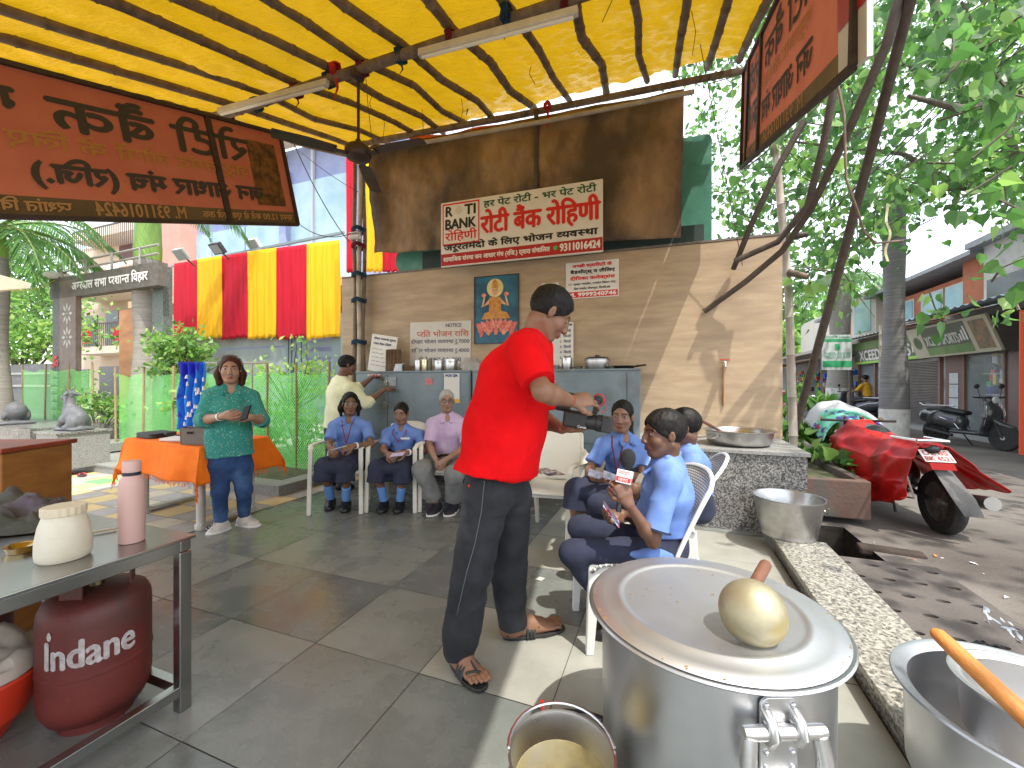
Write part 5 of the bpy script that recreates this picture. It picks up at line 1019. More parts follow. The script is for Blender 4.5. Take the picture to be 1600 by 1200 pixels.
tp = N.new('ShaderNodeBsdfTransparent'); m2 = N.new('ShaderNodeMixShader'); L.new(al_, m2.inputs[0]); L.new(tp.outputs[0], m2.inputs[1]); L.new(mx.outputs[0], m2.inputs[2]); L.new(m2.outputs[0], N['Material Output'].inputs[0])
def netpanel(a, b, h, label, posts, name='green_net', sag=.05):
    L_ = (b-a).length; d = nrm(b-a); nn = d.cross(UP); nu = max(8, int(L_*10)); t = empty(name, a, label, 'net', 'green plastic netting')
    f = lambda u, v: a+d*(L_*u)+UP*(h*v-sag*math.sin(u*posts*math.pi)**2*v+.03*mnoise.noise(V((u*7, 0, 1)))*v)+nn*(.06*mnoise.noise(V((u*L_*1.5, v*1.6, 4)))+.02*math.sin(u*L_*9)*(.3+v))
    mb = MB(); mb.grid(f, nu, 12); o = mb.build('mesh', net, t, smooth=True, fix=False); me = o.data; ul = me.uv_layers.new(name='UVMap'); w = nu+1
    for lp in me.loops: ul.data[lp.index].uv = ((lp.vertex_index % w)/nu*L_, (lp.vertex_index//w)/12*h)
    for k in range(posts+1):
        p = a+d*(L_*k/posts); q_ = p+UP*(h+.12); mb = MB(); mb.tube([p-nn*.02, q_-nn*.02+d*random.uniform(-.05, .05)], .016, seg=7); mb.build('stake', M('stake_wood', (.33, .24, .12), (.25, .18, .09), scale=12, rough=.8), t)
n0 = V((-2.44, 5.40, .12)); nd = -BX
netpanel(n0+AX*.02, n0+nd*1.62+AX*.02, 1.32, 'right length of green plastic net beside the bamboo poles', 3); netpanel(n0+nd*1.62, n0+nd*4.75+AX*.05, 1.32, 'middle length of green plastic net behind the orange table', 4); netpanel(n0+nd*6.0+AX*.3+UP*.4, n0+nd*8.6+AX*.3+UP*.4, 1.05, 'left length of green plastic net behind the lying stone bull', 3)
# stone bulls
st_m = M('grey_stone', (.085, .09, .098), (.13, .135, .145), scale=9, rough=.6, bump=.25, bscale=40, c3=(.10, .105, .11), s3=4)
def bull_sitting():
    p = P(116, 672, 5.85); t = empty('pedestal', V((p.x, p.y, .12)), 'square granite pedestal under the upright stone bull', 'pedestal'); ph = p.z
    mb = MB(); mb.prism([p+BX*x*.27+AX*y*.28-UP*(ph-.10) for x, y in ((-1, -1), (1, -1), (1, 1), (-1, 1))], UP, ph-.13); mb.build('block', gran_g, t, bev=.004)
    mb = MB(); mb.prism([p+BX*x*.29+AX*y*.30-UP*.03 for x, y in ((-1, -1), (1, -1), (1, 1), (-1, 1))], UP, .03); mb.build('slab', gran, t, bev=.004)
    f = nrm(-BX-AX*.15); r = f.cross(UP); q = lambda x, y, z: p+f*x+r*y+UP*z; s = S(.011)
    s.chain([q(-.30, 0, .02), q(.30, 0, .02)], [(.17, .03), (.17, .03)], [r, r], k=.01)
    s.chain([q(-.20, 0, .15), q(0, 0, .19), q(.12, 0, .22)], [(.12, .12), (.13, .15), (.10, .13)], [r]*3, k=.05); s.cone(q(.10, 0, .24), q(.17, 0, .47), .10, .07, k=.06)
    s.cone(q(.15, 0, .50), q(.31, 0, .46), .070, .042, k=.03); s.ell(q(.33, 0, .455), (f, r, UP), (.03, .04, .035), k=.02)
    for i in (-1, 1):
        s.cone(q(.12, i*.05, .55), q(.13, i*.075, .64), .020, .008, k=.01); s.cone(q(.10, i*.06, .52), q(.04, i*.13, .50), .022, .012, k=.01); s.cone(q(.20, i*.08, .13), q(.30, i*.08, .06), .05, .035, k=.02); s.cone(q(.12, i*.10, .15), q(.20, i*.09, .10), .07, .05, k=.03); s.ell(q(-.14, i*.11, .11), (f, r, UP), (.13, .06, .10), k=.03); s.cone(q(-.1, i*.14, .06), q(.03, i*.14, .05), .04, .03, k=.02); s.ell(q(.25, i*.055, .505), (f, r, UP), (.014, .010, .010), k=.004)
    s.path([q(.20, .05, .33), q(.235, 0, .30), q(.20, -.05, .33)], [.018]*3, k=.01); s.path([q(.16, .09, .30), q(.22, 0, .25), q(.16, -.09, .30)], [.012]*3, k=.006)
    me, vs, fs = s.mesh(lambda v: .003*vnoise(v*22)); me.transform(Matrix.Translation(p) @ Matrix.Diagonal((.66, .8, 1.0, 1)) @ Matrix.Translation(-p)); o = link('stone_bull', me, None, [st_m]); tag(o, 'grey stone bull sitting upright on the granite pedestal', 'statue')
def bull_lying():
    p = P(5, 662, 7.45); f = nrm(-BX); r = f.cross(UP); q = lambda x, y, z: p+f*x+r*y+UP*z; s = S(.014)
    s.chain([q(-.55, 0, .03), q(.6, 0, .03)], [(.24, .04), (.24, .04)], [r, r], k=.01); s.chain([q(-.40, 0, .24), q(-.1, 0, .27), q(.25, 0, .26)], [(.17, .17), (.18, .18), (.16, .17)], [r]*3, k=.06)
    s.cone(q(.22, 0, .30), q(.36, 0, .48), .13, .09, k=.06); s.cone(q(.36, 0, .52), q(.54, 0, .47), .085, .055, k=.03); s.ell(q(.10, 0, .42), (f, r, UP), (.10, .08, .09), k=.05)
    for i in (-1, 1): s.ell(q(-.32, i*.15, .16), (f, r, UP), (.18, .07, .13), k=.03); s.cone(q(-.25, i*.19, .09), q(-.02, i*.19, .07), .045, .035, k=.02); s.cone(q(.3, i*.13, .12), q(.48, i*.12, .07), .06, .04, k=.03); s.cone(q(.33, i*.06, .58), q(.34, i*.09, .68), .022, .01, k=.01)
    me, vs, fs = s.mesh(lambda v: .003*vnoise(v*18)); me.transform(Matrix.Translation(p) @ Matrix.Diagonal((.98, .98, .98, 1)) @ Matrix.Translation(-p)); o = link('stone_bull', me, None, [st_m]); tag(o, 'grey stone bull lying on the plinth at the left edge', 'statue')
bull_sitting(); bull_lying()
for k, (px, py) in enumerate(((108, 741), (128, 743))):
    p = G(px, py, .012); d = nrm(-BX+AX*.3*k); l = d.cross(UP); mb = MB(); mb.prism([p+d*(.12*math.cos(a)+.0)+l*(.045*math.sin(a)) for a in [2*math.pi*i/20 for i in range(20)]], UP, .014); t = mb.build('slipper', M('slipper_dark', (.05, .03, .04), rough=.7), bev=.004); tag(t, ['left of a pair of dark slippers with pink straps on the paving', 'right of a pair of dark slippers with pink straps on the paving'][k], 'slipper', 'slippers on the paving')
    mb = MB()
    mb.tube([p-d*.05-l*.04+UP*.016, p-d*.01-l*.02+UP*.035, p+d*.05+UP*.018, p-d*.01+l*.02+UP*.035, p-d*.05+l*.04+UP*.016], .007, seg=5)
    mb.build('strap', M('strap_pink', sRGB(200, 70, 90), rough=.6), t)
p = G(160, 752, .008); mb = MB(); mb.box(p, (.34, .22, .012), (BX, AX, UP)); tag(mb.build('floor_mat', M('mat_green', sRGB(110, 210, 110), rough=.7), bev=.004), 'small bright green mat on the chequered paving', 'mat')
# wooden box at the left edge
p = P(12, 730, 2.15); c = V((p.x-.12, p.y, 0)); t = empty('wooden_box', c, 'tall brown plywood box with a red-brown top at the left edge', 'box'); wdm = M('box_wood', sRGB(158, 104, 44), sRGB(128, 80, 32), scale=4, rough=.6, stretch=(1, 1, 3)); 
mb = MB(); mb.box(c+UP*.465, (.52, .36, .93), (nrm(BX+AX*.5), nrm(AX-BX*.5), UP)); mb.build('carcass', wdm, t, bev=.008); mb = MB(); mb.box(c+UP*.943, (.55, .39, .025), (nrm(BX+AX*.5), nrm(AX-BX*.5), UP)); mb.build('top', M('box_top', sRGB(150, 62, 30), sRGB(120, 48, 24), scale=5, rough=.5), t, bev=.005)
# gateway with carved panel
gm = M('gate_stone', (.08, .08, .074), (.13, .13, .12), scale=14, rough=.6, c3=(.08, .08, .075), s3=5); brown = M('gate_brown', (.17, .13, .105), (.22, .17, .14), scale=6, rough=.6)
g0 = P(82, 640, 8.5); g0.z = 0; gx = BX
def GT(px, py, s=0):
    """point of the gateway's plane seen at a pixel"""
    nn = AX; q0 = g0+AX*s; u = (px-800)/F; d = q0.dot(nn)/(u*nn.x+nn.y); return P(px, py, d)
t = empty('gateway', g0, 'grey stone gateway with white letters on its beam and a carved post', 'gateway')
mb = MB(); a = GT(82, 425); b = GT(93, 425); mb.prism([V((a.x, a.y, .2)), V((b.x, b.y, .2)), V((b.x, b.y, a.z)), V((a.x, a.y, a.z))], AX, .10); mb.build('post', gm, t)
a = GT(93, 440); b = GT(118, 440); mb = MB(); mb.prism([V((a.x, a.y, .2)), V((b.x, b.y, .2)), V((b.x, b.y, a.z)), V((a.x, a.y, a.z))], AX, .09); mb.build('panel_post', brown, t)
for cy in (490, 527):
    c = GT(105, cy)-AX*.004; mb = MB(); pts = []
    for k in range(8):
        an = 2*math.pi*k/8; dx, dz = math.cos(an), math.sin(an); o1 = c+gx*(dx*.05)+UP*(dz*.05); o2 = c+gx*(dx*.20)+UP*(dz*.24); pp = gx*(-dz*.035)+UP*(dx*.035); m_ = (o1+o2)/2
        mb.add([o1, m_+pp, o2, m_-pp], [(0, 1, 2, 3)])
    mb.lathe([(0, 0), (.04, 0)], c-AX*.001, -AX, 12); mb.build('carving', M('carving_light', (.5, .48, .44), rough=.6), t)
a = GT(82, 458); b = GT(247, 458); zt = GT(82, 436).z; mb = MB(); mb.prism([V(tuple((a-gx*.1).xy)+(zt-.42,)), V((b.x, b.y, zt-.42)), V((b.x, b.y, zt)), V(tuple((a-gx*.1).xy)+(zt,))], AX, .15); mb.build('beam', M('beam_stone', (.085, .075, .062), (.13, .115, .10), scale=12, rough=.6), t)
lettering('अग्रवाल सभा प्रशान्त विहार', a, gx, UP, .75, 3.2, zt-a.z-.33, zt-a.z-.09, whl, t, bold=.008, lift=.012)
lettering('ॐ', a, gx, UP, -.03, .24, -1.55, -1.3, redt, t, bold=.008, lift=.012)
for k in range(6): lettering('सभा', a, gx, UP, -.02, .22, -1.75-.16*k, -1.63-.16*k, whl, t, bold=.004, lift=.012)
mb = MB(); mb.lathe([(.12, 0), (.2, .04), (.2, .10), (0, .16)], V((a.x+.1, a.y, zt)), UP, 16); mb.build('lamp', M('lamp_white', (.6, .6, .58), rough=.4), t, smooth=True)
for dz in (.14, .30): mb = MB(); mb.tube([V((a.x+.2, a.y, zt+dz)), V((b.x, b.y, zt+dz))], .02, seg=6); mb.build('rail', M('rail_steel', (.4, .38, .35), rough=.4, metal=.6), t)
for f in (.1, .35, .6, .85): mb = MB(); pz = a.lerp(b, f); mb.tube([V((pz.x, pz.y, zt)), V((pz.x, pz.y, zt+.32))], .02, seg=6); mb.build('baluster', M('rail_steel', (0, 0, 0)), t)
a = GT(186, 470, 1.2); b = GT(213, 470, 1.2); mb = MB(); mb.prism([V((a.x, a.y, 0)), V((b.x, b.y, 0)), V((b.x, b.y, 3.0)), V((a.x, a.y, 3.0))], AX, .5); tb = M('tan_tiles', sRGB(200, 140, 84), sRGB(178, 116, 62), scale=2, rough=.5, stretch=(1, 1, 3)); t = mb.build('stone_pillar', tb); tag(t, 'tan tiled pillar of the gateway left of the palm trunk', 'pillar')
a = GT(238, 470, .2); b = GT(255, 470, .2); mb = MB(); mb.prism([V((a.x, a.y, 0)), V((b.x, b.y, 0)), V((b.x, b.y, 3.45)), V((a.x, a.y, 3.45))], AX, .15); t = mb.build('stone_pillar', M('dark_speckle', (.05, .065, .06), (.15, .18, .16), scale=40, rough=.4)); tag(t, 'dark speckled pillar left of the striped curtains', 'pillar')
# grey boundary wall at far left
a = GT(-60, 580, .6); b = GT(80, 580, .6); mb = MB(); mb.prism([V((a.x, a.y, 0)), V((b.x, b.y, 0)), V((b.x, b.y, 1.75)), V((a.x, a.y, 1.75))], AX, .1); t = mb.build('boundary_wall', M('slate_wall', (.10, .10, .105), (.15, .15, .155), scale=6, rough=.6)); tag(t, 'dark grey boundary wall behind the lying stone bull', 'wall')
for z in (1.2, 1.5): mb = MB(); mb.prism([V((a.x, a.y, z)), V((b.x, b.y, z)), V((b.x, b.y, z+.05)), V((a.x, a.y, z+.05))], -AX, .02); mb.build('rail', M('rail_steel', (0, 0, 0)), t)
# steel gate and striped curtains
q0 = P(532, 450, 8.4); Bc = nrm(V((.93, -.40, 0)))
if True:
    Bc = nrm(P(532, 450, 8.4)*1.0-P(272, 450, 10.7)); Bc.z = 0; Bc = nrm(Bc)
cn = V((-Bc.y, Bc.x, 0)); cn = cn if cn.y < 0 else -cn
def CT(px, py, off=0):
    qq = q0+cn*off; u = (px-800)/F; d = qq.dot(cn)/(u*cn.x+cn.y); return P(px, py, d)
gs = M('gate_steel', sRGB(150, 160, 158), sRGB(128, 138, 138), scale=3, rough=.4); gs2 = M('gate_frame', sRGB(120, 134, 140), rough=.4)
t = empty('steel_gate', V((CT(400, 600).x, CT(400, 600).y, 0)), 'grey steel gate with panels and slats below the striped curtains', 'gate')
def flat(p0, p1, z0, z1, off, th, name, m, par=t):
    a, b = CT(p0, 500, off), CT(p1, 500, off); mb = MB(); mb.prism([V((a.x, a.y, z0)), V((b.x, b.y, z0)), V((b.x, b.y, z1)), V((a.x, a.y, z1))], -cn, th); return mb.build(name, m, par)
flat(300, 446, .2, 1.45, -.12, .04, 'panel', gs); flat(300, 446, 1.5, 2.1, -.12, .04, 'panel', gs); flat(300, 446, 2.14, 2.6, -.12, .04, 'panel', gs)
for p0, p1 in ((446, 462), (465, 478), (518, 532), (296, 301)): flat(p0, p1, 0, 2.75, -.10, .06, 'upright', gs2)
for z in (.5, .8, 1.1, 1.4, 1.62, 1.84, 2.06, 2.28, 2.5): flat(478, 518, z, z+.13, -.12, .03, 'slat', gs2)
for px in (450, 455, 470): flat(px, px+1.2, .6, 2.4, -.03, .01, 'groove', lkd)
cy_ = [M('curtain_red', sRGB(226, 30, 62), sRGB(206, 18, 50), scale=2, rough=.7, trans=.45, stretch=(6, 6, .5)), M('curtain_yellow', sRGB(255, 214, 40), sRGB(250, 200, 24), scale=2, rough=.7, trans=.45, stretch=(6, 6, .5))]
edges = [272, 308, 346, 387, 431, 479, 531]
def curtain(p0, p1, zt, zb, off, m, label, group, nf=7):
    a, b = CT(p0, 450, off), CT(p1, 450, off); mb = MB()
    def f(u, v):
        p = a.lerp(b, u); zt_ = zt[0]+(zt[1]-zt[0])*u; zb_ = zb[0]+(zb[1]-zb[0])*u+.05*mnoise.noise(V((u*9+a.x*3, 0, 0)))
        return V((p.x, p.y, zb_+(zt_-zb_)*v))+cn*(  .011*math.sin(u*nf*.7*6.2832+a.x*5+3.5*mnoise.noise(V((u*5, v*.7, a.x))))*(1-.5*v)+.03*mnoise.noise(V((u*5, v*1.2, a.x)))*(1-.6*v))
    mb.grid(f, 56, 24); o = mb.build('curtain', m, smooth=True, solid=.002); return tag(o, label, 'curtain', group)
ctz = lambda px, py, off=0: CT(px, py, off).z
names = ['leftmost red curtain panel over the steel gate', 'leftmost yellow curtain panel over the steel gate', 'second red curtain panel from the left over the gate', 'middle yellow curtain panel of the row over the gate', 'rightmost red curtain panel over the steel gate', 'rightmost yellow curtain panel over the steel gate']
for k in range(6): curtain(edges[k], edges[k+1]+.6, (ctz(edges[k], 412-6.1*k), ctz(edges[k+1], 412-6.1*(k+1))), (ctz(edges[k], 531), ctz(edges[k+1], 528-.5*k)), .02*(k % 2), cy_[k % 2], names[k], 'red and yellow curtains over the gate')
curtain(541, 557, (ctz(541, 235, .5), ctz(557, 235, .5)), (ctz(541, 426, .5), ctz(557, 426, .5)), .5, cy_[0], 'narrow red drape left of the tied bamboo poles', 'drapes behind the bamboo poles', 2)
curtain(566, 597, (ctz(566, 255, .5), ctz(597, 255, .5)), (ctz(566, 425, .5), ctz(597, 425, .5)), .5, cy_[1], 'yellow drape between bamboo poles and brown tarpaulin', 'drapes behind the bamboo poles', 3)
curtain(597, 632, (ctz(597, 330, .5), ctz(632, 330, .5)), (ctz(597, 425, .5), ctz(632, 425, .5)), .5, cy_[0], 'red drape end below the corner of the brown tarpaulin', 'drapes behind the bamboo poles', 3)
flat(266, 536, ctz(272, 414), ctz(272, 414)+.05, -.06, .05, 'rail', gs2)
# ------------------------------------------------------------------ houses behind
def face(px0, px1, z0, z1, q, nrm_, depth, m, name, par):
    if q.y > 12 and q.x > -10.5 and z0 > .1: z0, z1 = 1.27+(z0-1.27)*1.11, 1.27+(z1-1.27)*1.11
    u0, u1 = (px0-800)/F, (px1-800)/F; a = V((u0, 1, 0))*(q.dot(nrm_)/(u0*nrm_.x+nrm_.y)); b = V((u1, 1, 0))*(q.dot(nrm_)/(u1*nrm_.x+nrm_.y))
    mb = MB(); nn = nrm_ if nrm_.y > 0 else -nrm_; mb.prism([V((a.x, a.y, z0)), V((b.x, b.y, z0)), V((b.x, b.y, z1)), V((a.x, a.y, z1))], nn, depth); return mb.build(name, m, par)
cream = M('wall_cream', (.62, .50, .38), (.54, .43, .32), scale=1.2, rough=.85); creamt = M('wall_trim', (.66, .58, .48), rough=.8); dkw = M('window_dark', (.03, .035, .045), (.06, .065, .08), scale=.8, rough=.15); pink = M('wall_pink', (.52, .30, .25), (.46, .26, .21), scale=2, rough=.8)
H = V((-12.5, 15.5, 0)); HN = AX
t = empty('apartment_house', H, 'cream apartment house with balconies seen through the gateway', 'building')
face(88, 262, 0, 5.6, H, HN, 6, cream, 'wall', t); face(128, 232, 5.6, 8.0, H+AX*1.5, HN, 5, cream, 'wall', t)
for z in (2.45, 4.7): face(112, 215, z, z+.28, H-AX*.9, HN, 1.0, creamt, 'balcony_slab', t)
face(112, 215, 7.9, 8.35, H+AX*.6, HN, 4, creamt, 'roof_slab', t); face(120, 205, 6.3, 6.5, H+AX*.4, HN, .8, creamt, 'balcony_slab', t)
rl = M('rail_dark', (.09, .07, .065), rough=.5)
for z0 in (2.75, 6.5):
    face(112, 215, z0+.85, z0+.90, H-AX*.88, HN, .04, rl, 'railing', t)
    for k in range(34): px = 113+k*3; face(px, px+.35, z0, z0+.86, H-AX*.87, HN, .02, rl, 'baluster', t)
for px0, px1, z0, z1 in ((130, 152, 2.9, 4.2), (165, 185, 2.9, 4.3), (120, 138, .4, 1.9), (155, 190, .3, 2.0)): face(px0, px1, z0, z1, H-AX*.03, HN, .05, dkw, 'window', t)
face(186, 208, 6.6, 7.8, H+AX*1.47, HN, .05, M('door_wine', (.12, .05, .05), rough=.6), 'door', t)
lc = [M('laundry_white', (.7, .68, .66), rough=.9), M('laundry_pink', (.65, .40, .42), rough=.9), M('laundry_red', sRGB(190, 30, 50), rough=.9)]
for k, (p0, p1, z0, z1, m) in enumerate(((133, 146, 5.0, 5.75, 0), (149, 163, 5.05, 5.75, 1), (166, 185, 5.0, 5.8, 0), (129, 141, 2.85, 3.45, 2), (176, 186, 2.9, 3.4, 2))):
    o = face(p0, p1, z0, z1, H-AX*.95, HN, .02, lc[m], 'laundry_sheet', None); tag(o, ['white laundry sheet at the left of the upper balcony', 'pink laundry sheet in the middle of the upper balcony', 'white laundry sheet at the right of the upper balcony', 'red garment at the left of the lower balcony', 'red garment at the right of the lower balcony'][k], 'laundry', 'laundry on the balconies')
t = empty('glass_building', V((-9, 13.5, 0)), 'tall blue grey building with glass panels behind the curtains', 'building'); K = V((-9, 14.6, 0)); KN = AX
bl_ = M('wall_blue', sRGB(150, 160, 196), sRGB(132, 144, 184), scale=1.5, rough=.7); gl = M('glass_blue', sRGB(176, 204, 214), sRGB(140, 176, 190), scale=.7, rough=.18); crm = M('wall_white', (.64, .60, .54), (.58, .54, .48), scale=1.5, rough=.8)
face(262, 620, 0, 9.3, K, KN, 6, bl_, 'wall', t); face(330, 620, 8.5, 10.2, K-AX*1.1, KN, 1.0, crm, 'cornice', t)
for p0, p1 in ((445, 486), (488, 543)): face(p0, p1, 3.6, 7.4, K-AX*.05, KN, .06, gl, 'glass_panel', t)
for p0, p1 in ((282, 330), (332, 382), (384, 440)): face(p0, p1, 3.8, 6.4, K-AX*.05, KN, .06, gl, 'glass_panel', t)
for px in (443, 487, 544): face(px-1.5, px+1.5, 3.4, 8.4, K-AX*.12, KN, .1, M('mullion', (.5, .52, .56), rough=.5), 'mullion', t)
face(436, 446, 0, 8.5, K-AX*.25, KN, .3, bl_, 'pilaster', t)
lettering('दिल्ली भवन रोहिणी', V((K.x, K.y, 0))-AX*1.14, BX, UP, 1.2, 5.2, 9.7, 10.6, M('letters_grey', (.3, .3, .32), rough=.5), t, bold=.01)
for p0, p1 in ((212, 222), (248, 282)): face(p0, p1, 0, 8.5, K-AX*.6, KN, .6, pink, 'pink_column', t)
face(200, 540, 3.55, 3.75, K-AX*2.2, KN, 2.3, M('ledge_orange', (.56, .36, .24), rough=.8), 'balcony_slab', t)
for dz in (.3, .6): face(200, 430, 3.75+dz, 3.79+dz, K-AX*2.2, KN, .04, M('rail_steel', (0, 0, 0)), 'railing', t)
for k, px in enumerate((340, 283, 397)):
    p = CT(px, 392 if px != 283 else 398, .3); p = P(px, {340: 388, 283: 397, 397: 382}[px], 9.6); l_ = empty('flood_light', p, ['black flood light on the ledge above the second red curtain', 'pale flood light above the leftmost red curtain', 'white flood light above the middle yellow curtain'][k], 'flood light', 'flood lights above the curtains')
    mb = MB(); a1 = (nrm(BX), nrm(V((.35, -.7, -.55))), nrm(V((0, -.6, .75)))); a1 = (BX, nrm(-AX*.75-UP*.65), nrm(-AX*.65+UP*.75)); mb.box(p, (.34, .10, .26), a1); mb.build('housing', M('flood_black', (.03, .03, .032), rough=.4) if k == 0 else M('flood_grey', (.45, .45, .44), rough=.4), l_, bev=.01)
    mb = MB(); mb.box(p+a1[1]*.053, (.28, .008, .20), a1); mb.build('glass', M('flood_glass', (.35, .37, .4), rough=.1), l_); mb = MB(); mb.tube([p, p+AX*.3-UP*.2], .02, seg=6); mb.build('bracket', rl, l_)
# beige canopy roof at far left
a = P(-60, 395, 5.2); mb = MB(); mb.prism([P(-90, 405, 5.0), P(47, 442, 5.6), P(47, 450, 5.6), P(-90, 460, 5.0)], V((-1, .35, 0)), .8); t = mb.build('garden_umbrella', M('umbrella_beige', (.56, .46, .34), (.5, .40, .29), scale=6, rough=.85)); tag(t, 'beige sun umbrella edge at the left picture edge', 'umbrella')
# thin wires
wire = M('wire_black', (.012, .012, .013), rough=.6)
def wirex(pts, label, r=.006, sag=.1, m=wire, name='wire'):
    a, b = pts; q_ = [a.lerp(b, k/10)-UP*(sag*4*(k/10)*(1-k/10)) for k in range(11)]; mb = MB(); mb.tube(q_, r, seg=5); return tag(mb.build(name, m, smooth=True), label, 'wire', 'overhead wires')
wirex((P(455, 215, 5.5), P(545, 378, 5.6)), 'black wire running down from the left banner to the tied poles'); wirex((P(470, 352, 6.0), P(548, 365, 5.6)), 'short black wire from the left banner corner to the tied poles'); wirex((P(400, 170, 6), P(560, 300, 5.7)), 'thin wire crossing before the glass building under the fan', r=.004); wirex((P(0, 452, 6.5), P(85, 438, 8.4)), 'yellow bunting cord from the umbrella to the gateway', m=M('cord_yellow', sRGB(230, 190, 40), rough=.7), name='bunting_cord')
# ------------------------------------------------------------------ vegetation
def leafmat(name, c1, c2, tr=.42): return M(name, c1, c2, scale=1.6, rough=.42, trans=tr, detail=3, lo=.3, hi=.7, tcol=tuple(min(1, x*2.2) for x in c2))
class Leaves:
    def __init__(s): s.v = []; s.f = []; s.m = []
    def heart(s, p, d, n, l, mi=0):
        d = nrm(d); n = V(n); n = n-d*n.dot(d); n = nrm(n if n.length > 1e-3 else d.cross(V((1, .3, .2)))); r = d.cross(n); b = len(s.v)
        sh = ((0, 0), (-.05, .30), (.18, .46), (.48, .36), (.78, .10), (1.06, 0), (.78, -.10), (.48, -.36), (.18, -.46), (-.05, -.30))
        s.v += [tuple(p+d*(x*l)+r*(y*l)-n*(abs(y)*l*-.25+x*x*l*.12)) for x, y in sh]; s.v.append(tuple(p+d*(.5*l)-n*(.03*l)))
        s.f += [(b+i, b+(i+1) % 10, b+10) for i in range(10)]; s.m += [mi]*10
    def blade(s, p, d, n, l, w, mi=0):
        d = nrm(d); n = V(n); n = nrm(n-d*n.dot(d)); r = d.cross(n); b = len(s.v)
        s.v += [tuple(p), tuple(p+d*(l*.4)+r*w+n*(l*.03)), tuple(p+d*l-n*(l*.05)), tuple(p+d*(l*.4)-r*w+n*(l*.03))]; s.f += [(b, b+1, b+2, b+3)]; s.m.append(mi)
    def build(s, name, mats, parent=None):
        me = bpy.data.meshes.new(name); me.from_pydata(s.v, [], s.f); me.polygons.foreach_set('material_index', s.m); me.update(); return link(name, me, parent, mats)
rv = lambda: V((random.gauss(0, 1), random.gauss(0, 1), random.gauss(0, 1)))
bark = M('bark', (.085, .068, .052), (.15, .125, .10), scale=7, rough=.9, bump=.6, bscale=25, stretch=(1, 1, .4))
pg = [leafmat('peepal_leaf', (.045, .120, .028), (.085, .195, .045)), leafmat('peepal_leaf_dark', (.028, .085, .022), (.05, .13, .03)), leafmat('peepal_leaf_young', (.13, .25, .055), (.20, .34, .08))]
def limb(name, pts, r0, r1, parent, m=bark):
    mb = MB(); n = len(pts); mb.tube(pts, [r0+(r1-r0)*i/(n-1) for i in range(n)], seg=9); return mb.build(name, m, parent, smooth=True)
T0 = V((8.6, 4.6, -.06)); t = empty('peepal_tree', T0, 'large peepal tree with heart-shaped leaves hanging over the street at right', 'tree')
limb('trunk', [T0, T0+V((-.1, .1, 1.8)), T0+V((-.3, .3, 3.4)), T0+V((-.5, .6, 4.6))], .34, .22, t)
fork = T0+V((-.3, .3, 3.4))
for pts, r0, r1 in (([fork, P(1600, 285, 6.2), P(1500, 292, 6.3), P(1420, 296, 6.4)], .12, .035), ([fork+UP*.6, P(1640, 150, 6.0), P(1520, 90, 6.2), P(1470, 45, 6.4), P(1450, -40, 6.6)], .13, .05), ([P(1520, 90, 6.2), P(1545, 30, 6.0), P(1570, -40, 5.8)], .07, .03), ([P(1590, 250, 6.2), P(1560, 200, 6.6), P(1490, 130, 7.0), P(1380, 90, 7.4), P(1270, 60, 7.8)], .08, .02), ([P(1500, 292, 6.3), P(1410, 240, 6.9), P(1310, 230, 7.5), P(1190, 215, 8.0)], .05, .015), ([P(1640, 150, 6.0), P(1500, 170, 4.2), P(1420, 150, 3.6)], .06, .015)): limb('branch', pts, r0, r1, t)
lf = Leaves(); tw = MB()
def spray(c, n, spread, size, droop=.7):
    c = V(c); ax = nrm(rv()+V((0, 0, -.2))); 
    for k in range(n):
        p = c+ax*(random.uniform(-1, 1)*spread)+rv()*(spread*.42); d = nrm(rv()*.55+V((0, 0, -droop))); lf.heart(p, d, rv(), size*random.uniform(.65, 1.15), random.choices((0, 1, 2), (.50, .30, .20))[0])
    tw.tube([c-ax*spread, c+ax*.1*spread+rv()*.03, c+ax*spread], [.010, .008, .004], seg=4, cap=False)
random.seed(21)
cnt = 0
while cnt < 640:
    px = random.uniform(1050, 1760); py = random.uniform(-260, 505); d = random.choice((random.uniform(4.6, 8), random.uniform(7, 14)))
    edge = 470-(max(0, px-1240)*.30) if px > 1240 else 520
    if px > 1420: edge = 330+max(0, (px-1520))*.25
    if px < 1190 and d < 6.6: continue
    if py > edge+random.uniform(-60, 30): continue
    if mnoise.noise(V((px*.006, py*.006, d*.5)))-.08*(d < 6) < -.36: continue
    spray(P(px, py, d), random.randint(18, 32), random.uniform(.25, .5)+.02*d, .135, .8); cnt += 1
for px, py, d in ((1500, 95, 2.9), (1540, 70, 3.1), (1580, 130, 2.8), (1560, 210, 3.0), (1500, 250, 3.4), (1590, 330, 3.2), (1580, 420, 3.4), (1350, 210, 4.0), (1330, 160, 4.2), (1450, 270, 3.8), (1590, 480, 3.6), (1280, 260, 4.6), (1370, 330, 4.4), (1300, 420, 4.4), (1260, 440, 4.5), (1590, 30, 2.7), (1465, 480, 4.2)): spray(P(px, py, d), random.randint(9, 14), .20, .145, .75)
for k in range(13):
    spray(P(random.uniform(1470, 1640), random.uniform(-60, 300), random.uniform(3.1, 4.3)), random.randint(7, 11), .24, .165, .7)
cnt = 0
while cnt < 150:  # unseen sprays above the view, added to throw dappled shade on the street
    c = V((random.uniform(2.6, 11), random.uniform(-3.5, 6.5), random.uniform(4.6, 8.0)))
    if c.z < CH+.98*max(c.y, 0)+.5 and c.x < 1.35*c.y: continue
    if c.dot(BX) < 2.2+.12*c.z or mnoise.noise(c*.9) < -.12: continue
    spray(c, 16, .42, .17, .8); cnt += 1
lf.build('crown', pg, t); tw.build('twigs', bark, t)
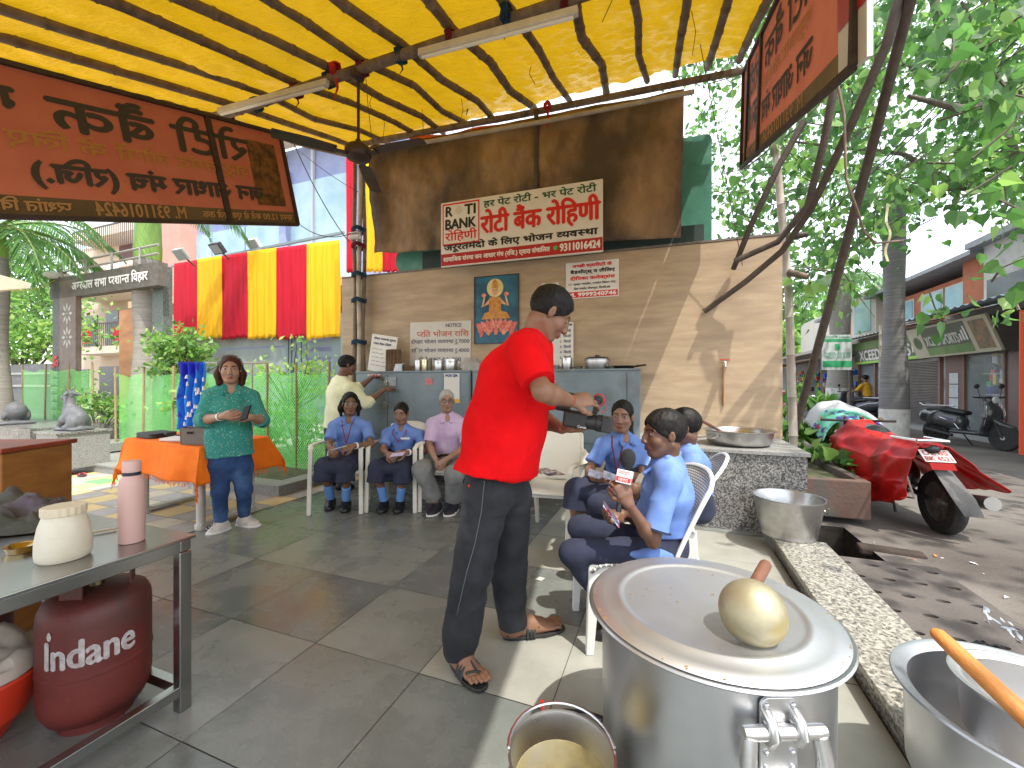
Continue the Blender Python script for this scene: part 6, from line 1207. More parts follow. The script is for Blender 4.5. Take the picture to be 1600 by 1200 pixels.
# palms and shade trees
def palm(base, h, r, label, fr, frlen, white=0, crownshaft=True, name='palm_tree', n=13, seed=1, ringm=None, hang=0):
    random.seed(seed); t = empty(name, base, label, 'palm', 'palm trees'); tm = ringm or M('palm_bark', (.20, .185, .165), (.29, .27, .24), scale=4, rough=.85, stretch=(.6, .6, 9), bump=.4, bscale=6)
    mb = MB(); zs = [0, .25, .5, .75, 1]; mb.lathe([(r*(1.25-.4*z+.12*math.sin(z*9)), h*z) for z in [k/24 for k in range(25)]], base, UP, 22); mb.build('trunk', tm, t, smooth=True)
    if white: mb = MB(); mb.lathe([(r*(1.26-.4*z+.12*math.sin(z*9))+.004, h*z) for z in [k/24*white/h for k in range(13)]], base, UP, 22); mb.build('lime_wash', M('lime_wash', (.62, .61, .58), (.44, .42, .40), scale=9, rough=.9, lo=.3, hi=.7, c3=(.26, .24, .22), s3=6, t3=(.6, .7)), t, smooth=True)
    top = base+UP*h
    if crownshaft: mb = MB(); mb.lathe([(r*.92, 0), (r*.95, .2), (r*.85, crownshaft*.6), (r*.5, crownshaft)], top, UP, 20); mb.build('crownshaft', M('crownshaft_green', (.16, .30, .045), (.22, .36, .07), scale=3, rough=.4, stretch=(2, 2, .5)), t, smooth=True); top = top+UP*crownshaft
    l = Leaves(); rc = MB()
    for k in range(fr):
        a = 2*math.pi*k/fr+random.uniform(-.2, .2); el = random.uniform(.15, .95)-hang; d = V((math.cos(a)*math.cos(el), math.sin(a)*math.cos(el), math.sin(el))); L_ = frlen*random.uniform(.8, 1.1); pts = []; p = V(top); 
        for i in range(n+1): pts.append(V(p)); p = p+d*(L_/n); d = nrm(d-UP*(.10+.12*i/n))
        rc.tube(pts, [.028*(1-i/n*.85) for i in range(n+1)], seg=5)
        for i in range(2, n+1):
            tdir = nrm(pts[i]-pts[i-1])
            for sub in (0, .33, .66):
                q_ = pts[i-1].lerp(pts[i], sub); ln = frlen*.26*math.sin(math.pi*min(1, .15+(i+sub)/n*.85))+.08
                for sd in (-1, 1): l.blade(q_, nrm(tdir*.7+tdir.cross(UP)*sd*.9-UP*(.35+.3*random.random())), UP+rv()*.2, ln, .018, random.choice((0, 0, 1)))
    rc.build('fronds', M('frond_stem', (.16, .22, .06), rough=.6), t, smooth=True); l.build('leaflets', [leafmat('palm_leaf', (.05, .14, .035), (.10, .22, .06)), leafmat('palm_leaf_dark', (.03, .085, .025), (.06, .14, .04))], t); random.seed(seed+50)
pb = P(231, 600, 7.9); palm(V((pb.x, pb.y, .1)), 3.55, .23, 'royal palm with a green crownshaft before the gateway', 12, 2.2, crownshaft=1.55, seed=3)
pb = P(-8, 600, 7.2); palm(V((pb.x, pb.y, .2)), 3.3, .17, 'palm with spreading fronds at the left picture edge', 20, 2.1, crownshaft=.5, seed=5, hang=.15)
def bush(name, c, rx, ry, rz, n, ls, label, cat, mats, heart=False, stem=True, grp=None, seed=2, up=.2):
    random.seed(seed); t = empty(name, V((c.x, c.y, max(-.06, c.z-rz))), label, cat, grp); l = Leaves(); cl_ = [V((c.x+random.gauss(0, .42)*rx, c.y+random.gauss(0, .42)*ry, c.z+random.gauss(0, .42)*rz)) for _ in range(max(6, n//26))]
    for k in range(n):
        b = random.choice(cl_); p = b+V((random.gauss(0, .2)*rx, random.gauss(0, .2)*ry, random.gauss(0, .17)*rz)); d = rv()*.7+V((0, 0, up)); mi = random.choices(range(len(mats)), [3, 2, 1][:len(mats)])[0]
        (l.heart if heart else lambda p, d, n_, s_, m_: l.blade(p, d, n_, s_, s_*.26, m_))(p, d, rv(), ls*random.uniform(.7, 1.3), mi)
    l.build('foliage', mats, t)
    if stem:
        mb = MB(); b0 = V((c.x, c.y, max(-.06, c.z-rz*1.3)))
        for q_ in cl_[:14]: mb.tube([b0, b0.lerp(q_, .5)+rv()*.03*rx, q_], [.022*rx+.006, .014*rx+.004, .004], seg=5)
        mb.build('stems', bark, t)
    return t
fg = [leafmat('bush_leaf', (.09, .20, .04), (.15, .30, .06)), leafmat('bush_leaf_dark', (.04, .10, .025), (.07, .15, .035)), leafmat('bush_leaf_pale', (.22, .34, .08), (.30, .42, .12))]
bush('ornamental_tree', P(283, 545, 7.0), .56, .45, .42, 900, .10, 'bushy light green tree rising behind the net beside the palm trunk', 'tree', fg, seed=4)
bush('shrub', P(270, 560, 6.9), .5, .4, .4, 450, .10, 'low green shrub at the foot of the royal palm', 'shrub', fg, seed=6); bush('shrub', P(455, 590, 7.0), .8, .4, .45, 600, .10, 'pale green shrub before the steel gate behind the woman', 'shrub', [fg[2], fg[0]], seed=8)
bush('shrub', P(30, 520, 10.8), 1.8, 1.0, 1.15, 2200, .16, 'bright green shrub over the boundary wall at far left', 'shrub', [fg[0], fg[2], fg[1]], seed=9); bush('shade_tree', P(20, 430, 14), 2.4, 1.5, 1.6, 1600, .22, 'dark green tree above the shrub at far left', 'tree', [fg[1], fg[0]], seed=10); bush('shade_tree', P(60, 480, 12.5), 1.2, 1, 1.2, 1200, .16, 'mid green tree right of the shrub at far left', 'tree', [fg[0], fg[1]], seed=31)
for k, (px, py, rx) in enumerate(((150, 640, .5), (345, 640, .8), (470, 670, .6), (420, 660, .5))): bush('garden_plant', P(px, py, 7.4 if px < 200 else 6.4), rx, .4, .42, 360, .11, ['leafy plant behind the net beside the upright stone bull', 'leafy plant behind the net left of the woman in teal', 'leafy plant behind the net near the tied poles', 'leafy plant behind the net right of the woman in teal'][k], 'plant', fg, seed=40+k, grp='plants behind the green net')
# far wood beyond the street
mb = Leaves(); random.seed(77)
for k in range(9000):
    x = random.uniform(8, 46); y = random.uniform(30, 46); hmax = 7.5+3.2*mnoise.noise(V((x*.22, y*.2, 0)))+1.5*mnoise.noise(V((x*.8, 3, 0))); z = random.uniform(0, 1)**.6*hmax
    mb.heart(V((x, y, z)), rv(), rv(), random.uniform(.45, .8), random.choices((0, 1, 2), (4, 3, 2))[0])
tag(mb.build('distant_wood', fg), kind='stuff')
# planter beside the platform
t = empty('planter', AB(4.8, 1.45), 'weathered brick-red planter trough beside the granite platform', 'planter'); pm = M('planter_red', (.13, .072, .052), (.09, .062, .05), scale=4, rough=.85, bump=.4, bscale=35, c3=(.06, .085, .075), s3=2.5, t3=(.5, .7))
A1, A2, B1, B2 = 4.58, 6.1, 1.12, 1.72
for nm, ps in (('side', [(A1, B1), (A1, B2), (A1+.08, B2), (A1+.08, B1)]), ('side', [(A2-.08, B1), (A2-.08, B2), (A2, B2), (A2, B1)]), ('side', [(A1+.08, B1), (A2-.08, B1), (A2-.08, B1+.08), (A1+.08, B1+.08)]), ('side', [(A1+.08, B2-.08), (A2-.08, B2-.08), (A2-.08, B2), (A1+.08, B2)])):
    mb = MB(); mb.prism([AB(a, b, .04) for a, b in ps], UP, .35); mb.build(nm, pm, t, bev=.012)
mb = MB(); mb.prism([AB(A1+.08, B1+.08, .2), AB(A1+.08, B2-.08, .2), AB(A2-.08, B2-.08, .2), AB(A2-.08, B1+.08, .2)], UP, .12); mb.build('soil', M('garden_soil', (.1, .1, .05)), t)
for k, (px, py, d) in enumerate(((1255, 640, 5.4), (1290, 690, 5.0), (1300, 735, 4.55), (1250, 690, 5.1))): bush('potted_plant', P(px, py, d), .26, .26, .28, 90, .13, ['broad-leaved plant in the planter behind the bamboo upright', 'young leafy plant in the planter beside the leaning dark pole', 'low sprig hanging over the near corner of the planter', 'leafy plant in the planter nearest the plywood edge'][k], 'plant', [pg[0], pg[2], pg[1]], heart=True, seed=60+k, grp='plants in the red planter', up=.6)
# poles at the right
p = P(1228, 690, 4.75); pole('bamboo_post', [V((p.x+.02, p.y, 0)), P(1240, 690, 4.75), P(1232, 450, 4.75), P(1212, 232, 4.75), P(1205, 150, 4.75)], .046, bam_l, 'pale upright bamboo post right of the plywood wall', cat='post', node=.45)
p = P(1236, 692, 4.95); pole('wooden_pole', [V((p.x-.06, p.y+.1, 0)), p, P(1262, 600, 4.7), P(1302, 455, 4.2), P(1360, 240, 3.5), P(1428, -20, 2.85), P(1450, -110, 2.65)], .043, dark_w, 'thick dark pole leaning from the planter up past the right banner', node=0)
pole('wooden_pole', [P(1412, -30, 2.9), P(1385, 70, 3.0), P(1330, 195, 3.3), P(1292, 275, 3.5), P(1265, 330, 3.75), P(1222, 392, 4.05), P(1165, 440, 4.3), W(1100, 487, .03)], .034, dark_w, 'long curved pole bending down to rest on the plywood wall', node=0); pole('wooden_pole', [P(1305, 128, 3.6), P(1287, 225, 3.7), P(1262, 322, 3.85), P(1215, 378, 4.1), P(1148, 408, 4.25)], .034, dark_w, 'middle crooked pole ending over the top of the plywood wall', node=0); pole('wooden_pole', [P(1256, 190, 3.9), P(1215, 262, 4.0), P(1172, 355, 4.1), W(1146, 420, .05)], .032, dark_w, 'short straight dark pole running down behind the right banner', node=0)
pole('branch_stick', [P(1308, 128, 3.3), P(1319, 180, 3.25), P(1322, 280, 3.2), P(1338, 325, 3.2), P(1350, 362, 3.25), P(1368, 380, 3.3), P(1410, 376, 3.4)], .010, bam, 'thin twisted dry branch hanging beside the leaning pole', node=0, cat='branch'); pole('bamboo_stub', [P(1228, 372, 4.6), P(1262, 366, 4.5)], .035, dark_w, 'dark pole stub tied to the pale bamboo post', node=0, cat='pole'); pole('bamboo_stub', [P(1232, 425, 4.7), P(1262, 433, 4.55)], .04, bam, 'stub of a cut pole with yellow binding on the bamboo post', node=0, cat='pole')
for a, b, lab, sag in (((1300, 330, 6), (1620, -10, 5.5), 'upper black wire crossing the peepal tree', .08), ((1240, 372, 6), (1640, 10, 5.2), 'lower black wire crossing the peepal tree', .10), ((1250, 430, 6), (1620, 180, 5.5), 'lowest thin wire below the peepal branches', .15)): wirex((P(*a), P(*b)), lab, r=.009, sag=sag)
wirex((P(1082, 5, 4.1), P(1160, 415, 4.3)), 'thin brown string hanging from the canopy corner', r=.004, sag=0, m=M('string_brown', (.12, .05, .03), rough=.8), name='string')
mb = MB(); mb.grid(lambda u, v: P(1385+4*u, 318+90*v, 4.6)+V((.01*math.sin(v*14), .02*math.sin(v*9), 0)), 3, 16); tag(mb.build('cloth_strip', M('strip_cream', (.5, .45, .28), rough=.9), solid=.003), 'narrow cream cloth strip dangling before the palm trunk', 'cloth')
# ------------------------------------------------------------------ street: palms, shops, scooters, motorbikes
pb = G(1397, 688, -.03); palm(pb, 5.6, .205, 'thick ringed palm with a lime-washed foot before the shutter', 9, 2.4, white=1.45, crownshaft=.4, seed=11, ringm=M('ringed_bark', (.12, .115, .115), (.20, .19, .185), scale=3, rough=.8, stretch=(.4, .4, 14), bump=.5, bscale=5))
pb = G(1312, 652, -.03); palm(pb, 5.2, .34, 'farther palm with a lime-washed foot behind the hanging sign', 16, 2.6, white=2.3, crownshaft=.3, seed=12, hang=.5)
S0 = V((10.3, 7.6, 0)); SN = -BX
def SP(s, off=0, z=0): return S0+AX*s+SN*off+UP*z
def sbox(s0, s1, o0, o1, z0, z1, name, m, par, bev=0):
    mb = MB(); mb.prism([SP(s0, o0, z0), SP(s1, o0, z0), SP(s1, o1, z0), SP(s0, o1, z0)], UP, z1-z0); return mb.build(name, m, par, bev=bev)
wall_w = M('shop_wall', (.58, .56, .53), (.46, .44, .42), scale=2, rough=.9, c3=(.22, .21, .2), s3=1.2); bri = M('brick_orange', (.44, .15, .075), (.36, .12, .06), scale=4, rough=.85); inn = M('shop_inside', (.30, .28, .25), (.40, .37, .34), scale=3, rough=.8); corr = M('corrugated', (.30, .31, .33), (.2, .2, .21), scale=4, rough=.5); timb = M('shop_timber', (.20, .12, .085), rough=.7)
glass = M('shop_glass', (.6, .7, .75), rough=.05, alpha=.12, spec=.8)
goods = [M('goods_'+n, c, rough=.5) for n, c in (('red', (.5, .04, .03)), ('blue', (.03, .09, .5)), ('green', (.06, .32, .08)), ('white', (.6, .6, .58)), ('yellow', (.6, .42, .04)), ('black', (.03, .03, .03)), ('cyan', (.1, .4, .5)))]
def stock(s0, s1, z0, z1, n, par, seed):
    random.seed(seed); bms = [MB() for _ in goods]
    for k in range(n):
        s = random.uniform(s0, s1); z = random.uniform(z0, z1); w = random.uniform(.08, .22); h = random.uniform(.10, .3); o = -random.uniform(.25, .6); i = random.randrange(len(goods)); bms[i].box(SP(s, o, z), (w, .1, h), (AX, BX, UP))
    for i, b in enumerate(bms):
        if b.v: o = b.build('shop_goods', goods[i], par); o['kind'] = 'stuff'
def shop(s0, s1, label, parts):
    t = empty('shop', SP((s0+s1)/2), label, 'shop'); sbox(s0, s1, -3.0, -2.9, -.05, 3.0, 'back_wall', inn, t); sbox(s0, s1, -2.9, .02, 2.86, 3.0, 'ceiling', inn, t); sbox(s0, s1, -2.9, .35, -.05, .09, 'threshold', gran_g, t)
    sbox(s0, s0+.12, -2.9, .0, .09, 2.86, 'side_wall', wall_w, t); sbox(s1-.12, s1, -2.9, .0, .09, 2.86, 'side_wall', wall_w, t); return t
def tilted_sign(s0, s1, z0, z1, tilt, label, m, th=.05, off=.1):
    t = empty('shop_sign', SP(s0, off, z0), label, 'sign', 'green shop signs'); o = SP(s1, off, z0); ux_ = -AX; uy_ = nrm(UP+SN*tilt); w = s1-s0; h = (z1-z0); mb = MB(); nn = nrm(ux_.cross(uy_)); nn = nn if nn.dot(SN) > 0 else -nn
    mb.prism([o, o+ux_*w, o+ux_*w+uy_*h, o+uy_*h], -nn, th); mb.build('panel', m, t); return t, o, ux_, uy_, w, h, nn
def srect(o, ux_, uy_, nn, x0, x1, y0, y1, m, par, name, lift): mb = MB(); mb.add([o+ux_*x+uy_*y+nn*lift for x, y in ((x0, y0), (x1, y0), (x1, y1), (x0, y1))], [(0, 1, 2, 3)]); return mb.build(name, m, par)
sg = M('sign_olive', sRGB(92, 122, 76), sRGB(120, 150, 92), scale=1.2, rough=.5); sgd = M('sign_grey_green', sRGB(96, 100, 84), sRGB(84, 90, 76), scale=2, rough=.5); sgy = M('sign_beige', sRGB(178, 172, 150), rough=.5); sgg = M('sign_green_bright', sRGB(150, 196, 96), rough=.5)
t = shop(-2.6, 3.55, 'glass fronted sports shop behind the black scooter', 0); t1 = t
sbox(-2.6, 3.55, -2.9, 0, 3.0, 3.06, 'floor_slab', corr, t)
for s in (-1.2, .1, 1.4, 2.7): sbox(s, s+.06, -.02, .06, .09, 2.0, 'mullion', timb, t)
for a, b in ((-1.14, .1), (1.46, 2.7)): sbox(a, b, .0, .012, .12, 1.98, 'shop_glass', glass, t)
sbox(.16, 1.4, .0, .03, .12, 1.98, 'door', M('door_maroon', (.12, .07, .075), (.09, .05, .055), scale=3, rough=.3), t); sbox(2.76, 3.43, -.02, .06, .09, 2.0, 'pillar', M('pillar_brown', (.14, .08, .07), rough=.6), t)
for z in (.5, 1.0, 1.5): sbox(-1.1, 2.6, -.7, -.2, z, z+.03, 'shelf', inn, t)
stock(-2.4, .0, .2, 1.9, 70, t, 5); stock(1.4, 2.7, .2, 1.9, 60, t, 6)
for k, (z0, z1) in enumerate(((.55, .9), (.93, 1.25), (1.28, 1.55))):
    o = sbox(2.9, 3.25, .065, .07, z0, z1, 'wall_notice', M('notice_pale%d' % k, (.5, .5, .48), (.35, .38, .42), scale=9, rough=.6), None); tag(o, ['lowest paper notice on the shop pillar', 'middle bluish paper notice on the shop pillar', 'topmost paper notice on the shop pillar'][k], 'notice', 'paper notices on the shop pillar')
t, o, ux_, uy_, w, h, nn = tilted_sign(.95, 4.05, 1.98, 2.82, .35, 'tilted olive sports shop sign above the glass shop', sgy, off=.35)
srect(o, ux_, uy_, nn, .62, 2.35, .06*h, .94*h, sgd, t, 'dark_field', .004); srect(o, ux_, uy_, nn, .62, 2.35, .06*h, .30*h, sg, t, 'green_band', .006)
lettering('XCEED SPORTS', o, ux_, uy_, .70, 2.0, .36*h, .66*h, M('sign_letter', sRGB(190, 190, 176), rough=.5), t, bold=.012, lift=.008 if nn.dot(ux_.cross(uy_)) > 0 else -.008)
for k in range(3): srect(o, ux_, uy_, nn, 2.05+.10*k, 2.11+.10*k, .40*h, (.6+.1*k)*h, wht, t, 'stripe', .008)
mb = MB(); c = o+ux_*.32+uy_*(h*.5)+nn*.006; mb.lathe([(.11, 0), (.17, 0)], c, nn, 18); mb.lathe([(0, .002), (.07, .002)], c, nn, 9); mb.build('emblem', M('emblem_dark', sRGB(120, 140, 110), rough=.5), t); srect(o, ux_, uy_, nn, 2.5, 3.0, .1*h, .9*h, M('sign_photo', sRGB(160, 120, 90), sRGB(90, 96, 80), scale=6, rough=.5), t, 'picture', .005)
t = shop(3.55, 8.8, 'shuttered sports shop behind the ringed palm', 0); t2 = t
sh_m = M('shutter', (.20, .175, .165), (.15, .13, .125), scale=3, rough=.5, metal=.3)
mb = MB()
for k in range(40): z = .12+k*.045; mb.prism([SP(3.7, .02, z), SP(6.0, .02, z), SP(6.0, .05, z+.022), SP(3.7, .05, z+.022)], UP, .020)
mb.prism([SP(3.7, 0, .1), SP(6, 0, .1), SP(6, .015, .1), SP(3.7, .015, .1)], UP, 1.9); mb.build('roller_shutter', sh_m, t)
for s in (3.62, 6.05, 7.3, 8.6): sbox(s, s+.08, 0, .08, .09, 2.0, 'mullion', timb, t)
sbox(6.13, 7.3, .0, .012, .12, 1.98, 'shop_glass', glass, t); sbox(7.38, 8.6, .0, .012, .12, 1.98, 'shop_glass', glass, t); stock(6.2, 8.5, .2, 1.9, 70, t, 8)
t, o, ux_, uy_, w, h, nn = tilted_sign(4.25, 8.65, 2.0, 2.8, .12, 'long green sports shop sign half hidden by the ringed palm', sg, off=.15)
srect(o, ux_, uy_, nn, .0, w, .04*h, .66*h, sgd, t, 'grey_band', .004); srect(o, ux_, uy_, nn, 0, w, .02*h, .12*h, sgg, t, 'green_edge', .006)
lettering('XCEED SPORTS', o, ux_, uy_, .45, w-.55, .16*h, .60*h, wht, t, bold=.02, lift=.009 if nn.dot(ux_.cross(uy_)) > 0 else -.009)
for k in range(3): srect(o, ux_, uy_, nn, w-.45+.12*k, w-.38+.12*k, .25*h, (.55+.12*k)*h, wht, t, 'stripe', .009)
t = shop(8.8, 20, 'row of dim open-front shops farther down the street', 0); stock(9, 19, .2, 1.9, 160, t, 9); sbox(8.9, 20, .02, .9, 2.35, 2.42, 'awning', M('awning_brown', (.16, .10, .075), rough=.8), t)
# upper storeys
t = empty('upper_storey', SP(1, -1, 3), 'grey plastered upper storey over the glass shop', 'building'); sbox(-5, 2.6, -5, -.25, 3.06, 4.6, 'wall', wall_w, t); sbox(1.35, 2.45, -.25, -.22, 3.3, 3.75, 'ventilator', dkw, t); sbox(-5.2, 2.8, -5, .0, 4.6, 4.75, 'roof', corr, t)
t = empty('upper_storey', SP(5, -1, 3), 'orange brick upper storey with wide windows over the shutter', 'building'); sbox(2.62, 3.55, -5, -.35, 3.06, 4.45, 'brick_pier', bri, t); sbox(3.55, 8.2, -5, -.6, 3.06, 4.2, 'wall', bri, t); sbox(2.6, 8.4, -5, .0, 4.45, 4.56, 'roof', corr, t)
for a, b in ((3.7, 4.7), (4.8, 5.9), (6.3, 7.6)): f_ = sbox(a, b, -.6, -.55, 3.3, 4.05, 'window', M('window_frame_white', (.5, .5, .48), rough=.5), t); sbox(a+.06, b-.06, -.55, -.53, 3.36, 3.99, 'pane', gl, f_)
t = empty('upper_storey', SP(11, -1, 3), 'white and orange upper storey down the street', 'building'); sbox(8.2, 10.4, -5, -.3, 3.0, 4.9, 'white_wall', crm, t); sbox(10.4, 13.5, -5, -.5, 3.0, 4.3, 'brick_wall', bri, t); sbox(13.5, 20, -5, -1, 2.9, 5.0, 'white_wall', crm, t); sbox(11.2, 11.8, -.5, -.46, 3.2, 4.0, 'window', dkw, t); sbox(8.6, 10.0, -.3, -.27, 3.3, 4.5, 'window', gl, t); sbox(8.1, 13.6, -5, .1, 4.9, 5.05, 'roof', corr, t) if False else sbox(10.3, 13.6, -5, .1, 4.3, 4.42, 'roof', corr, t)
mb = MB(); mb.grid(lambda u, v: SP(-4+7.5*u, -.1+1.3*v, 3.12-.22*v+.018*math.sin(u*190)), 300, 2); t = mb.build('tin_awning', M('tin_blue', (.28, .36, .46), (.22, .26, .30), scale=3, rough=.4), smooth=True, solid=.004); tag(t, 'corrugated tin awning over the tilted shop sign', 'awning')
mb = MB(); mb.grid(lambda u, v: SP(3.6+5.3*u, -.1+1.0*v, 3.06-.2*v+.018*math.sin(u*130)), 220, 2); t = mb.build('tin_awning', corr, smooth=True, solid=.004); tag(t, 'corrugated tin awning over the long green sign', 'awning')
for s, o_, r, m, lab in ((3.9, 1.25, .035, bam_l, 'pale bamboo prop right of the ringed palm'), (3.0, 1.25, .04, bam_l, 'pale bamboo prop before the shutter edge')): pole('bamboo_prop', [SP(s, o_, -.03), SP(s, o_, 2.95)], r, m, lab, cat='pole')
pole('orange_post', [P(1598, 692, 7.0)-UP*.2, P(1598, 485, 7.0)], .045, M('post_orange', sRGB(206, 74, 26), rough=.5), 'orange painted post at the right picture edge', cat='post', node=0)
# hanging sign on its own posts
a, b = P(1285, 578, 12.2), P(1331, 577, 12.2); ux_ = nrm(V((b.x-a.x, b.y-a.y, 0))); o = V((a.x, a.y, a.z)); w = (b-a).length; h = P(1285, 523, 12.2).z-a.z; nn = ux_.cross(UP)
t = empty('street_sign', V((a.x, a.y, 0)), 'free-standing white and green sports sign before the far palm', 'sign'); mb = MB(); mb.prism([o, o+ux_*w, o+ux_*w+UP*h, o+UP*h], -nn, .06); mb.build('panel', M('sign_pale', (.55, .60, .58), (.5, .55, .53), scale=3, rough=.5), t)
for y0, y1, m in ((.08, .26, 'sign_green2'), (.80, .88, 'sign_green2')): srect(o, ux_, UP, nn, 0, w, y0*h, y1*h, M(m, sRGB(60, 160, 110), rough=.5), t, 'green_band', .004)
lettering('XCEED SPORTS', o, ux_, UP, .06*w, .94*w, .34*h, .50*h, M('sign_letter_pale', sRGB(150, 180, 168), rough=.5), t, bold=.012, lift=.006); lettering('SPORTS WEAR', o, ux_, UP, .1*w, .9*w, .90*h, .96*h, M('sign_green2', (0, 0, 0)), t, lift=.006)
srect(o, ux_, UP, nn, .42*w, .58*w, .56*h, .74*h, M('sign_green2', (0, 0, 0)), t, 'emblem', .006)
for f in (.02, .98): mb = MB(); mb.tube([V((a.x, a.y, -.03))+ux_*(w*f)-nn*.05, V((a.x, a.y, a.z+h))+ux_*(w*f)-nn*.05], .03, seg=8); mb.build('post', rl, t)
# scooters
def wheel(t, c, axis, r, w, rimm, tyre=None):
    tyre = tyre or M('tyre', (.018, .018, .018), (.03, .029, .028), scale=30, rough=.85); mb = MB(); axis = nrm(axis)
    mb.lathe([(r*.62, -w*.42), (r*.72, -w*.5), (r*.93, -w*.42), (r, -w*.15), (r, w*.15), (r*.93, w*.42), (r*.72, w*.5), (r*.62, w*.42), (r*.62, -w*.42)], c, axis, 30); wh = mb.build('wheel', tyre, t, smooth=True)
    mb = MB(); mb.lathe([(r*.60, -w*.3), (r*.64, -w*.3), (r*.64, w*.3), (r*.60, w*.3), (r*.60, -w*.3)], c, axis, 28); mb.lathe([(0, -w*.5), (r*.16, -w*.5), (r*.16, w*.5), (0, w*.5)], c, axis, 14); x = nrm(axis.cross(UP)); y = axis.cross(x)
    for k in range(6): a = 2*math.pi*k/6; mb.beam(c+(x*math.cos(a)+y*math.sin(a))*(r*.12), c+(x*math.cos(a)+y*math.sin(a))*(r*.62), r*.09, w*.28, up=axis)
    mb.build('rim', rimm, wh)
chrome = M('chrome', (.62, .62, .62), rough=.18, metal=1); plas = M('scooter_plastic', (.02, .02, .022), rough=.55)
def scooter(c, f, paint, label, h=.014, group=None, lean=.10):
    f = nrm(V((f[0], f[1], 0))); l = UP.cross(f); up = nrm(UP+l*lean); c = V((c.x, c.y, -.02)); t = empty('scooter', c, label, 'scooter', group); q = lambda x, y, z: c+f*x+l*y+up*z
    s = S(h); s.chain([q(-.72, 0, .58), q(-.45, 0, .55), q(-.12, 0, .48)], [(.14, .14), (.18, .20), (.16, .19)], [l]*3, k=.05); s.cone(q(-.78, 0, .66), q(-.5, 0, .66), .05, .10, k=.05); s.chain([q(-.15, 0, .30), q(.38, 0, .30)], [(.17, .05), (.15, .05)], [l]*2, k=.05)
    s.chain([q(.36, 0, .30), q(.46, 0, .62), q(.40, 0, .90)], [(.17, .05), (.21, .06), (.13, .07)], [l]*3, k=.05); s.ell(q(.47, 0, .72), (f, l, up), (.08, .17, .16), k=.04); s.chain([q(.50, 0, .58), q(.62, 0, .50), q(.80, 0, .46)], [(.08, .05), (.075, .05), (.05, .025)], [l]*3, k=.03); s.ell(q(.38, 0, .98), (f, l, up), (.08, .13, .07), k=.04); sdf_obj('body', s, [paint], t)
    s = S(h); s.chain([q(-.66, 0, .735), q(-.35, 0, .74), q(.02, 0, .69)], [(.10, .05), (.14, .06), (.11, .05)], [l]*3, k=.03); sdf_obj('seat', s, [M('seat_black', (.012, .012, .012), rough=.5)], t)
    wheel(t, q(.66, 0, .25), l, .25, .10, chrome); wheel(t, q(-.52, 0, .25), l, .25, .11, plas)
    mb = MB(); mb.tube([q(.36, .35, 1.03), q(.40, .14, 1.02), q(.40, -.14, 1.02), q(.36, -.35, 1.03)], .016, seg=8); mb.build('handlebar', plas, t, smooth=True)
    for s_ in (-1, 1):
        mb = MB(); mb.tube([q(.38, s_*.22, 1.03), q(.36, s_*.27, 1.20)], .006, seg=6); mb.ell(q(.35, s_*.28, 1.25), (.055, .03, .05), (l, f, up)); mb.build('mirror', plas, t, smooth=True)
        mb = MB(); mb.tube([q(.66, s_*.06, .25), q(.52, s_*.06, .55)], .018, seg=7); mb.build('fork', plas, t)
    mb = MB(); mb.lathe([(0, .03), (.06, .02), (.075, 0), (.06, -.02)], q(.47, 0, .98), f, 16); mb.build('headlight', M('lamp_clear', (.6, .6, .6), rough=.1), t, smooth=True)
    mb = MB(); mb.tube([q(-.30, .12, .82), q(-.72, .11, .82), q(-.84, .06, .86), q(-.84, -.06, .86), q(-.72, -.11, .82), q(-.30, -.12, .82)], .014, seg=7); mb.build('grab_rail', M('rail_silver', (.5, .5, .52), rough=.3, metal=.8), t, smooth=True)
    for s_ in (-1, 1): mb = MB(); mb.tube([q(-.74, s_*.135, .66), q(-.45, s_*.178, .62), q(-.10, s_*.15, .50), q(.0, s_*.13, .36)], .008, seg=6); mb.build('trim', chrome, t, smooth=True); mb = MB(); mb.tube([q(.47, s_*.19, .86), q(.50, s_*.21, .70), q(.44, s_*.17, .46)], .008, seg=6); mb.build('trim', chrome, t, smooth=True)
    mb = MB(); mb.ell(q(-.80, 0, .60), (.03, .08, .045), (f, l, up)); mb.build('tail_light', M('lamp_red', (.4, .02, .02), rough=.2), t, smooth=True); mb = MB(); mb.tube([q(-.1, -.14, .22), q(-.6, -.17, .30)], [.03, .05], seg=10); mb.build('exhaust', plas, t, smooth=True); mb = MB(); mb.tube([q(-.1, .1, .26), q(-.02, .26, .0)], .012, seg=6); mb.build('side_stand', plas, t)
    mb = MB(); mb.ell(q(.70, -.10, .50), (.03, .015, .02), (f, l, up)); mb.ell(q(.70, .10, .50), (.03, .015, .02), (f, l, up)); mb.build('reflector', M('amber', sRGB(230, 120, 20), rough=.3), t, smooth=True) if False else None
    return t
a, b = G(1450, 690, -.02), G(1568, 705, -.02); mid = (a+b)/2; scooter(mid, nrm(b-a), M('paint_black', (.028, .030, .034), (.04, .042, .047), scale=5, rough=.24, coat=.6), 'black scooter with chrome trim parked before the glass shop', h=.011)
for k, (px, py, f, m, lab) in enumerate(((1262, 652, (.3, 1), M('paint_white', (.55, .55, .56), rough=.25), 'white scooter seen from behind near the leaning dark pole'), (1232, 655, (.4, 1), M('paint_wine', (.25, .05, .08), rough=.3), 'wine red scooter partly hidden by the bamboo post'), (1340, 657, (-.3, .9), M('paint_grey', (.06, .06, .07), rough=.3), 'dark grey scooter under the rider in mustard shirt'))): p = G(px, py, -.02); scooter(p, f, m, lab, h=.03, group='scooters down the street')
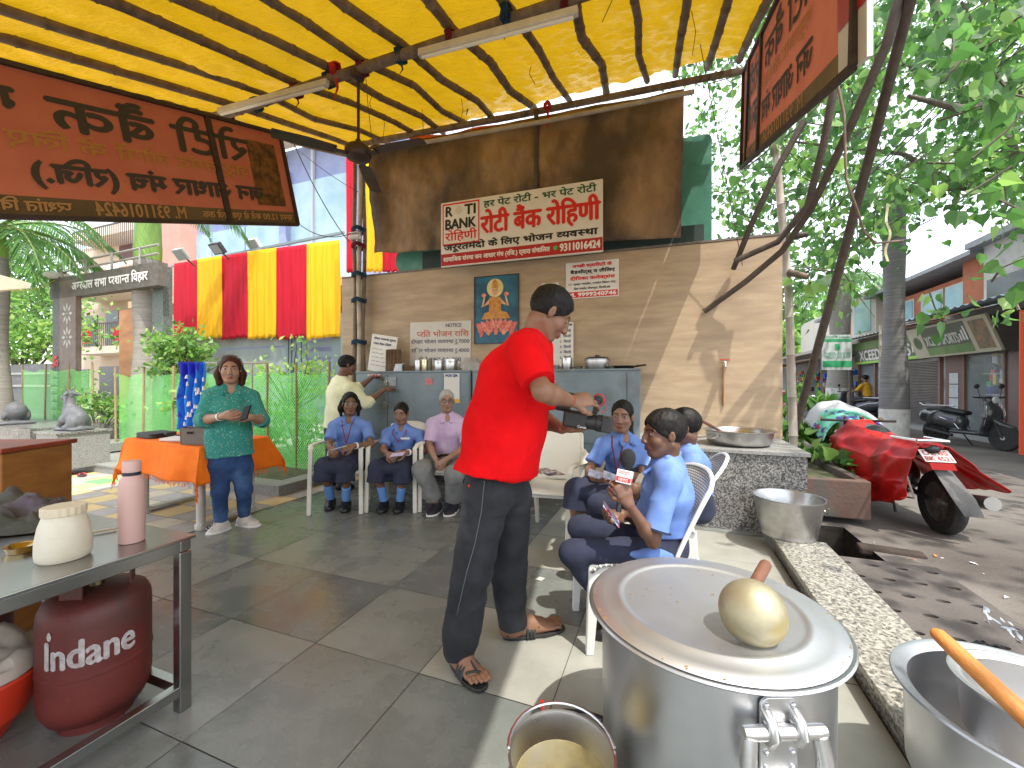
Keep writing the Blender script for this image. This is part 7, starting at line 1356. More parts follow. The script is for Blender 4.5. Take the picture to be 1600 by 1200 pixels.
# rider in mustard shirt
p = G(1352, 655, -.02); p = V((p.x+.05, p.y+.05, -.02)); fr = nrm(V((-.3, .9, 0))); rr = fr.cross(UP); q = lambda x, y, z: p+fr*x+rr*y+UP*z
J = dict(head=q(.02, 0, 1.50), hf=fr, hu=UP, neck=q(-.02, 0, 1.30), pelvis=q(-.12, 0, .80), front=fr, shR=q(0, .19, 1.24), shL=q(0, -.19, 1.24), elR=q(.15, .28, 1.02), elL=q(.15, -.28, 1.02), wrR=q(.36, .28, 1.02), wrL=q(.36, -.28, 1.02), hipR=q(-.08, .10, .80), hipL=q(-.08, -.10, .80), knR=q(.28, .18, .70), knL=q(.28, -.18, .70), anR=q(.25, .18, .12), anL=q(.25, -.18, .12))
for k in 'RL': J['toe'+k] = J['an'+k]+fr*.14-UP*.10
T = dict(ch=(.16, .11), wa=(.15, .11), hi=(.16, .12)); b = body(J, .014, ('brown', (.2, .1, .05)), 'rider in a mustard shirt sitting on the dark grey scooter', torso=T, hands=dict(R=dict(d=fr, n=-UP, curl=.8, th=-1), L=dict(d=fr, n=-UP, curl=.8, th=1)))
shirt(J, .014, M('mustard', sRGB(200, 150, 40), rough=.9), b, lerp(J['neck'], J['pelvis'], .95), T, sleeve=.9, grow=.03); s = S(.014); legs_sdf(s, J, .09, .08, .07, pel=(.16, .12)); sdf_obj('trousers', s, [M('dark_trouser', (.02, .02, .02))], b); hair_short(.014, J['head'], J['hf'], UP, 1, HAIR(), b)
# the motorbike under the red cover
rear = V((3.84, 3.54, -.02)); fr = nrm(V((.34, 1, 0))); lf_ = UP.cross(fr); up = nrm(UP+lf_*.38); q = lambda x, y, z: rear+fr*x+lf_*y+up*z
t = empty('motorbike', rear, 'parked motorbike half hidden under the red cover', 'motorbike')
wheel(t, q(0, 0, .28), lf_, .275, .11, M('alloy_rim', (.35, .34, .33), rough=.4, metal=.8)); wheel(t, q(1.28, 0, .30), lf_, .30, .09, M('alloy_rim', (0, 0, 0)))
s = S(.012); s.chain([q(-.22, 0, .80), q(.10, 0, .76), q(.45, 0, .70), q(.72, 0, .76), q(.95, 0, .80)], [(.06, .05), (.11, .07), (.13, .08), (.14, .14), (.10, .12)], [lf_]*5, k=.05); s.ell(q(.55, 0, .40), (fr, lf_, up), (.22, .13, .17), k=.05); sdf_obj('body', s, [M('bike_black', (.016, .016, .018), rough=.35)], t)
mb = MB(); mb.tube([q(1.28, .08, .30), q(1.08, .08, .85), q(1.0, .08, 1.0)], .02, seg=8); mb.build('fork', chrome, t); mb = MB(); mb.tube([q(1.28, -.08, .30), q(1.08, -.08, .85), q(1.0, -.08, 1.0)], .02, seg=8); mb.build('fork', chrome, t); mb = MB(); mb.tube([q(.92, .34, .95), q(1.0, .1, .94), q(1.0, -.1, .94), q(.92, -.34, .95)], .014, seg=8); mb.build('handlebar', plas, t)
mb = MB(); mb.prism([q(-.22, .055, .66), q(-.22, -.055, .66), q(-.345, -.075, .40), q(-.375, -.06, .26), q(-.375, .06, .26), q(-.345, .075, .42)], fr, .012); mb.build('mudguard', M('mudguard_black', (.03, .03, .03), (.09, .085, .08), scale=7, rough=.5), t); mb = MB(); mb.box(q(-.27, 0, .655), (.012, .16, .06), (fr, lf_, up)); mb.build('reflector', M('lamp_red', (.4, .02, .02)), t)
pu = nrm(up*.9+fr*.35); pn = nrm(-fr*.9+up*.35); c = q(-.245, 0, .74)+pn*.01; mb = MB(); mb.box(c, (.20, .11, .006), (lf_, pu, pn)); pt = mb.build('number_plate', M('plate_white', (.58, .57, .54), rough=.45), t, bev=.002)
lettering('DL 8S', c+pn*.003, -lf_, pu, -.08, .08, .006, .044, M('plate_red', sRGB(170, 60, 50), rough=.6), pt, bold=.002, lift=.001); lettering('BK 4521', c+pn*.003, -lf_, pu, -.085, .085, -.044, -.006, M('plate_red', (0, 0, 0)), pt, bold=.002, lift=.001)
mb = MB(); mb.box(q(-.23, 0, .83), (.05, .16, .05), (fr, lf_, up)); mb.build('tail_light', M('lamp_red2', (.35, .02, .03), rough=.15), t, bev=.015); mb = MB(); mb.tube([q(-.30, .10, .88), q(.05, .12, .87)], .013, seg=7); mb.tube([q(-.30, -.10, .88), q(.05, -.12, .87)], .013, seg=7); mb.tube([q(-.30, .10, .88), q(-.33, 0, .885), q(-.30, -.10, .88)], .013, seg=7); mb.build('grab_rail', chrome, t, smooth=True)
mb = MB(); mb.tube([q(.5, -.15, .25), q(.1, -.19, .30), q(-.28, -.20, .36)], [.03, .05, .055], seg=12); mb.build('exhaust', M('exhaust_steel', (.30, .28, .26), rough=.4, metal=.8), t, smooth=True); mb = MB(); mb.tube([q(0, .07, .30), q(.5, .07, .34)], .022, seg=7); mb.tube([q(0, -.07, .30), q(.5, -.07, .34)], .022, seg=7); mb.build('swing_arm', plas, t); mb = MB(); mb.tube([q(.55, .12, .28), q(.46, .20, .03)], .013, seg=6); mb.build('side_stand', plas, t)
gd = MB()
for k in range(7): gd.tube([q(.02+.01*k, .15+.02*math.sin(k), .62-.045*k), q(.30-.015*k, .17, .66-.045*k)], .006, seg=5)
gd.tube([q(-.03, .16, .66), q(-.02, .19, .30), q(.20, .19, .26)], .009, seg=6); gd.build('saree_guard', M('guard_cream', (.55, .50, .42), rough=.4), t)
rc = M('red_cover', sRGB(218, 34, 28), sRGB(176, 18, 16), scale=4, rough=.42, bump=.5, bscale=14, c3=sRGB(150, 40, 34), s3=2.5, trans=.22)
rows = [  # x along the bike, then (y, z) from the left hem over the ridge to the right hem
    (-.26, [(0.34, .34), (0.26, .50), (.18, .74), (.06, .89), (-.12, .86), (-.26, .64), (-.40, .46)]),
    (.02, [(0.35, .24), (0.28, .46), (.22, .72), (.08, .91), (-.12, .89), (-.25, .64), (-.34, .42)]),
    (.38, [(0.39, .14), (0.32, .38), (.25, .62), (.08, .84), (-.12, .83), (-.24, .58), (-.32, .34)]),
    (.76, [(0.44, .12), (0.37, .40), (.28, .70), (.08, .95), (-.14, .94), (-.28, .62), (-.34, .38)]),
    (.97, [(0.42, .20), (0.35, .50), (.28, .78), (.08, 1.0), (-.16, 1.0), (-.30, .68), (-.36, .46)]),
    (1.20, [(0.37, .30), (0.32, .46), (.22, .60), (.06, .72), (-.12, .70), (-.24, .52), (-.28, .40)])]
def interp(arr, t_):
    x = t_*(len(arr)-1); i = min(int(x), len(arr)-2); f = x-i; f = f*f*(3-2*f)*.6+f*.4; return i, f
def cov(u, v):
    i, f = interp(rows, v); xa = rows[i][0]*(1-f)+rows[i+1][0]*f; j, g = interp(rows[0][1], u)
    def pt(r, k): return V((r[1][k][0], r[1][k][1], 0))
    p0 = pt(rows[i], j)*(1-g)+pt(rows[i], j+1)*g; p1 = pt(rows[i+1], j)*(1-g)+pt(rows[i+1], j+1)*g; p = p0*(1-f)+p1*f
    n1 = mnoise.noise(V((u*5, v*6, 1))); n2 = 1-abs(mnoise.noise(V((u*9+v*4, v*5-u*3, 7))))*2; n3 = mnoise.noise(V((u*24, v*20, 3)))
    n4 = 1-abs(mnoise.noise(V((u*4+v*7, v*2+u*2, 11))))*2; w = min(1, abs(u-.5)*2.4)
    return q(xa+.03*n1, p.x+.03*n1+.022*n2*w+.02*n4*w, (p.y+.016*n2+.02*n4*w+.004*n3)*.94)
mb = MB(); mb.grid(cov, 80, 80); t = mb.build('motorbike_cover', rc, smooth=True, solid=.003); tag(t, 'wrinkled red waterproof cover thrown over the parked motorbike', 'cover')
ps = M('poster_print', sRGB(70, 48, 140), sRGB(110, 190, 160), scale=9, rough=.45, lo=.44, hi=.5, c3=sRGB(206, 60, 50), s3=5, t3=(.62, .64)); pw = M('poster_back', (.50, .50, .50), (.42, .42, .43), scale=5, rough=.6)
def pst(u, v):
    x = 1.02+.55*v; y = .38-.72*u; z = 1.12-.20*(2*u-1)**2-.20*v+.03*mnoise.noise(V((u*6, v*5, 2)))-.14*max(0, .25-u)*4*.5
    if v > .35: z += .16*min(1, (v-.35)*4)
    if v < .35: z -= (.35-v)*.55; x = 1.02+.55*v+.06
    return q(x, y, z)
mb = MB(); mb.grid(pst, 40, 20, mif=lambda u, v: 0 if v < .42 else 1); t = mb.build('printed_banner', [ps, pw], smooth=True, solid=.004); tag(t, 'crumpled printed sheet with purple and green laid over the handlebar', 'sheet')
pole('wooden_pole', [P(1270, 708, 4.9), P(1320, 680, 4.9), P(1378, 655, 4.85)], .035, bam, 'grey stick jutting from the planter to the printed sheet', cat='stick', node=0)
# litter
lit = [M('litter_a', (.5, .5, .5), rough=.8), M('litter_b', sRGB(190, 120, 60), rough=.8), M('litter_c', (.55, .55, .6), rough=.5)]
random.seed(12)
for k in range(26):
    px, py = random.uniform(1340, 1590), random.uniform(835, 1000); p = G(px, py, -.018); s_ = random.uniform(.01, .035)
    if p.dot(BX) < 1.15: continue
    mb = MB(); mb.add([p+V((random.uniform(-1, 1)*s_, random.uniform(-1, 1)*s_, random.uniform(.0, .012))) for _ in range(4)], [(0, 1, 2, 3)]); o = mb.build('litter_scrap', lit[k % 3]); tag(o, 'small scrap of litter on the street beside the drain cover', 'litter', 'litter scraps on the street')
mb = MB(); mb.grid(lambda u, v: G(1536+62*u, 950+(40*u+22*v), -.018)+UP*(.012+.015*mnoise.noise(V((u*5, v*5, 0)))), 14, 6); tag(mb.build('plastic_wrapper', M('wrapper', (.45, .5, .56), (.2, .24, .3), scale=14, rough=.2), smooth=True), 'shiny pale plastic wrapper on the street at the right edge', 'wrapper')
mb = MB(); p = G(1540, 1018, -.018); mb.grid(lambda u, v: p+V((.10*(u-.5)*2, .08*(v-.5)*2, .03*math.sin(math.pi*u)*math.sin(math.pi*v)+.015*mnoise.noise(V((u*6, v*6, 1))))), 12, 12); tag(mb.build('black_bag', M('bag_black_plastic', (.01, .01, .012), rough=.2), smooth=True), 'crumpled black plastic bag on the street behind the wide pot', 'bag')
# strings and bits of rope hanging under the roof
random.seed(5)
for k in range(9):
    a_, b_ = random.uniform(2.6, 4.7), random.uniform(-3.4, .4); p = can(a_, b_, -.03); mb = MB(); n = random.uniform(.15, .5); mb.tube([p, p-UP*n*.5+V((random.uniform(-.03, .03), random.uniform(-.03, .03), 0)), p-UP*n+V((random.uniform(-.05, .05), random.uniform(-.05, .05), 0))], .003, seg=4)
    o = mb.build('string', M('string_brown', (.12, .05, .03)), smooth=True, origin=p); tag(o, 'loose string end hanging from the bamboo roof', 'string', 'loose strings under the bamboo roof')
# ------------------------------------------------------------------ people: clothes and poses
def pj(x, y, d): return P(x, y, d)
BLUE = lambda: M('uniform_blue', sRGB(108, 138, 198), sRGB(86, 116, 180), scale=7, rough=.85, bump=.25, bscale=260, bdist=.001)
NAVY = lambda: M('navy_cloth', sRGB(42, 47, 70), sRGB(30, 34, 52), scale=8, rough=.9, bump=.25, bscale=240, bdist=.001)
BLACK = lambda: M('black_shoe', (.012, .012, .013), rough=.38)
def lanyard(J, m, parent, ft, w=.045, down=.24):
    lat = nrm(J['shR']-J['shL']); n = J['neck']; mb = MB()
    for i in (-1, 1):
        mb.tube([n+lat*(i*.055)-ft*.02+UP*.035, n+lat*(i*.062)+ft*.055, n+lat*(i*w)+ft*.118-UP*.06, n+ft*.135-UP*down], .005, seg=6, flat=.5)
    return mb.build('lanyard', m, parent)
def glasses(c, f, u, sc, m, parent):
    r, f, u = head_axes(f, u); mb = MB()
    for i in (-1, 1):
        q = [c+r*((i*.032+.024*math.cos(a))*sc)+f*(.101*sc)+u*((.008+.018*math.sin(a))*sc) for a in [2*math.pi*k/12 for k in range(13)]]
        mb.tube(q, .0022*sc, seg=5)
        mb.tube([c+r*(i*.056*sc)+f*(.099*sc)+u*(.014*sc), c+r*(i*.079*sc)+f*(.02*sc)+u*(.012*sc)], .0022*sc, seg=5)
    mb.tube([c+r*(-.009*sc)+f*(.104*sc)+u*(.01*sc), c+r*(.009*sc)+f*(.104*sc)+u*(.01*sc)], .0022*sc, seg=5)
    return mb.build('glasses', m, parent)
def watch(wr, d, m, parent, r=.030, name='watch'):
    d = nrm(d); mb = MB(); mb.lathe([(r, -.010), (r+.003, -.010), (r+.003, .010), (r, .010), (r, -.010)], wr, d, seg=20)
    return mb.build(name, m, parent, smooth=True)
GIRLHAIR = 0
# --- the man in red, filming -----------------------------------------------------------------
def red_man():
    J = dict(head=pj(859, 490, 1.87), hf=V((.80, .16, -.58)), hu=V((.58, .02, .80)), neck=pj(833, 533, 1.90), chest=pj(806, 592, 1.9), waist=pj(789, 668, 1.9), pelvis=pj(776, 742, 1.91), front=V((1, 0, 0)),
             shR=pj(817, 545, 1.745), shL=pj(840, 545, 2.07), elR=pj(848, 612, 1.60), elL=pj(846, 655, 2.13), wrR=pj(893, 627, 1.75), wrL=pj(878, 670, 1.98),
             hipR=pj(762, 772, 1.83), hipL=pj(796, 772, 2.0), knR=pj(737, 893, 1.80), knL=pj(795, 888, 2.04), anR=pj(716, 1022, 1.84), anL=pj(801, 980, 2.05))
    J['toeR'] = G(752, 1078); J['toeR'].z = .03; J['toeL'] = G(876, 984); J['toeL'].z = .03
    T = dict(ch=(.165, .118), wa=(.155, .135), hi=(.155, .125))
    b = body(J, .0045, ('olive', (.25, .125, .072)), 'man in a loose red shirt and black jeans standing bent over a video camera', bare_feet=True, torso=T, nose=1.03, jaw=1.02,
             hands=dict(R=dict(d=(.9, .32, .10), n=(.1, .75, -.62), curl=.55, th=-1), L=dict(d=(.93, -.28, -.02), n=(0, 0, 1), curl=.32, th=1)))
    def stub(s, c, r, f, u, sc):
        s.cut(f*1, c+f*(.093*sc))
    hair_short(.0045, J['head'], J['hf'], J['hu'], 1.0, HAIR(), b, top=.010, line=(.85, .010, -.034), extra=None)
    red = M('red_cotton', sRGB(222, 14, 20), sRGB(196, 8, 14), scale=5, rough=.92, bump=.3, bscale=320, bdist=.001, spec=.15)
    hem = pj(774, 734, 1.9)
    sh = shirt(J, .0055, red, b, hem, T, sleeve=.84, grow=.045, sl_r=(.078, .075), wr=wrinkle(.017, 5, 2.6, 3), collar=True, hemn=(-.10, 0, -1), flare=1.12)
    jean = M('black_denim', (.010, .011, .014), (.022, .023, .028), scale=11, rough=.9, bump=.4, bscale=300, bdist=.001, c3=(.07, .071, .08), s3=3, t3=(.54, .78))
    s = S(.0055); legs_sdf(s, J, .102, .083, .072, end=.97, pel=(.165, .13))
    tr = sdf_obj('jeans', s, [jean], b, wr=lambda v: wrinkle(.013, 6, 9, 5)(v)*np.clip(1.25-v[:, 2]*1.0, .35, 1.2))
    mb = MB(); w = J['waist']
    for k in range(9):
        pass
    p = pj(741, 764, 1.80)
    mb.tube([pj(733, 757, 1.765), pj(737, 776, 1.77)], .006, seg=5); mb.build('pocket_tab', M('red_plastic', sRGB(215, 40, 35), rough=.5), tr)
    stitch = M('seam_thread', (.12, .12, .13), rough=.9); mb = MB()
    mb.tube([pj(757, 752, 1.72), pj(752, 800, 1.715), pj(742, 850, 1.71), pj(729, 895, 1.70), pj(714, 960, 1.74), pj(712, 1005, 1.755)], .0016, seg=4)
    mb.build('seam', stitch, tr)
    leather = M('sandal_leather', (.012, .012, .013), (.03, .03, .03), scale=30, rough=.5, bump=.3, bscale=160)
    for q in 'RL':
        an, toe = J['an'+q], J['toe'+q]; d = nrm(V((toe.x-an.x, toe.y-an.y, 0))); l = d.cross(UP); heel = V((an.x, an.y, 0))-d*.052
        L = (V((toe.x, toe.y, 0))-heel).dot(d)+.022; out = []
        for i in range(28):
            a = 2*math.pi*i/28; ca = math.cos(a); sa = math.sin(a); x = L/2*(1-ca); w_ = .052 if x > L*.55 else .043
            out.append(heel+d*x+l*(w_*(abs(sa)**.7)*(1 if sa > 0 else -1))+UP*.004)
        so_ = MB(); so_.prism(out, UP, .016); sd = so_.build('sandal', leather, b, bev=.004)
        st = MB()
        def arch(x, hw, hh, wd, z0=.015):
            return [heel+d*(x+wd*.0)+l*(hw*math.cos(a))+UP*(z0+hh*max(0, math.sin(a))) for a in [math.pi*k/10 for k in range(11)]]
        for x, hw, hh in ((.118, .047, .066), (.136, .048, .060), (.152, .049, .054)): st.tube(arch(x, hw, hh, 0), .009, seg=6, flat=.8)
        st.tube([heel+d*.15+UP*.075, heel+d*.185+UP*.056-l*.004, heel+d*.216+UP*.030-l*.012], .007, seg=6)
        st.tube([heel+d*.175+UP*.055+l*.04, heel+d*.19+UP*.054, heel+d*.205+UP*.034-l*.045], .006, seg=6)
        st.tube([heel+d*.02+l*.036+UP*.03, heel-d*.008+UP*.055, heel+d*.02-l*.036+UP*.03], .006, seg=6)
        st.build('strap', leather, sd, smooth=True)
    watch(lerp(J['wrR'], J['elR'], .10), J['wrR']-J['elR'], M('saffron_thread', sRGB(150, 44, 26), rough=.8), b, r=.0245, name='bracelet')
    return J
# --- uniforms ---------------------------------------------------------------------------------
def seat_skirt(J, h, m, parent, over=.20, wr=None, drop=.13, kr=.074):
    s = S(h); lat = nrm(J['hipR']-J['hipL']); pv = J['pelvis']; km = lerp(J['knR'], J['knL'], .5); half = (J['knR']-J['knL']).length/2
    s.chain([lerp(J['neck'], pv, .70), lerp(J['neck'], pv, .86), pv], [(.15, .118), (.165, .125), (.185, .125)], [lat]*3, k=.03)
    f = nrm(V((km.x-pv.x, km.y-pv.y, 0)))
    s.chain([pv, lerp(pv, km, .6), km+f*.02], [(.175, .10), (half+.075, .078), (half+.06, .058)], [lat]*3, k=.04)
    for q in 'RL':
        kn = J['kn'+q]; s.cone(J['hip'+q], kn, .095, kr, k=.03); s.cone(kn+f*.006, kn+f*.020-UP*drop, kr+.002, kr+.016, k=.025, fl=True)
    s.chain([km-f*.05, km-f*.04-UP*drop*.8], [(half+.04, .045), (half+.04, .05)], [lat]*2, k=.03)
    s.cut((0, 0, -1), V((0, 0, km.z-drop)))
    return sdf_obj('skirt', s, [m], parent, wr=wr)
def student(J, label, skin, girl=True, h=.006, T=None, hands=None, group='students in blue uniform', hs=.95, sleeve=.72, socks=True):
    T = T or dict(ch=(.124, .088), wa=(.112, .085), hi=(.135, .095))
    b = body(J, h, skin, label, group, torso=T, hands=hands, arm=.76, headsc=hs, leg=.8)
    low = lerp(J['neck'], J['pelvis'], .78)
    sh = shirt(J, h, BLUE(), b, low, T, sleeve=sleeve, grow=.019, sl_r=(.053, .057), wr=wrinkle(.010, 8, 6, 2), collar=True)
    if girl: seat_skirt(J, h+.001, NAVY(), b, wr=wrinkle(.012, 11, 4, 7))
    else:
        s = S(h); legs_sdf(s, J, .078, .060, .050, end=.95, pel=(.145, .112)); sdf_obj('trousers', s, [NAVY()], b, wr=wrinkle(.011, 8, 8, 4))
    sock = M('blue_sock', sRGB(104, 152, 214), rough=.95)
    for q in 'RL':
        kn, an, toe = J['kn'+q], J['an'+q], J['toe'+q]
        if girl:
            s = S(.006); s.cone(lerp(kn, an, .58), lerp(kn, an, 1.02), .044, .038, k=.01); sdf_obj('sock', s, [sock], b)
        shoe(an, toe, BLACK(), b, h=.006)
    return b
def legs_down(J, kR, kL, fR, fL, toe=.15, td=None):
    J['knR'], J['knL'] = kR, kL
    for q, (px, py) in (('R', fR), ('L', fL)):
        a = G(px, py); f = td or nrm(V((J['kn'+q].x-J['pelvis'].x, J['kn'+q].y-J['pelvis'].y, 0))); J['an'+q] = V((a.x, a.y, .085)); t = a+f*toe; J['toe'+q] = V((t.x, t.y, .01))
WHITEP = lambda: M('ivory_plastic', (.70, .68, .60), (.62, .60, .52), scale=4, rough=.42, bump=.04, bscale=90)
def seated_girl_long_hair():
    J = dict(head=pj(547, 631, 4.22), hf=V((.45, -.88, -.05)), hu=UP, neck=pj(546, 654, 4.28), pelvis=pj(546, 718, 4.36), front=V((.15, -1, 0)), shR=pj(522, 666, 4.24), shL=pj(573, 666, 4.30),
             elR=pj(514, 695, 4.10), elL=pj(580, 694, 4.14), wrR=pj(516, 700, 3.94), wrL=pj(552, 697, 3.96), hipR=pj(530, 722, 4.30), hipL=pj(562, 722, 4.32))
    legs_down(J, pj(506, 728, 3.92), pj(541, 731, 3.92), (517, 793), (541, 796), td=nrm(V((.25, -1, 0))))
    b = student(J, 'seated schoolgirl with spectacles and loose shoulder-length hair holding a pen', ('brown', (.33, .18, .11)), hands=dict(R=dict(d=(.7, -.6, -.3), n=(.4, .5, -.6), curl=.8, th=-1), L=dict(d=(-.8, -.5, -.2), n=(-.3, .5, -.7), curl=.8, th=1)))
    c, f, u = J['head'], J['hf'], J['hu']
    def long_(s, c, r, f, u, sc):
        for i in (-1, 1): s.path([c+r*(i*.072)+u*.03-f*.02, c+r*(i*.088)-u*.05-f*.035, c+r*(i*.084)-u*.12-f*.025], [.022, .025, .015], k=.03)
        s.path([c-f*.075+u*.03, c-f*.085-u*.06, c-f*.06-u*.12], [.06, .06, .045], k=.03)
    s = S(.006); r_, f_, u_ = head_axes(f, u)
    s.ell(c+f_*-.010+u_*.036, (r_, f_, u_), (.081, .100, .091), k=.01); s.ell(c+f_*.088-u_*.030, (r_, f_, u_), (.073, .100, .106), k=.006, op=-1); s.cut(-(u_-f_*.9), c-u_*.04)
    hb = sdf_obj('hair', s, [HAIR()], b, wr=lambda v: .003*vnoise(v*60))
    s = S(.006); long_(s, c, r_, f_, u_, 1); sdf_obj('hair', s, [HAIR()], b, wr=lambda v: .004*vnoise(v*np.array([60, 60, 14])))
    glasses(c, f, u, .97, M('steel_frame', (.5, .5, .52), rough=.25, metal=1), b)
    lanyard(J, M('maroon_ribbon', sRGB(120, 30, 50), rough=.8), b, V((.15, -1, 0)))
    watch(lerp(J['wrL'], J['elL'], .14), J['wrL']-J['elL'], M('white_strap', (.75, .75, .75), rough=.4), b)
    mb = MB(); mb.tube([pj(518, 703, 3.86), pj(541, 697, 3.84)], .005, seg=6); tag(mb.build('pen', M('steel_pen', (.5, .5, .55), rough=.3, metal=.6)), 'slim grey pen held by the seated girl in spectacles', 'pen')
def seated_girl_tied_hair():
    J = dict(head=pj(627, 646, 4.28), hf=V((-.05, -.97, -.22)), hu=UP, neck=pj(628, 667, 4.36), pelvis=pj(628, 722, 4.42), front=V((0, -1, 0)), shR=pj(605, 678, 4.32), shL=pj(655, 680, 4.36),
             elR=pj(598, 703, 4.18), elL=pj(663, 706, 4.20), wrR=pj(606, 709, 4.00), wrL=pj(634, 707, 4.00), hipR=pj(612, 727, 4.36), hipL=pj(645, 727, 4.36))
    legs_down(J, pj(590, 731, 3.98), pj(630, 733, 3.98), (600, 797), (625, 797), td=nrm(V((.05, -1, 0))))
    b = student(J, 'seated schoolgirl with tightly tied back hair looking down with folded paper', ('dark', (.25, .13, .08)), hands=dict(R=dict(d=(.7, -.6, -.2), n=(.3, .5, -.7), curl=.8, th=-1), L=dict(d=(-.8, -.5, -.1), n=(-.3, .5, -.7), curl=.8, th=1)))
    hair_short(.006, J['head'], J['hf'], J['hu'], .95, HAIR(), b, top=.007, line=(.95, -.004))
    lanyard(J, M('maroon_ribbon', (.1, .01, .03)), b, V((0, -1, 0)), w=.07, down=.14)
    watch(lerp(J['wrL'], J['elL'], .14), J['wrL']-J['elL'], M('white_strap', (.75, .75, .75)), b)
    mb = MB(); c = pj(621, 710, 3.92); mb.box(c, (.12, .09, .004), (V((1, .1, .1)).normalized(), V((0, 1, .2)).normalized(), V((0, -.2, 1)).normalized())); tag(mb.build('folded_paper', M('lilac_paper', sRGB(190, 180, 215), rough=.8)), 'small lilac paper in the lap of the girl with tied hair', 'paper')
    mb = MB(); mb.box(pj(633, 685, 4.19), (.09, .004, .02)); mb.build('name_badge', M('badge_white', (.6, .6, .6), rough=.4), b)
def old_man():
    J = dict(head=pj(698, 627, 4.30), hf=V((.22, -.97, -.05)), hu=UP, neck=pj(700, 651, 4.36), pelvis=pj(703, 722, 4.45), front=V((0, -1, 0)), shR=pj(676, 662, 4.34), shL=pj(724, 663, 4.36),
             elR=pj(670, 696, 4.25), elL=pj(729, 698, 4.2), wrR=pj(681, 718, 3.98), wrL=pj(697, 718, 3.98), hipR=pj(687, 728, 4.38), hipL=pj(720, 728, 4.38))
    legs_down(J, pj(660, 734, 3.98), pj(709, 742, 3.94), (682, 801), (708, 801), td=nrm(V((-.3, -1, 0))))
    T = dict(ch=(.155, .105), wa=(.15, .11), hi=(.16, .115))
    b = body(J, .006, ('light', (.34, .19, .125)), 'elderly man in pale lilac shirt and glasses seated with clasped hands', torso=T, arm=.9, headsc=.98,
             hands=dict(R=dict(d=(.3, -.6, -.6), n=(.8, .3, -.1), curl=.9, th=-1), L=dict(d=(-.5, -.6, -.4), n=(-.7, .4, -.2), curl=.9, th=1)))
    lil = M('lilac_cotton', sRGB(196, 172, 200), sRGB(178, 154, 184), scale=8, rough=.9, bump=.2, bscale=200, bdist=.001)
    shirt(J, .006, lil, b, lerp(J['neck'], J['pelvis'], .84), T, sleeve=.85, grow=.028, sl_r=(.068, .068), wr=wrinkle(.010, 8, 6, 6), collar=True)
    s = S(.006); legs_sdf(s, J, .105, .088, .078, end=.86, pel=(.165, .125)); sdf_obj('trousers', s, [M('grey_trouser', sRGB(132, 134, 132), sRGB(105, 106, 105), scale=6, rough=.9, bump=.2, bscale=200, bdist=.001)], b, wr=wrinkle(.012, 8, 7, 8))
    hair_short(.006, J['head'], J['hf'], J['hu'], .98, M('grey_hair', (.42, .40, .37), (.28, .26, .24), scale=50, rough=.6), b, top=.008, line=(.95, .012))
    glasses(J['head'], J['hf'], J['hu'], .98, M('black_frame', (.01, .01, .01), rough=.3), b)
    for q in 'RL': shoe(J['an'+q], J['toe'+q], M('navy_shoe', (.012, .012, .02), rough=.7), b, sole=M('white_sole', (.7, .7, .68), rough=.6), h=.006)
    mb = MB(); mb.tube([lerp(J['shL'], J['pelvis'], .9)+V((-.3, -.12, -.005)), J['pelvis']+V((-.05, -.2, .11)), J['pelvis']+V((.12, -.16, .11))], .014, seg=6); mb.build('belt', BLACK(), b)
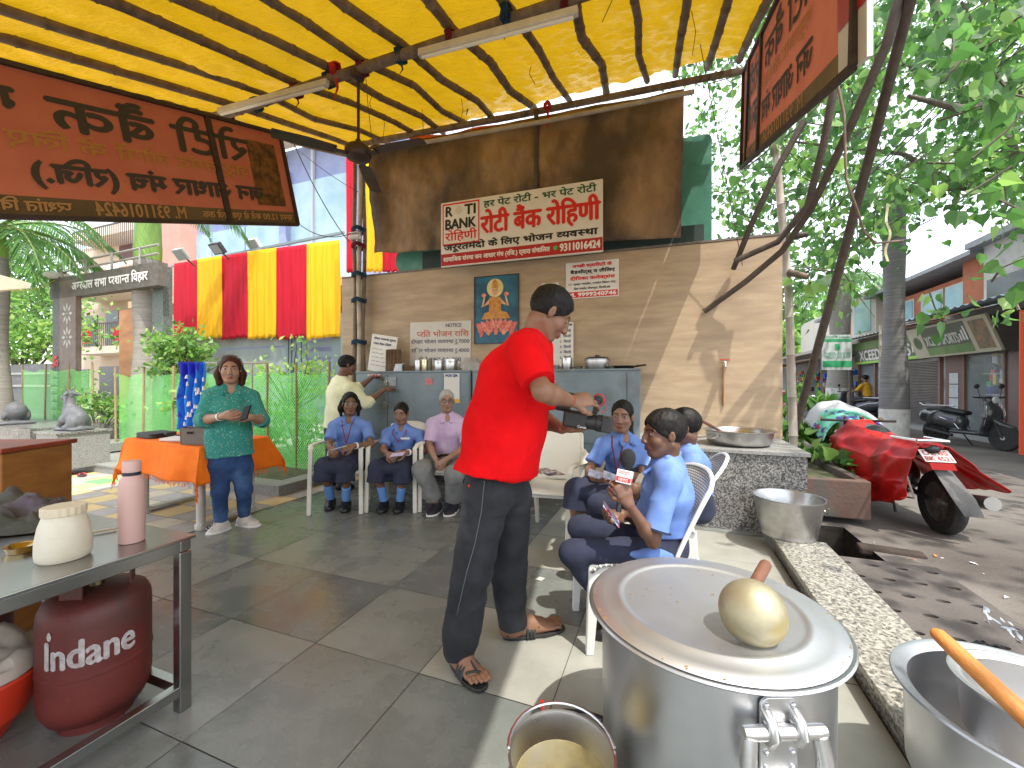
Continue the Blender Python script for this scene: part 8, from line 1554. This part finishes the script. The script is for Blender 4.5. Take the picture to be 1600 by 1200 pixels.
def red_lanyard_girl():
    J = dict(head=pj(972, 651, 2.95), hf=V((-.42, -.9, -.06)), hu=V((.06, 0, 1)), neck=pj(969, 681, 3.02), pelvis=pj(976, 758, 3.12), front=V((-.4, -.9, 0)), shR=pj(941, 697, 2.96), shL=pj(1003, 699, 3.10),
             elR=pj(921, 735, 2.90), elL=pj(1003, 745, 2.98), wrR=pj(927, 747, 2.70), wrL=pj(960, 747, 2.72), hipR=pj(957, 765, 3.06), hipL=pj(995, 765, 3.12))
    legs_down(J, pj(902, 764, 2.74), pj(942, 773, 2.66), (898, 872), (930, 880), td=nrm(V((-.5, -1, 0))))
    b = student(J, 'seated schoolgirl facing the video camera with red lanyard and identity card', ('brown2', (.28, .145, .09)), h=.0055, hs=.98, sleeve=.70, hands=dict(R=dict(d=(.6, -.75, .1), n=(.5, .3, .3), curl=.75, th=-1), L=dict(d=(-.85, -.5, .05), n=(-.3, .5, .2), curl=.75, th=1)))
    def tail(s, c, r, f, u, sc): pass
    hair_short(.0055, J['head'], J['hf'], J['hu'], .98, HAIR(), b, top=.007, line=(.95, -.004))
    r, f, u = head_axes(J['hf'], J['hu']); c = J['head']; s = S(.006); s.path([c-f*.10-u*.005, c-f*.12-u*.06+r*-.03, c-f*.10-u*.16+r*-.05, c-f*.09-u*.24+r*-.055], [.032, .030, .024, .012], k=.02)
    sdf_obj('ponytail', s, [HAIR()], b, wr=lambda v: .003*vnoise(v*np.array([60, 60, 12])))
    lanyard(J, M('maroon_ribbon', (.1, .01, .03)), b, nrm(V((-.4, -.9, 0))), down=.25)
    ft = nrm(V((-.4, -.9, 0))); lt = ft.cross(UP); k = J['neck']+ft*.150-UP*.30
    mb = MB(); mb.box(k, (.055, .003, .085), (lt, ft, UP)); cd = mb.build('identity_card', M('badge_white', (.6, .6, .6)), b)
    mb = MB(); mb.box(k+ft*.003+UP*.012, (.022, .003, .026), (lt, ft, UP)); mb.box(k+ft*.003-UP*.022, (.04, .003, .008), (lt, ft, UP)); mb.build('portrait', M('card_print', sRGB(110, 80, 90), rough=.5), cd)
    for px, py, d, lab, rot in ((930, 741, 2.60, 'plain pale card in the right hand of the girl with the red lanyard', .3), (953, 744, 2.57, 'printed photo card in the left hand of the girl with the red lanyard', -.4)):
        mb = MB(); x = V((math.cos(rot), .2, -.35)).normalized(); y = V((0, .5, .85)); y = (y-x*y.dot(x)).normalized(); mb.box(pj(px, py, d), (.10, .05, .004), (x, y, x.cross(y)))
        tag(mb.build('paper_card', M('card_'+str(px), sRGB(60, 62, 80), sRGB(112, 112, 128), scale=25, rough=.5)), lab, 'card')
def boys():
    J = dict(head=pj(1037, 679, 2.0), hf=V((-1, -.06, -.06)), hu=V((-.08, 0, 1)), neck=pj(1042, 722, 2.02), chest=pj(1043, 770, 2.02), pelvis=pj(1036, 850, 2.06), front=V((-1, 0, 0)), shL=pj(1044, 752, 1.875), shR=pj(1040, 744, 2.16),
             elL=pj(1020, 846, 1.84), elR=pj(1000, 812, 2.20), wrL=pj(982, 787, 1.80), wrR=pj(972, 803, 2.02), hipL=pj(1024, 864, 1.97), hipR=pj(1024, 852, 2.15))
    J['knL'] = pj(893, 862, 1.95); J['knR'] = pj(908, 825, 2.18); J['anL'] = pj(966, 985, 2.06); J['anR'] = pj(972, 960, 2.26)
    for q in 'LR': J['an'+q].z = .085; J['toe'+q] = V((J['an'+q].x-.15, J['an'+q].y, .01))
    T = dict(ch=(.132, .094), wa=(.120, .09), hi=(.138, .10))
    b = student(J, 'schoolboy in blue shirt and navy trousers seated in front holding a microphone', ('deep', (.155, .074, .044)), girl=False, h=.005, T=T, hs=.98, sleeve=.82,
                hands=dict(L=dict(d=(-.35, .05, .9), n=(-.3, .9, .15), curl=1.15, th=1, tc=.9), R=dict(d=(-.85, -.35, -.1), n=(.1, -.5, .8), curl=.8, th=-1)))
    hair_short(.005, J['head'], J['hf'], J['hu'], .98, HAIR(), b, top=.013, line=(.80, .012, -.040))
    # the shirt tail hanging out
    s = S(.006); s.path([pj(985, 866, 1.9), pj(1010, 868, 1.88), pj(1040, 868, 1.93)], [.016, .024, .04], k=.02); sdf_obj('shirt_tail', s, [BLUE()], b, wr=wrinkle(.006, 14, 14, 2))
    mb = MB(); pt = V((0, 0, 0)); w = lerp(J['shL'], J['elL'], .80); ax = nrm(J['elL']-J['shL'])
    mb.lathe([(.0655, -.004), (.0665, -.004), (.0665, .003), (.0655, .003)], w, ax, seg=28); mb.build('sleeve_piping', NAVY(), b)
    # microphone
    t = empty('microphone', pj(974, 770, 1.83), 'black foam microphone with a white and red cube held by the schoolboy', 'microphone')
    top = pj(981, 717, 1.83); bot = pj(966, 800, 1.80); a = nrm(top-bot)
    MB().ell(top, (.034, .034, .046), (nrm(a.cross(V((0, 1, 0)))), V((0, 1, 0)), a), seg=20, rings=14).build('foam_head', M('black_foam', (.008, .008, .009), (.02, .02, .022), scale=200, rough=1, bump=.6, bscale=350), t, smooth=True)
    mb = MB(); mb.tube([lerp(bot, top, .0), lerp(bot, top, .6)], [.012, .016], seg=14); mb.build('handle', BLACK(), t, smooth=True)
    x = nrm(V((.9, -.38, -.12))); x = nrm(x-a*x.dot(a)); y = a.cross(x); cc = lerp(bot, top, .66)
    mb = MB(); mb.box(cc, (.066, .066, .058), (x, y, a)); mb.build('flag_cube', M('cube_white', (.72, .72, .72), rough=.4), t, bev=.003)
    mb = MB()
    for sy in (-1, 1):
        mb.box(cc+y*(sy*.0335)-a*.012, (.062, .002, .020), (x, y, a)); mb.box(cc+x*(sy*.0335)-a*.012, (.002, .062, .020), (x, y, a))
    rb = mb.build('red_band', M('cube_red', sRGB(196, 40, 30), rough=.4), t)
    o_ = cc-y*.0352 if (-y).y < 0 else cc+y*.0352; n_ = nrm(o_-cc); ux = nrm(V((1, 0, 0))-n_*n_.x)
    ux = a.cross(n_).normalized()
    lettering('समाचार', cc+n_*.033, ux, a, -.024, .024, .006, .024, M('cube_red', (1, 0, 0)), t, lift=.001)
    lettering('NEWS', cc+n_*.034, ux, a, -.02, .02, -.019, -.006, M('cube_white', (1, 1, 1)), t, lift=.002)
    for px, py, d, lab in ((955, 803, 1.86, 'glossy photo card in the boy\'s lower hand above his thigh'), (957, 764, 1.86, 'small printed card peeking out left of the microphone')):
        x = V((.55, -.1, -.75)).normalized(); y = V((.2, 1, .1)); y = (y-x*y.dot(x)).normalized(); mb = MB(); mb.box(pj(px, py, d), (.115 if px == 955 else .05, .075, .004), (x, y, x.cross(y)))
        tag(mb.build('photo_card', M('photo_print', sRGB(196, 60, 70), sRGB(190, 200, 225), scale=28, rough=.25, lo=.45, hi=.5)), lab, 'card')
    # the boy behind
    K = dict(head=pj(1068, 668, 2.5), hf=V((-.95, .25, -.12)), hu=UP, neck=pj(1072, 702, 2.53), pelvis=pj(1086, 788, 2.62), front=V((-1, .1, 0)), shL=pj(1083, 722, 2.40), shR=pj(1062, 716, 2.68),
             elL=pj(1050, 775, 2.34), elR=pj(1020, 770, 2.7), wrL=pj(1003, 764, 2.4), wrR=pj(990, 760, 2.6), hipL=pj(1070, 795, 2.55), hipR=pj(1065, 790, 2.7))
    K['knL'] = pj(935, 788, 2.50); K['knR'] = pj(950, 780, 2.72); K['anL'] = pj(955, 880, 2.55); K['anR'] = pj(965, 860, 2.75)
    for q in 'LR': K['an'+q].z = .085; K['toe'+q] = V((K['an'+q].x-.15, K['an'+q].y, .01))
    b = student(K, 'schoolboy seated behind the microphone holder with his face hidden', ('deep', (.1, .05, .03)), girl=False, h=.006, hands=dict(L=dict(d=(-.8, .2, -.1), n=(.1, .8, -.3), curl=.8, th=1), R=dict(d=(-.8, -.2, -.1), n=(.1, -.8, -.3), curl=.8, th=-1)))
    hair_short(.006, K['head'], K['hf'], K['hu'], .95, HAIR(), b, top=.011, line=(.80, .008, -.038))
def teal_woman():
    J = dict(head=pj(360, 578, 3.52), hf=V((.52, -.84, -.06)), hu=UP, neck=pj(360, 605, 3.58), chest=pj(358, 640, 3.56), waist=pj(358, 682, 3.55), pelvis=pj(359, 718, 3.57), front=V((.45, -.9, 0)), shR=pj(329, 620, 3.48), shL=pj(392, 620, 3.66),
             elR=pj(316, 657, 3.42), elL=pj(409, 657, 3.60), wrR=pj(350, 650, 3.23), wrL=pj(392, 652, 3.32), hipR=pj(344, 730, 3.52), hipL=pj(377, 730, 3.6), knR=pj(344, 767, 3.48), knL=pj(381, 766, 3.58), anR=pj(345, 815, 3.53), anL=pj(382, 808, 3.67))
    J['anR'].z = J['anL'].z = .09; t = G(325, 836); J['toeR'] = V((t.x, t.y, .008)); t = G(404, 823); J['toeL'] = V((t.x, t.y, .008))
    T = dict(ch=(.140, .104), wa=(.142, .110), hi=(.162, .120))
    b = body(J, .006, ('fair', (.40, .22, .14)), 'woman in a teal flowered tunic and blue jeans standing with a phone', torso=T, arm=.95, headsc=1.0, jaw=1.06, leg=.76,
             hands=dict(R=dict(d=(.8, -.35, .12), n=(.25, .8, .3), curl=.75, th=-1), L=dict(d=(-.8, -.4, .12), n=(-.3, .7, .3), curl=.75, th=1)))
    teal = M('teal_print', sRGB(54, 142, 132), sRGB(40, 122, 114), scale=5, rough=.9, bump=.15, bscale=200, bdist=.001)
    n = teal.node_tree; p = n.nodes['Principled BSDF']; tc = n.nodes['Texture Coordinate']; src = p.inputs['Base Color'].links[0].from_socket
    for sc_, th, colr in ((52, .36, sRGB(112, 168, 152)), (34, .26, sRGB(150, 138, 118))):
        vo = n.nodes.new('ShaderNodeTexVoronoi'); vo.inputs['Scale'].default_value = sc_; n.links.new(tc.outputs['Object'], vo.inputs['Vector'])
        ns = n.nodes.new('ShaderNodeTexNoise'); ns.inputs['Scale'].default_value = sc_*.35; n.links.new(tc.outputs['Object'], ns.inputs['Vector'])
        ad = n.nodes.new('ShaderNodeMath'); ad.operation = 'MULTIPLY_ADD'; ad.inputs[1].default_value = .5; n.links.new(ns.outputs[0], ad.inputs[0]); n.links.new(vo.outputs['Distance'], ad.inputs[2])
        lt = n.nodes.new('ShaderNodeMath'); lt.operation = 'LESS_THAN'; lt.inputs[1].default_value = th+.14; n.links.new(ad.outputs[0], lt.inputs[0])
        mx = n.nodes.new('ShaderNodeMix'); mx.data_type = 'RGBA'; n.links.new(lt.outputs[0], mx.inputs[0]); n.links.new(src, mx.inputs[6]); mx.inputs[7].default_value = lin(colr); src = mx.outputs[2]
    n.links.new(src, p.inputs['Base Color'])
    shirt(J, .006, teal, b, pj(359, 712, 3.57), T, sleeve=1.28, grow=.023, sl_r=(.054, .056), fore=.060, wr=wrinkle(.011, 7, 3, 9), flare=1.04, hemn=(.05, 0, -1), collar=True)
    s = S(.006); legs_sdf(s, J, .088, .062, .047, end=.98, pel=(.160, .122)); sdf_obj('jeans', s, [M('blue_denim', sRGB(40, 72, 118), sRGB(28, 52, 92), scale=9, rough=.9, bump=.3, bscale=240, bdist=.001, c3=sRGB(70, 102, 146), s3=4)], b, wr=lambda v: wrinkle(.005, 9, 16, 5)(v)*np.clip(1.2-v[:, 2], .2, 1))
    wsh = M('white_shoe', (.62, .60, .57), (.5, .48, .46), scale=20, rough=.6)
    for q in 'RL': 
        o = shoe(J['an'+q], J['toe'+q], wsh, b, sole=M('white_sole', (.7, .7, .68)), h=.005, w=.044)
        an, toe = J['an'+q], J['toe'+q]; d = nrm(V((toe.x-an.x, toe.y-an.y, 0))); l = d.cross(UP); mb = MB(); bs = V((an.x, an.y, .0))
        for k in range(4): mb.tube([bs+d*(.045+.02*k)+l*.024+UP*(.082-.010*k), bs+d*(.05+.02*k)+UP*(.092-.011*k), bs+d*(.055+.02*k)-l*.024+UP*(.082-.010*k)], .004, seg=5)
        mb.build('lace', M('lace_grey', (.35, .33, .33), rough=.9), o)
    hm = M('auburn_hair', (.075, .020, .012), (.022, .008, .006), scale=50, rough=.5, bump=.25, bscale=200, bdist=.002, stretch=(1, 1, .25), spec=.25)
    c, f, u = J['head'], J['hf'], UP; r_, f_, u_ = head_axes(f, u); s = S(.006)
    s.ell(c+f_*-.010+u_*.036, (r_, f_, u_), (.083, .102, .093), k=.01); s.ell(c+f_*.088-u_*.028, (r_, f_, u_), (.075, .100, .106), k=.006, op=-1); s.cut(-(u_-f_*.9), c-u_*.04); sdf_obj('hair', s, [hm], b, wr=lambda v: .003*vnoise(v*50))
    s = S(.006)
    for i in (-1, 1): s.path([c+r_*(i*.070)+u_*.03-f_*.03, c+r_*(i*.084)-u_*.04-f_*.028, c+r_*(i*.080)-u_*.115-f_*.018], [.026, .031, .024], k=.03)
    s.path([c-f_*.075+u_*.03, c-f_*.09-u_*.05, c-f_*.07-u_*.10], [.06, .06, .04], k=.03); sdf_obj('hair', s, [hm], b, wr=lambda v: .006*vnoise(v*np.array([40, 40, 12])))
    mb = MB(); pts = [c+f_*.012+r_*(.089*math.cos(a))+u_*(.045+.086*math.sin(a)) for a in [math.pi*(k/12) for k in range(13)]]; mb.tube(pts, .006, seg=6, flat=.6); mb.build('headband', M('grey_band', (.30, .30, .33), (.08, .08, .09), scale=60, rough=.6), b)
    watch(lerp(J['wrR'], J['elR'], .16), J['wrR']-J['elR'], M('white_strap', (.75, .75, .75)), b, r=.030)
    mb = MB(); ph = pj(384, 645, 3.10); x = nrm(V((.95, -.2, .25))); y = nrm(V((-.1, .55, .8))); y = nrm(y-x*y.dot(x)); mb.box(ph, (.066, .122, .010), (x, y, x.cross(y))); tag(mb.build('phone', M('phone_black', (.006, .006, .007), rough=.5, spec=.15), bev=.004), 'black phone in the hands of the woman in teal', 'phone')
def cream_man():
    J = dict(head=pj(543, 571, 5.0), hf=V((.82, .50, -.18)), hu=UP, neck=pj(533, 592, 5.0), pelvis=pj(527, 668, 5.0), front=V((.8, .55, 0)), shR=pj(548, 606, 4.90), shL=pj(524, 603, 5.12),
             elR=pj(573, 630, 4.96), elL=pj(559, 607, 5.24), wrR=pj(601, 608, 5.14), wrL=pj(582, 589, 5.28), hipR=pj(532, 672, 4.92), hipL=pj(520, 672, 5.06), knR=pj(532, 715, 4.92), knL=pj(520, 715, 5.06))
    for q, x, d in (('R', 534, 4.92), ('L', 520, 5.08)):
        a = P(x, 700, d); J['an'+q] = V((a.x, a.y, .09)); J['toe'+q] = V((a.x+.12, a.y+.08, .01))
    T = dict(ch=(.165, .11), wa=(.15, .105), hi=(.155, .11))
    b = body(J, .007, ('deep', (.1, .05, .03)), 'man in a cream shirt seen from behind reaching to the grey locker', torso=T, hands=dict(R=dict(d=(.8, .5, .2), n=(.3, .4, -.5), curl=.6, th=-1), L=dict(d=(.9, .3, .1), n=(.1, .1, -1), curl=.6, th=1)))
    shirt(J, .007, M('cream_cotton', sRGB(226, 226, 190), sRGB(206, 208, 172), scale=6, rough=.9, bump=.2, bscale=150, bdist=.001), b, pj(527, 668, 5.0), T, sleeve=1.28, grow=.03, sl_r=(.075, .068), fore=.062, wr=wrinkle(.008, 7, 5, 1))
    s = S(.007); legs_sdf(s, J, .095, .08, .07, pel=(.16, .12)); sdf_obj('trousers', s, [M('dark_trouser', (.02, .022, .03), rough=.9)], b)
    hair_short(.006, J['head'], J['hf'], UP, 1.0, HAIR(), b, top=.012, line=(.8, .008))
    for q in 'RL': shoe(J['an'+q], J['toe'+q], BLACK(), b, h=.007)

# --- moulded plastic chairs -----------------------------------------------------------------------
def woven():
    m = M('woven_plastic', (.72, .71, .66), rough=.4); 
    if m.node_tree.nodes.get('weave'): return m
    n = m.node_tree; tc = n.nodes['Texture Coordinate']; br = n.nodes.new('ShaderNodeTexBrick'); br.name = 'weave'; br.inputs['Scale'].default_value = 1; br.offset = .5
    br.inputs['Brick Width'].default_value = .022; br.inputs['Row Height'].default_value = .013; br.inputs['Mortar Size'].default_value = .0028; br.inputs['Mortar Smooth'].default_value = .3
    br.inputs['Color1'].default_value = (.74, .73, .68, 1); br.inputs['Color2'].default_value = (.70, .69, .64, 1); br.inputs['Mortar'].default_value = (.20, .19, .17, 1)
    uv = n.nodes.new('ShaderNodeUVMap'); n.links.new(uv.outputs[0], br.inputs['Vector']); p = n.nodes['Principled BSDF']; n.links.new(br.outputs[0], p.inputs['Base Color'])
    bp = n.nodes.new('ShaderNodeBump'); bp.inputs['Strength'].default_value = .8; bp.inputs['Distance'].default_value = .004; bp.invert = True; n.links.new(br.outputs['Fac'], bp.inputs['Height']); n.links.new(bp.outputs[0], p.inputs['Normal'])
    return m
def uv_sheet(mb, name, m, parent, nu, nv, su, sv, solid):
    o = mb.build(name, m, parent, smooth=True, solid=solid, fix=False); me = o.data; uvl = me.uv_layers.new(name='UVMap'); w = nu+1
    for lp in me.loops: uvl.data[lp.index].uv = ((lp.vertex_index % w)/nu*su, (lp.vertex_index//w)/nv*sv)
    return o
def chair(c, f, label, arms=True, weave=False, seat_z=.43, group='white plastic chairs'):
    """c: floor point under the seat centre, f: the way the sitter faces"""
    f = nrm(V((f[0], f[1], 0))); r = f.cross(UP); c = V((c.x, c.y, 0)); ivory = WHITEP() if not weave else M('white_plastic', (.72, .71, .67), rough=.4); bm_ = woven() if weave else M('ivory_mesh', (.70, .68, .60), rough=.42)
    t = empty('plastic_chair', c, label, 'chair', group)
    q = lambda x, y, z: c+r*x+f*y+UP*z
    mb = MB(); mb.grid(lambda u, v: q((u-.5)*.44, (v-.5)*.44, seat_z-.02*(1-(2*u-1)**2)*(1 if v < .9 else .4)-.035*max(0, (v-.85)/.15)**2+.015*(1-v)*0), 12, 12)
    uv_sheet(mb, 'seat', bm_, t, 12, 12, .44, .44, .012)
    H = .42
    def bk(u, v):
        w = .215-.02*v if arms else .21+.015*v-.05*max(0, v-.85)/.15; a = (u-.5)*2
        return q(w*a, -.215-.16*v-.03*v*v+.05*a*a*(1-.3*v), seat_z-.01+H*v-.03*max(0, v-.8)/.2*abs(a)**3)
    mb = MB(); mb.grid(bk, 12, 14); uv_sheet(mb, 'backrest', bm_, t, 12, 14, .42, .44, .010)
    rim = MB(); pts = [bk(0, v/8) for v in range(9)]+[bk(u/8, 1) for u in range(1, 8)]+[bk(1, v/8) for v in range(8, -1, -1)]; rim.tube(pts, .011, seg=6); rim.build('back_rim', ivory, t, smooth=True)
    for sx in (-1, 1):
        lg = MB()
        if arms:
            lg.beam(q(sx*.245, .225, 0), q(sx*.235, .200, .64), .042, .030, up=f); lg.build('leg', ivory, t, bev=.008)
            am = MB(); am.tube([q(sx*.235, .205, .63), q(sx*.250, .16, .665), q(sx*.255, .0, .665), q(sx*.245, -.16, .66), q(sx*.215, -.275, .68)], [.024, .026, .026, .024, .02], seg=8, flat=.55); am.build('armrest', ivory, t, smooth=True)
        else:
            lg.prism([q(sx*.205, .24, 0), q(sx*.205, .205, 0), q(sx*.205, .175, .33), q(sx*.205, .10, .385), q(sx*.205, -.05, .40), q(sx*.205, -.05, seat_z+.004), q(sx*.205, .228, seat_z+.004)], r, .035*-sx); lg.build('leg', woven() if False else ivory, t, bev=.006)
        lg = MB(); lg.prism([q(sx*.22, -.30, 0), q(sx*.22, -.255, 0), q(sx*.21, -.14, .25), q(sx*.21, -.08, seat_z-.03), q(sx*.21, -.08, seat_z-.002), q(sx*.21, -.225, seat_z-.002), q(sx*.215, -.235, .25)], r, .030*-sx); lg.build('leg', ivory, t, bev=.006)
    ap = MB(); ap.beam(q(-.2, .19, seat_z-.045), q(.2, .19, seat_z-.045), .014, .05); ap.beam(q(-.2, -.17, seat_z-.045), q(.2, -.17, seat_z-.045), .014, .05); ap.build('seat_rail', ivory, t)
    return t
def under(px, py, d): p = P(px, py, d); return V((p.x, p.y, 0))
red_man(); seated_girl_long_hair(); seated_girl_tied_hair(); old_man(); red_lanyard_girl(); boys(); teal_woman(); cream_man()
chair(under(535, 720, 4.20), (.1, -1), 'white armchair under the schoolgirl in spectacles')
chair(under(622, 725, 4.26), (-.05, -1), 'cream armchair under the girl with tied back hair')
chair(under(700, 730, 4.28), (0, -1), 'white armchair under the elderly man in lilac')
chair(under(868, 745, 3.45), (-.25, -1), 'empty ivory chair with leaflets on its seat behind the man in red', arms=True)
chair(under(955, 750, 2.95), (-.5, -.87), 'cream armchair under the girl with the red lanyard')
chair(under(976, 850, 2.12), (-1, -.02), 'white woven-back chair under the boy holding the microphone', arms=False, weave=True)
chair(under(1024, 795, 2.60), (-.95, .35), 'white woven-back chair under the boy with the hidden face', arms=False, weave=True)
for k, (px, py) in enumerate(((850, 738), (862, 742))):
    mb = MB(); mb.box(P(px, py, 3.34)+UP*(.012+.006*k), (.15, .2, .004), (V((.9, .3, 0)).normalized(), V((-.3, .9, 0)).normalized(), UP)); tag(mb.build('leaflet', M('leaflet_print%d' % k, sRGB(120, 60, 60), sRGB(190, 190, 200), scale=30, rough=.4, lo=.45, hi=.55)), ['dark printed leaflet lying on the empty chair seat', 'topmost pale leaflet lying on the empty chair seat'][k], 'leaflet')
def camcorder():
    c = P(906, 656, 1.84); f = nrm(V((.93, -.33, -.12))); r = f.cross(UP).normalized(); u = r.cross(f); q = lambda x, y, z: c+f*(x*1.12)+r*(y*1.12)+u*(z*1.12); ax = (f, r, u)
    bk = M('camera_black', (.011, .011, .012), (.018, .018, .019), scale=90, rough=.45, bump=.1, bscale=300)
    t = empty('video_camera', c, 'black handheld video camera with top handle in the hands of the man in red', 'video camera')
    mb = MB(); mb.box(q(-.015, 0, 0), (.11, .066, .075), ax); mb.build('body', bk, t, bev=.01)
    mb = MB(); mb.lathe([(.034, .03), (.034, .075), (.038, .078), (.038, .10)], q(0, 0, -.002), f, seg=24); mb.build('lens', bk, t, smooth=True)
    mb = MB(); mb.box(q(.11, 0, -.002), (.045, .088, .066), ax); hd = mb.build('lens_hood', bk, t, bev=.005)
    mb = MB(); mb.beam(q(-.06, 0, .095), q(.07, 0, .085), .028, .022, up=u); mb.beam(q(-.055, 0, .03), q(-.06, 0, .09), .022, .022, up=f); mb.beam(q(.055, 0, .03), q(.06, 0, .085), .022, .022, up=f); mb.build('top_handle', bk, t, bev=.005)
    mb = MB(); mb.tube([q(-.10, 0, .045), q(-.045, 0, .04)], [.022, .018], seg=14); mb.build('viewfinder', bk, t, smooth=True)
    mb = MB(); mb.lathe([(0, -.001), (.021, 0), (.021, .04), (0, .041)], q(.055, -.03, .085), -r, seg=18); mb.build('audio_block', bk, t, smooth=True)
    mb = MB(); pts = [q(.055+.024*math.cos(a), -.072, .085+.024*math.sin(a)) for a in [2*math.pi*k/16 for k in range(17)]]; mb.tube(pts, .0028, seg=6); mb.tube([q(.08, -.06, .085), q(.09, -.06, .05), q(.075, -.05, .03)], .0022, seg=5); mb.build('red_ring', M('red_plastic', (1, 0, 0)), t)
    lettering('Canon', q(0, 0, 0), -f if (-r).dot(V((0, -1, 0))) < 0 else f, u, .005, .05, -.034, -.022, M('print_white', (.7, .7, .7), rough=.5), t, lift=0) if False else None
    sgn = -1 if r.y > 0 else 1; o_ = q(0, sgn*.0335, 0); ux = u.cross(r*sgn).normalized()
    s_ = 1 if ux.dot(f) > 0 else -1
    lettering('Canon', o_, ux, u, .0 if s_ > 0 else -.038, .038 if s_ > 0 else 0, -.032, -.020, M('print_white', (.7, .7, .7), rough=.5), t, lift=.0012)
camcorder()
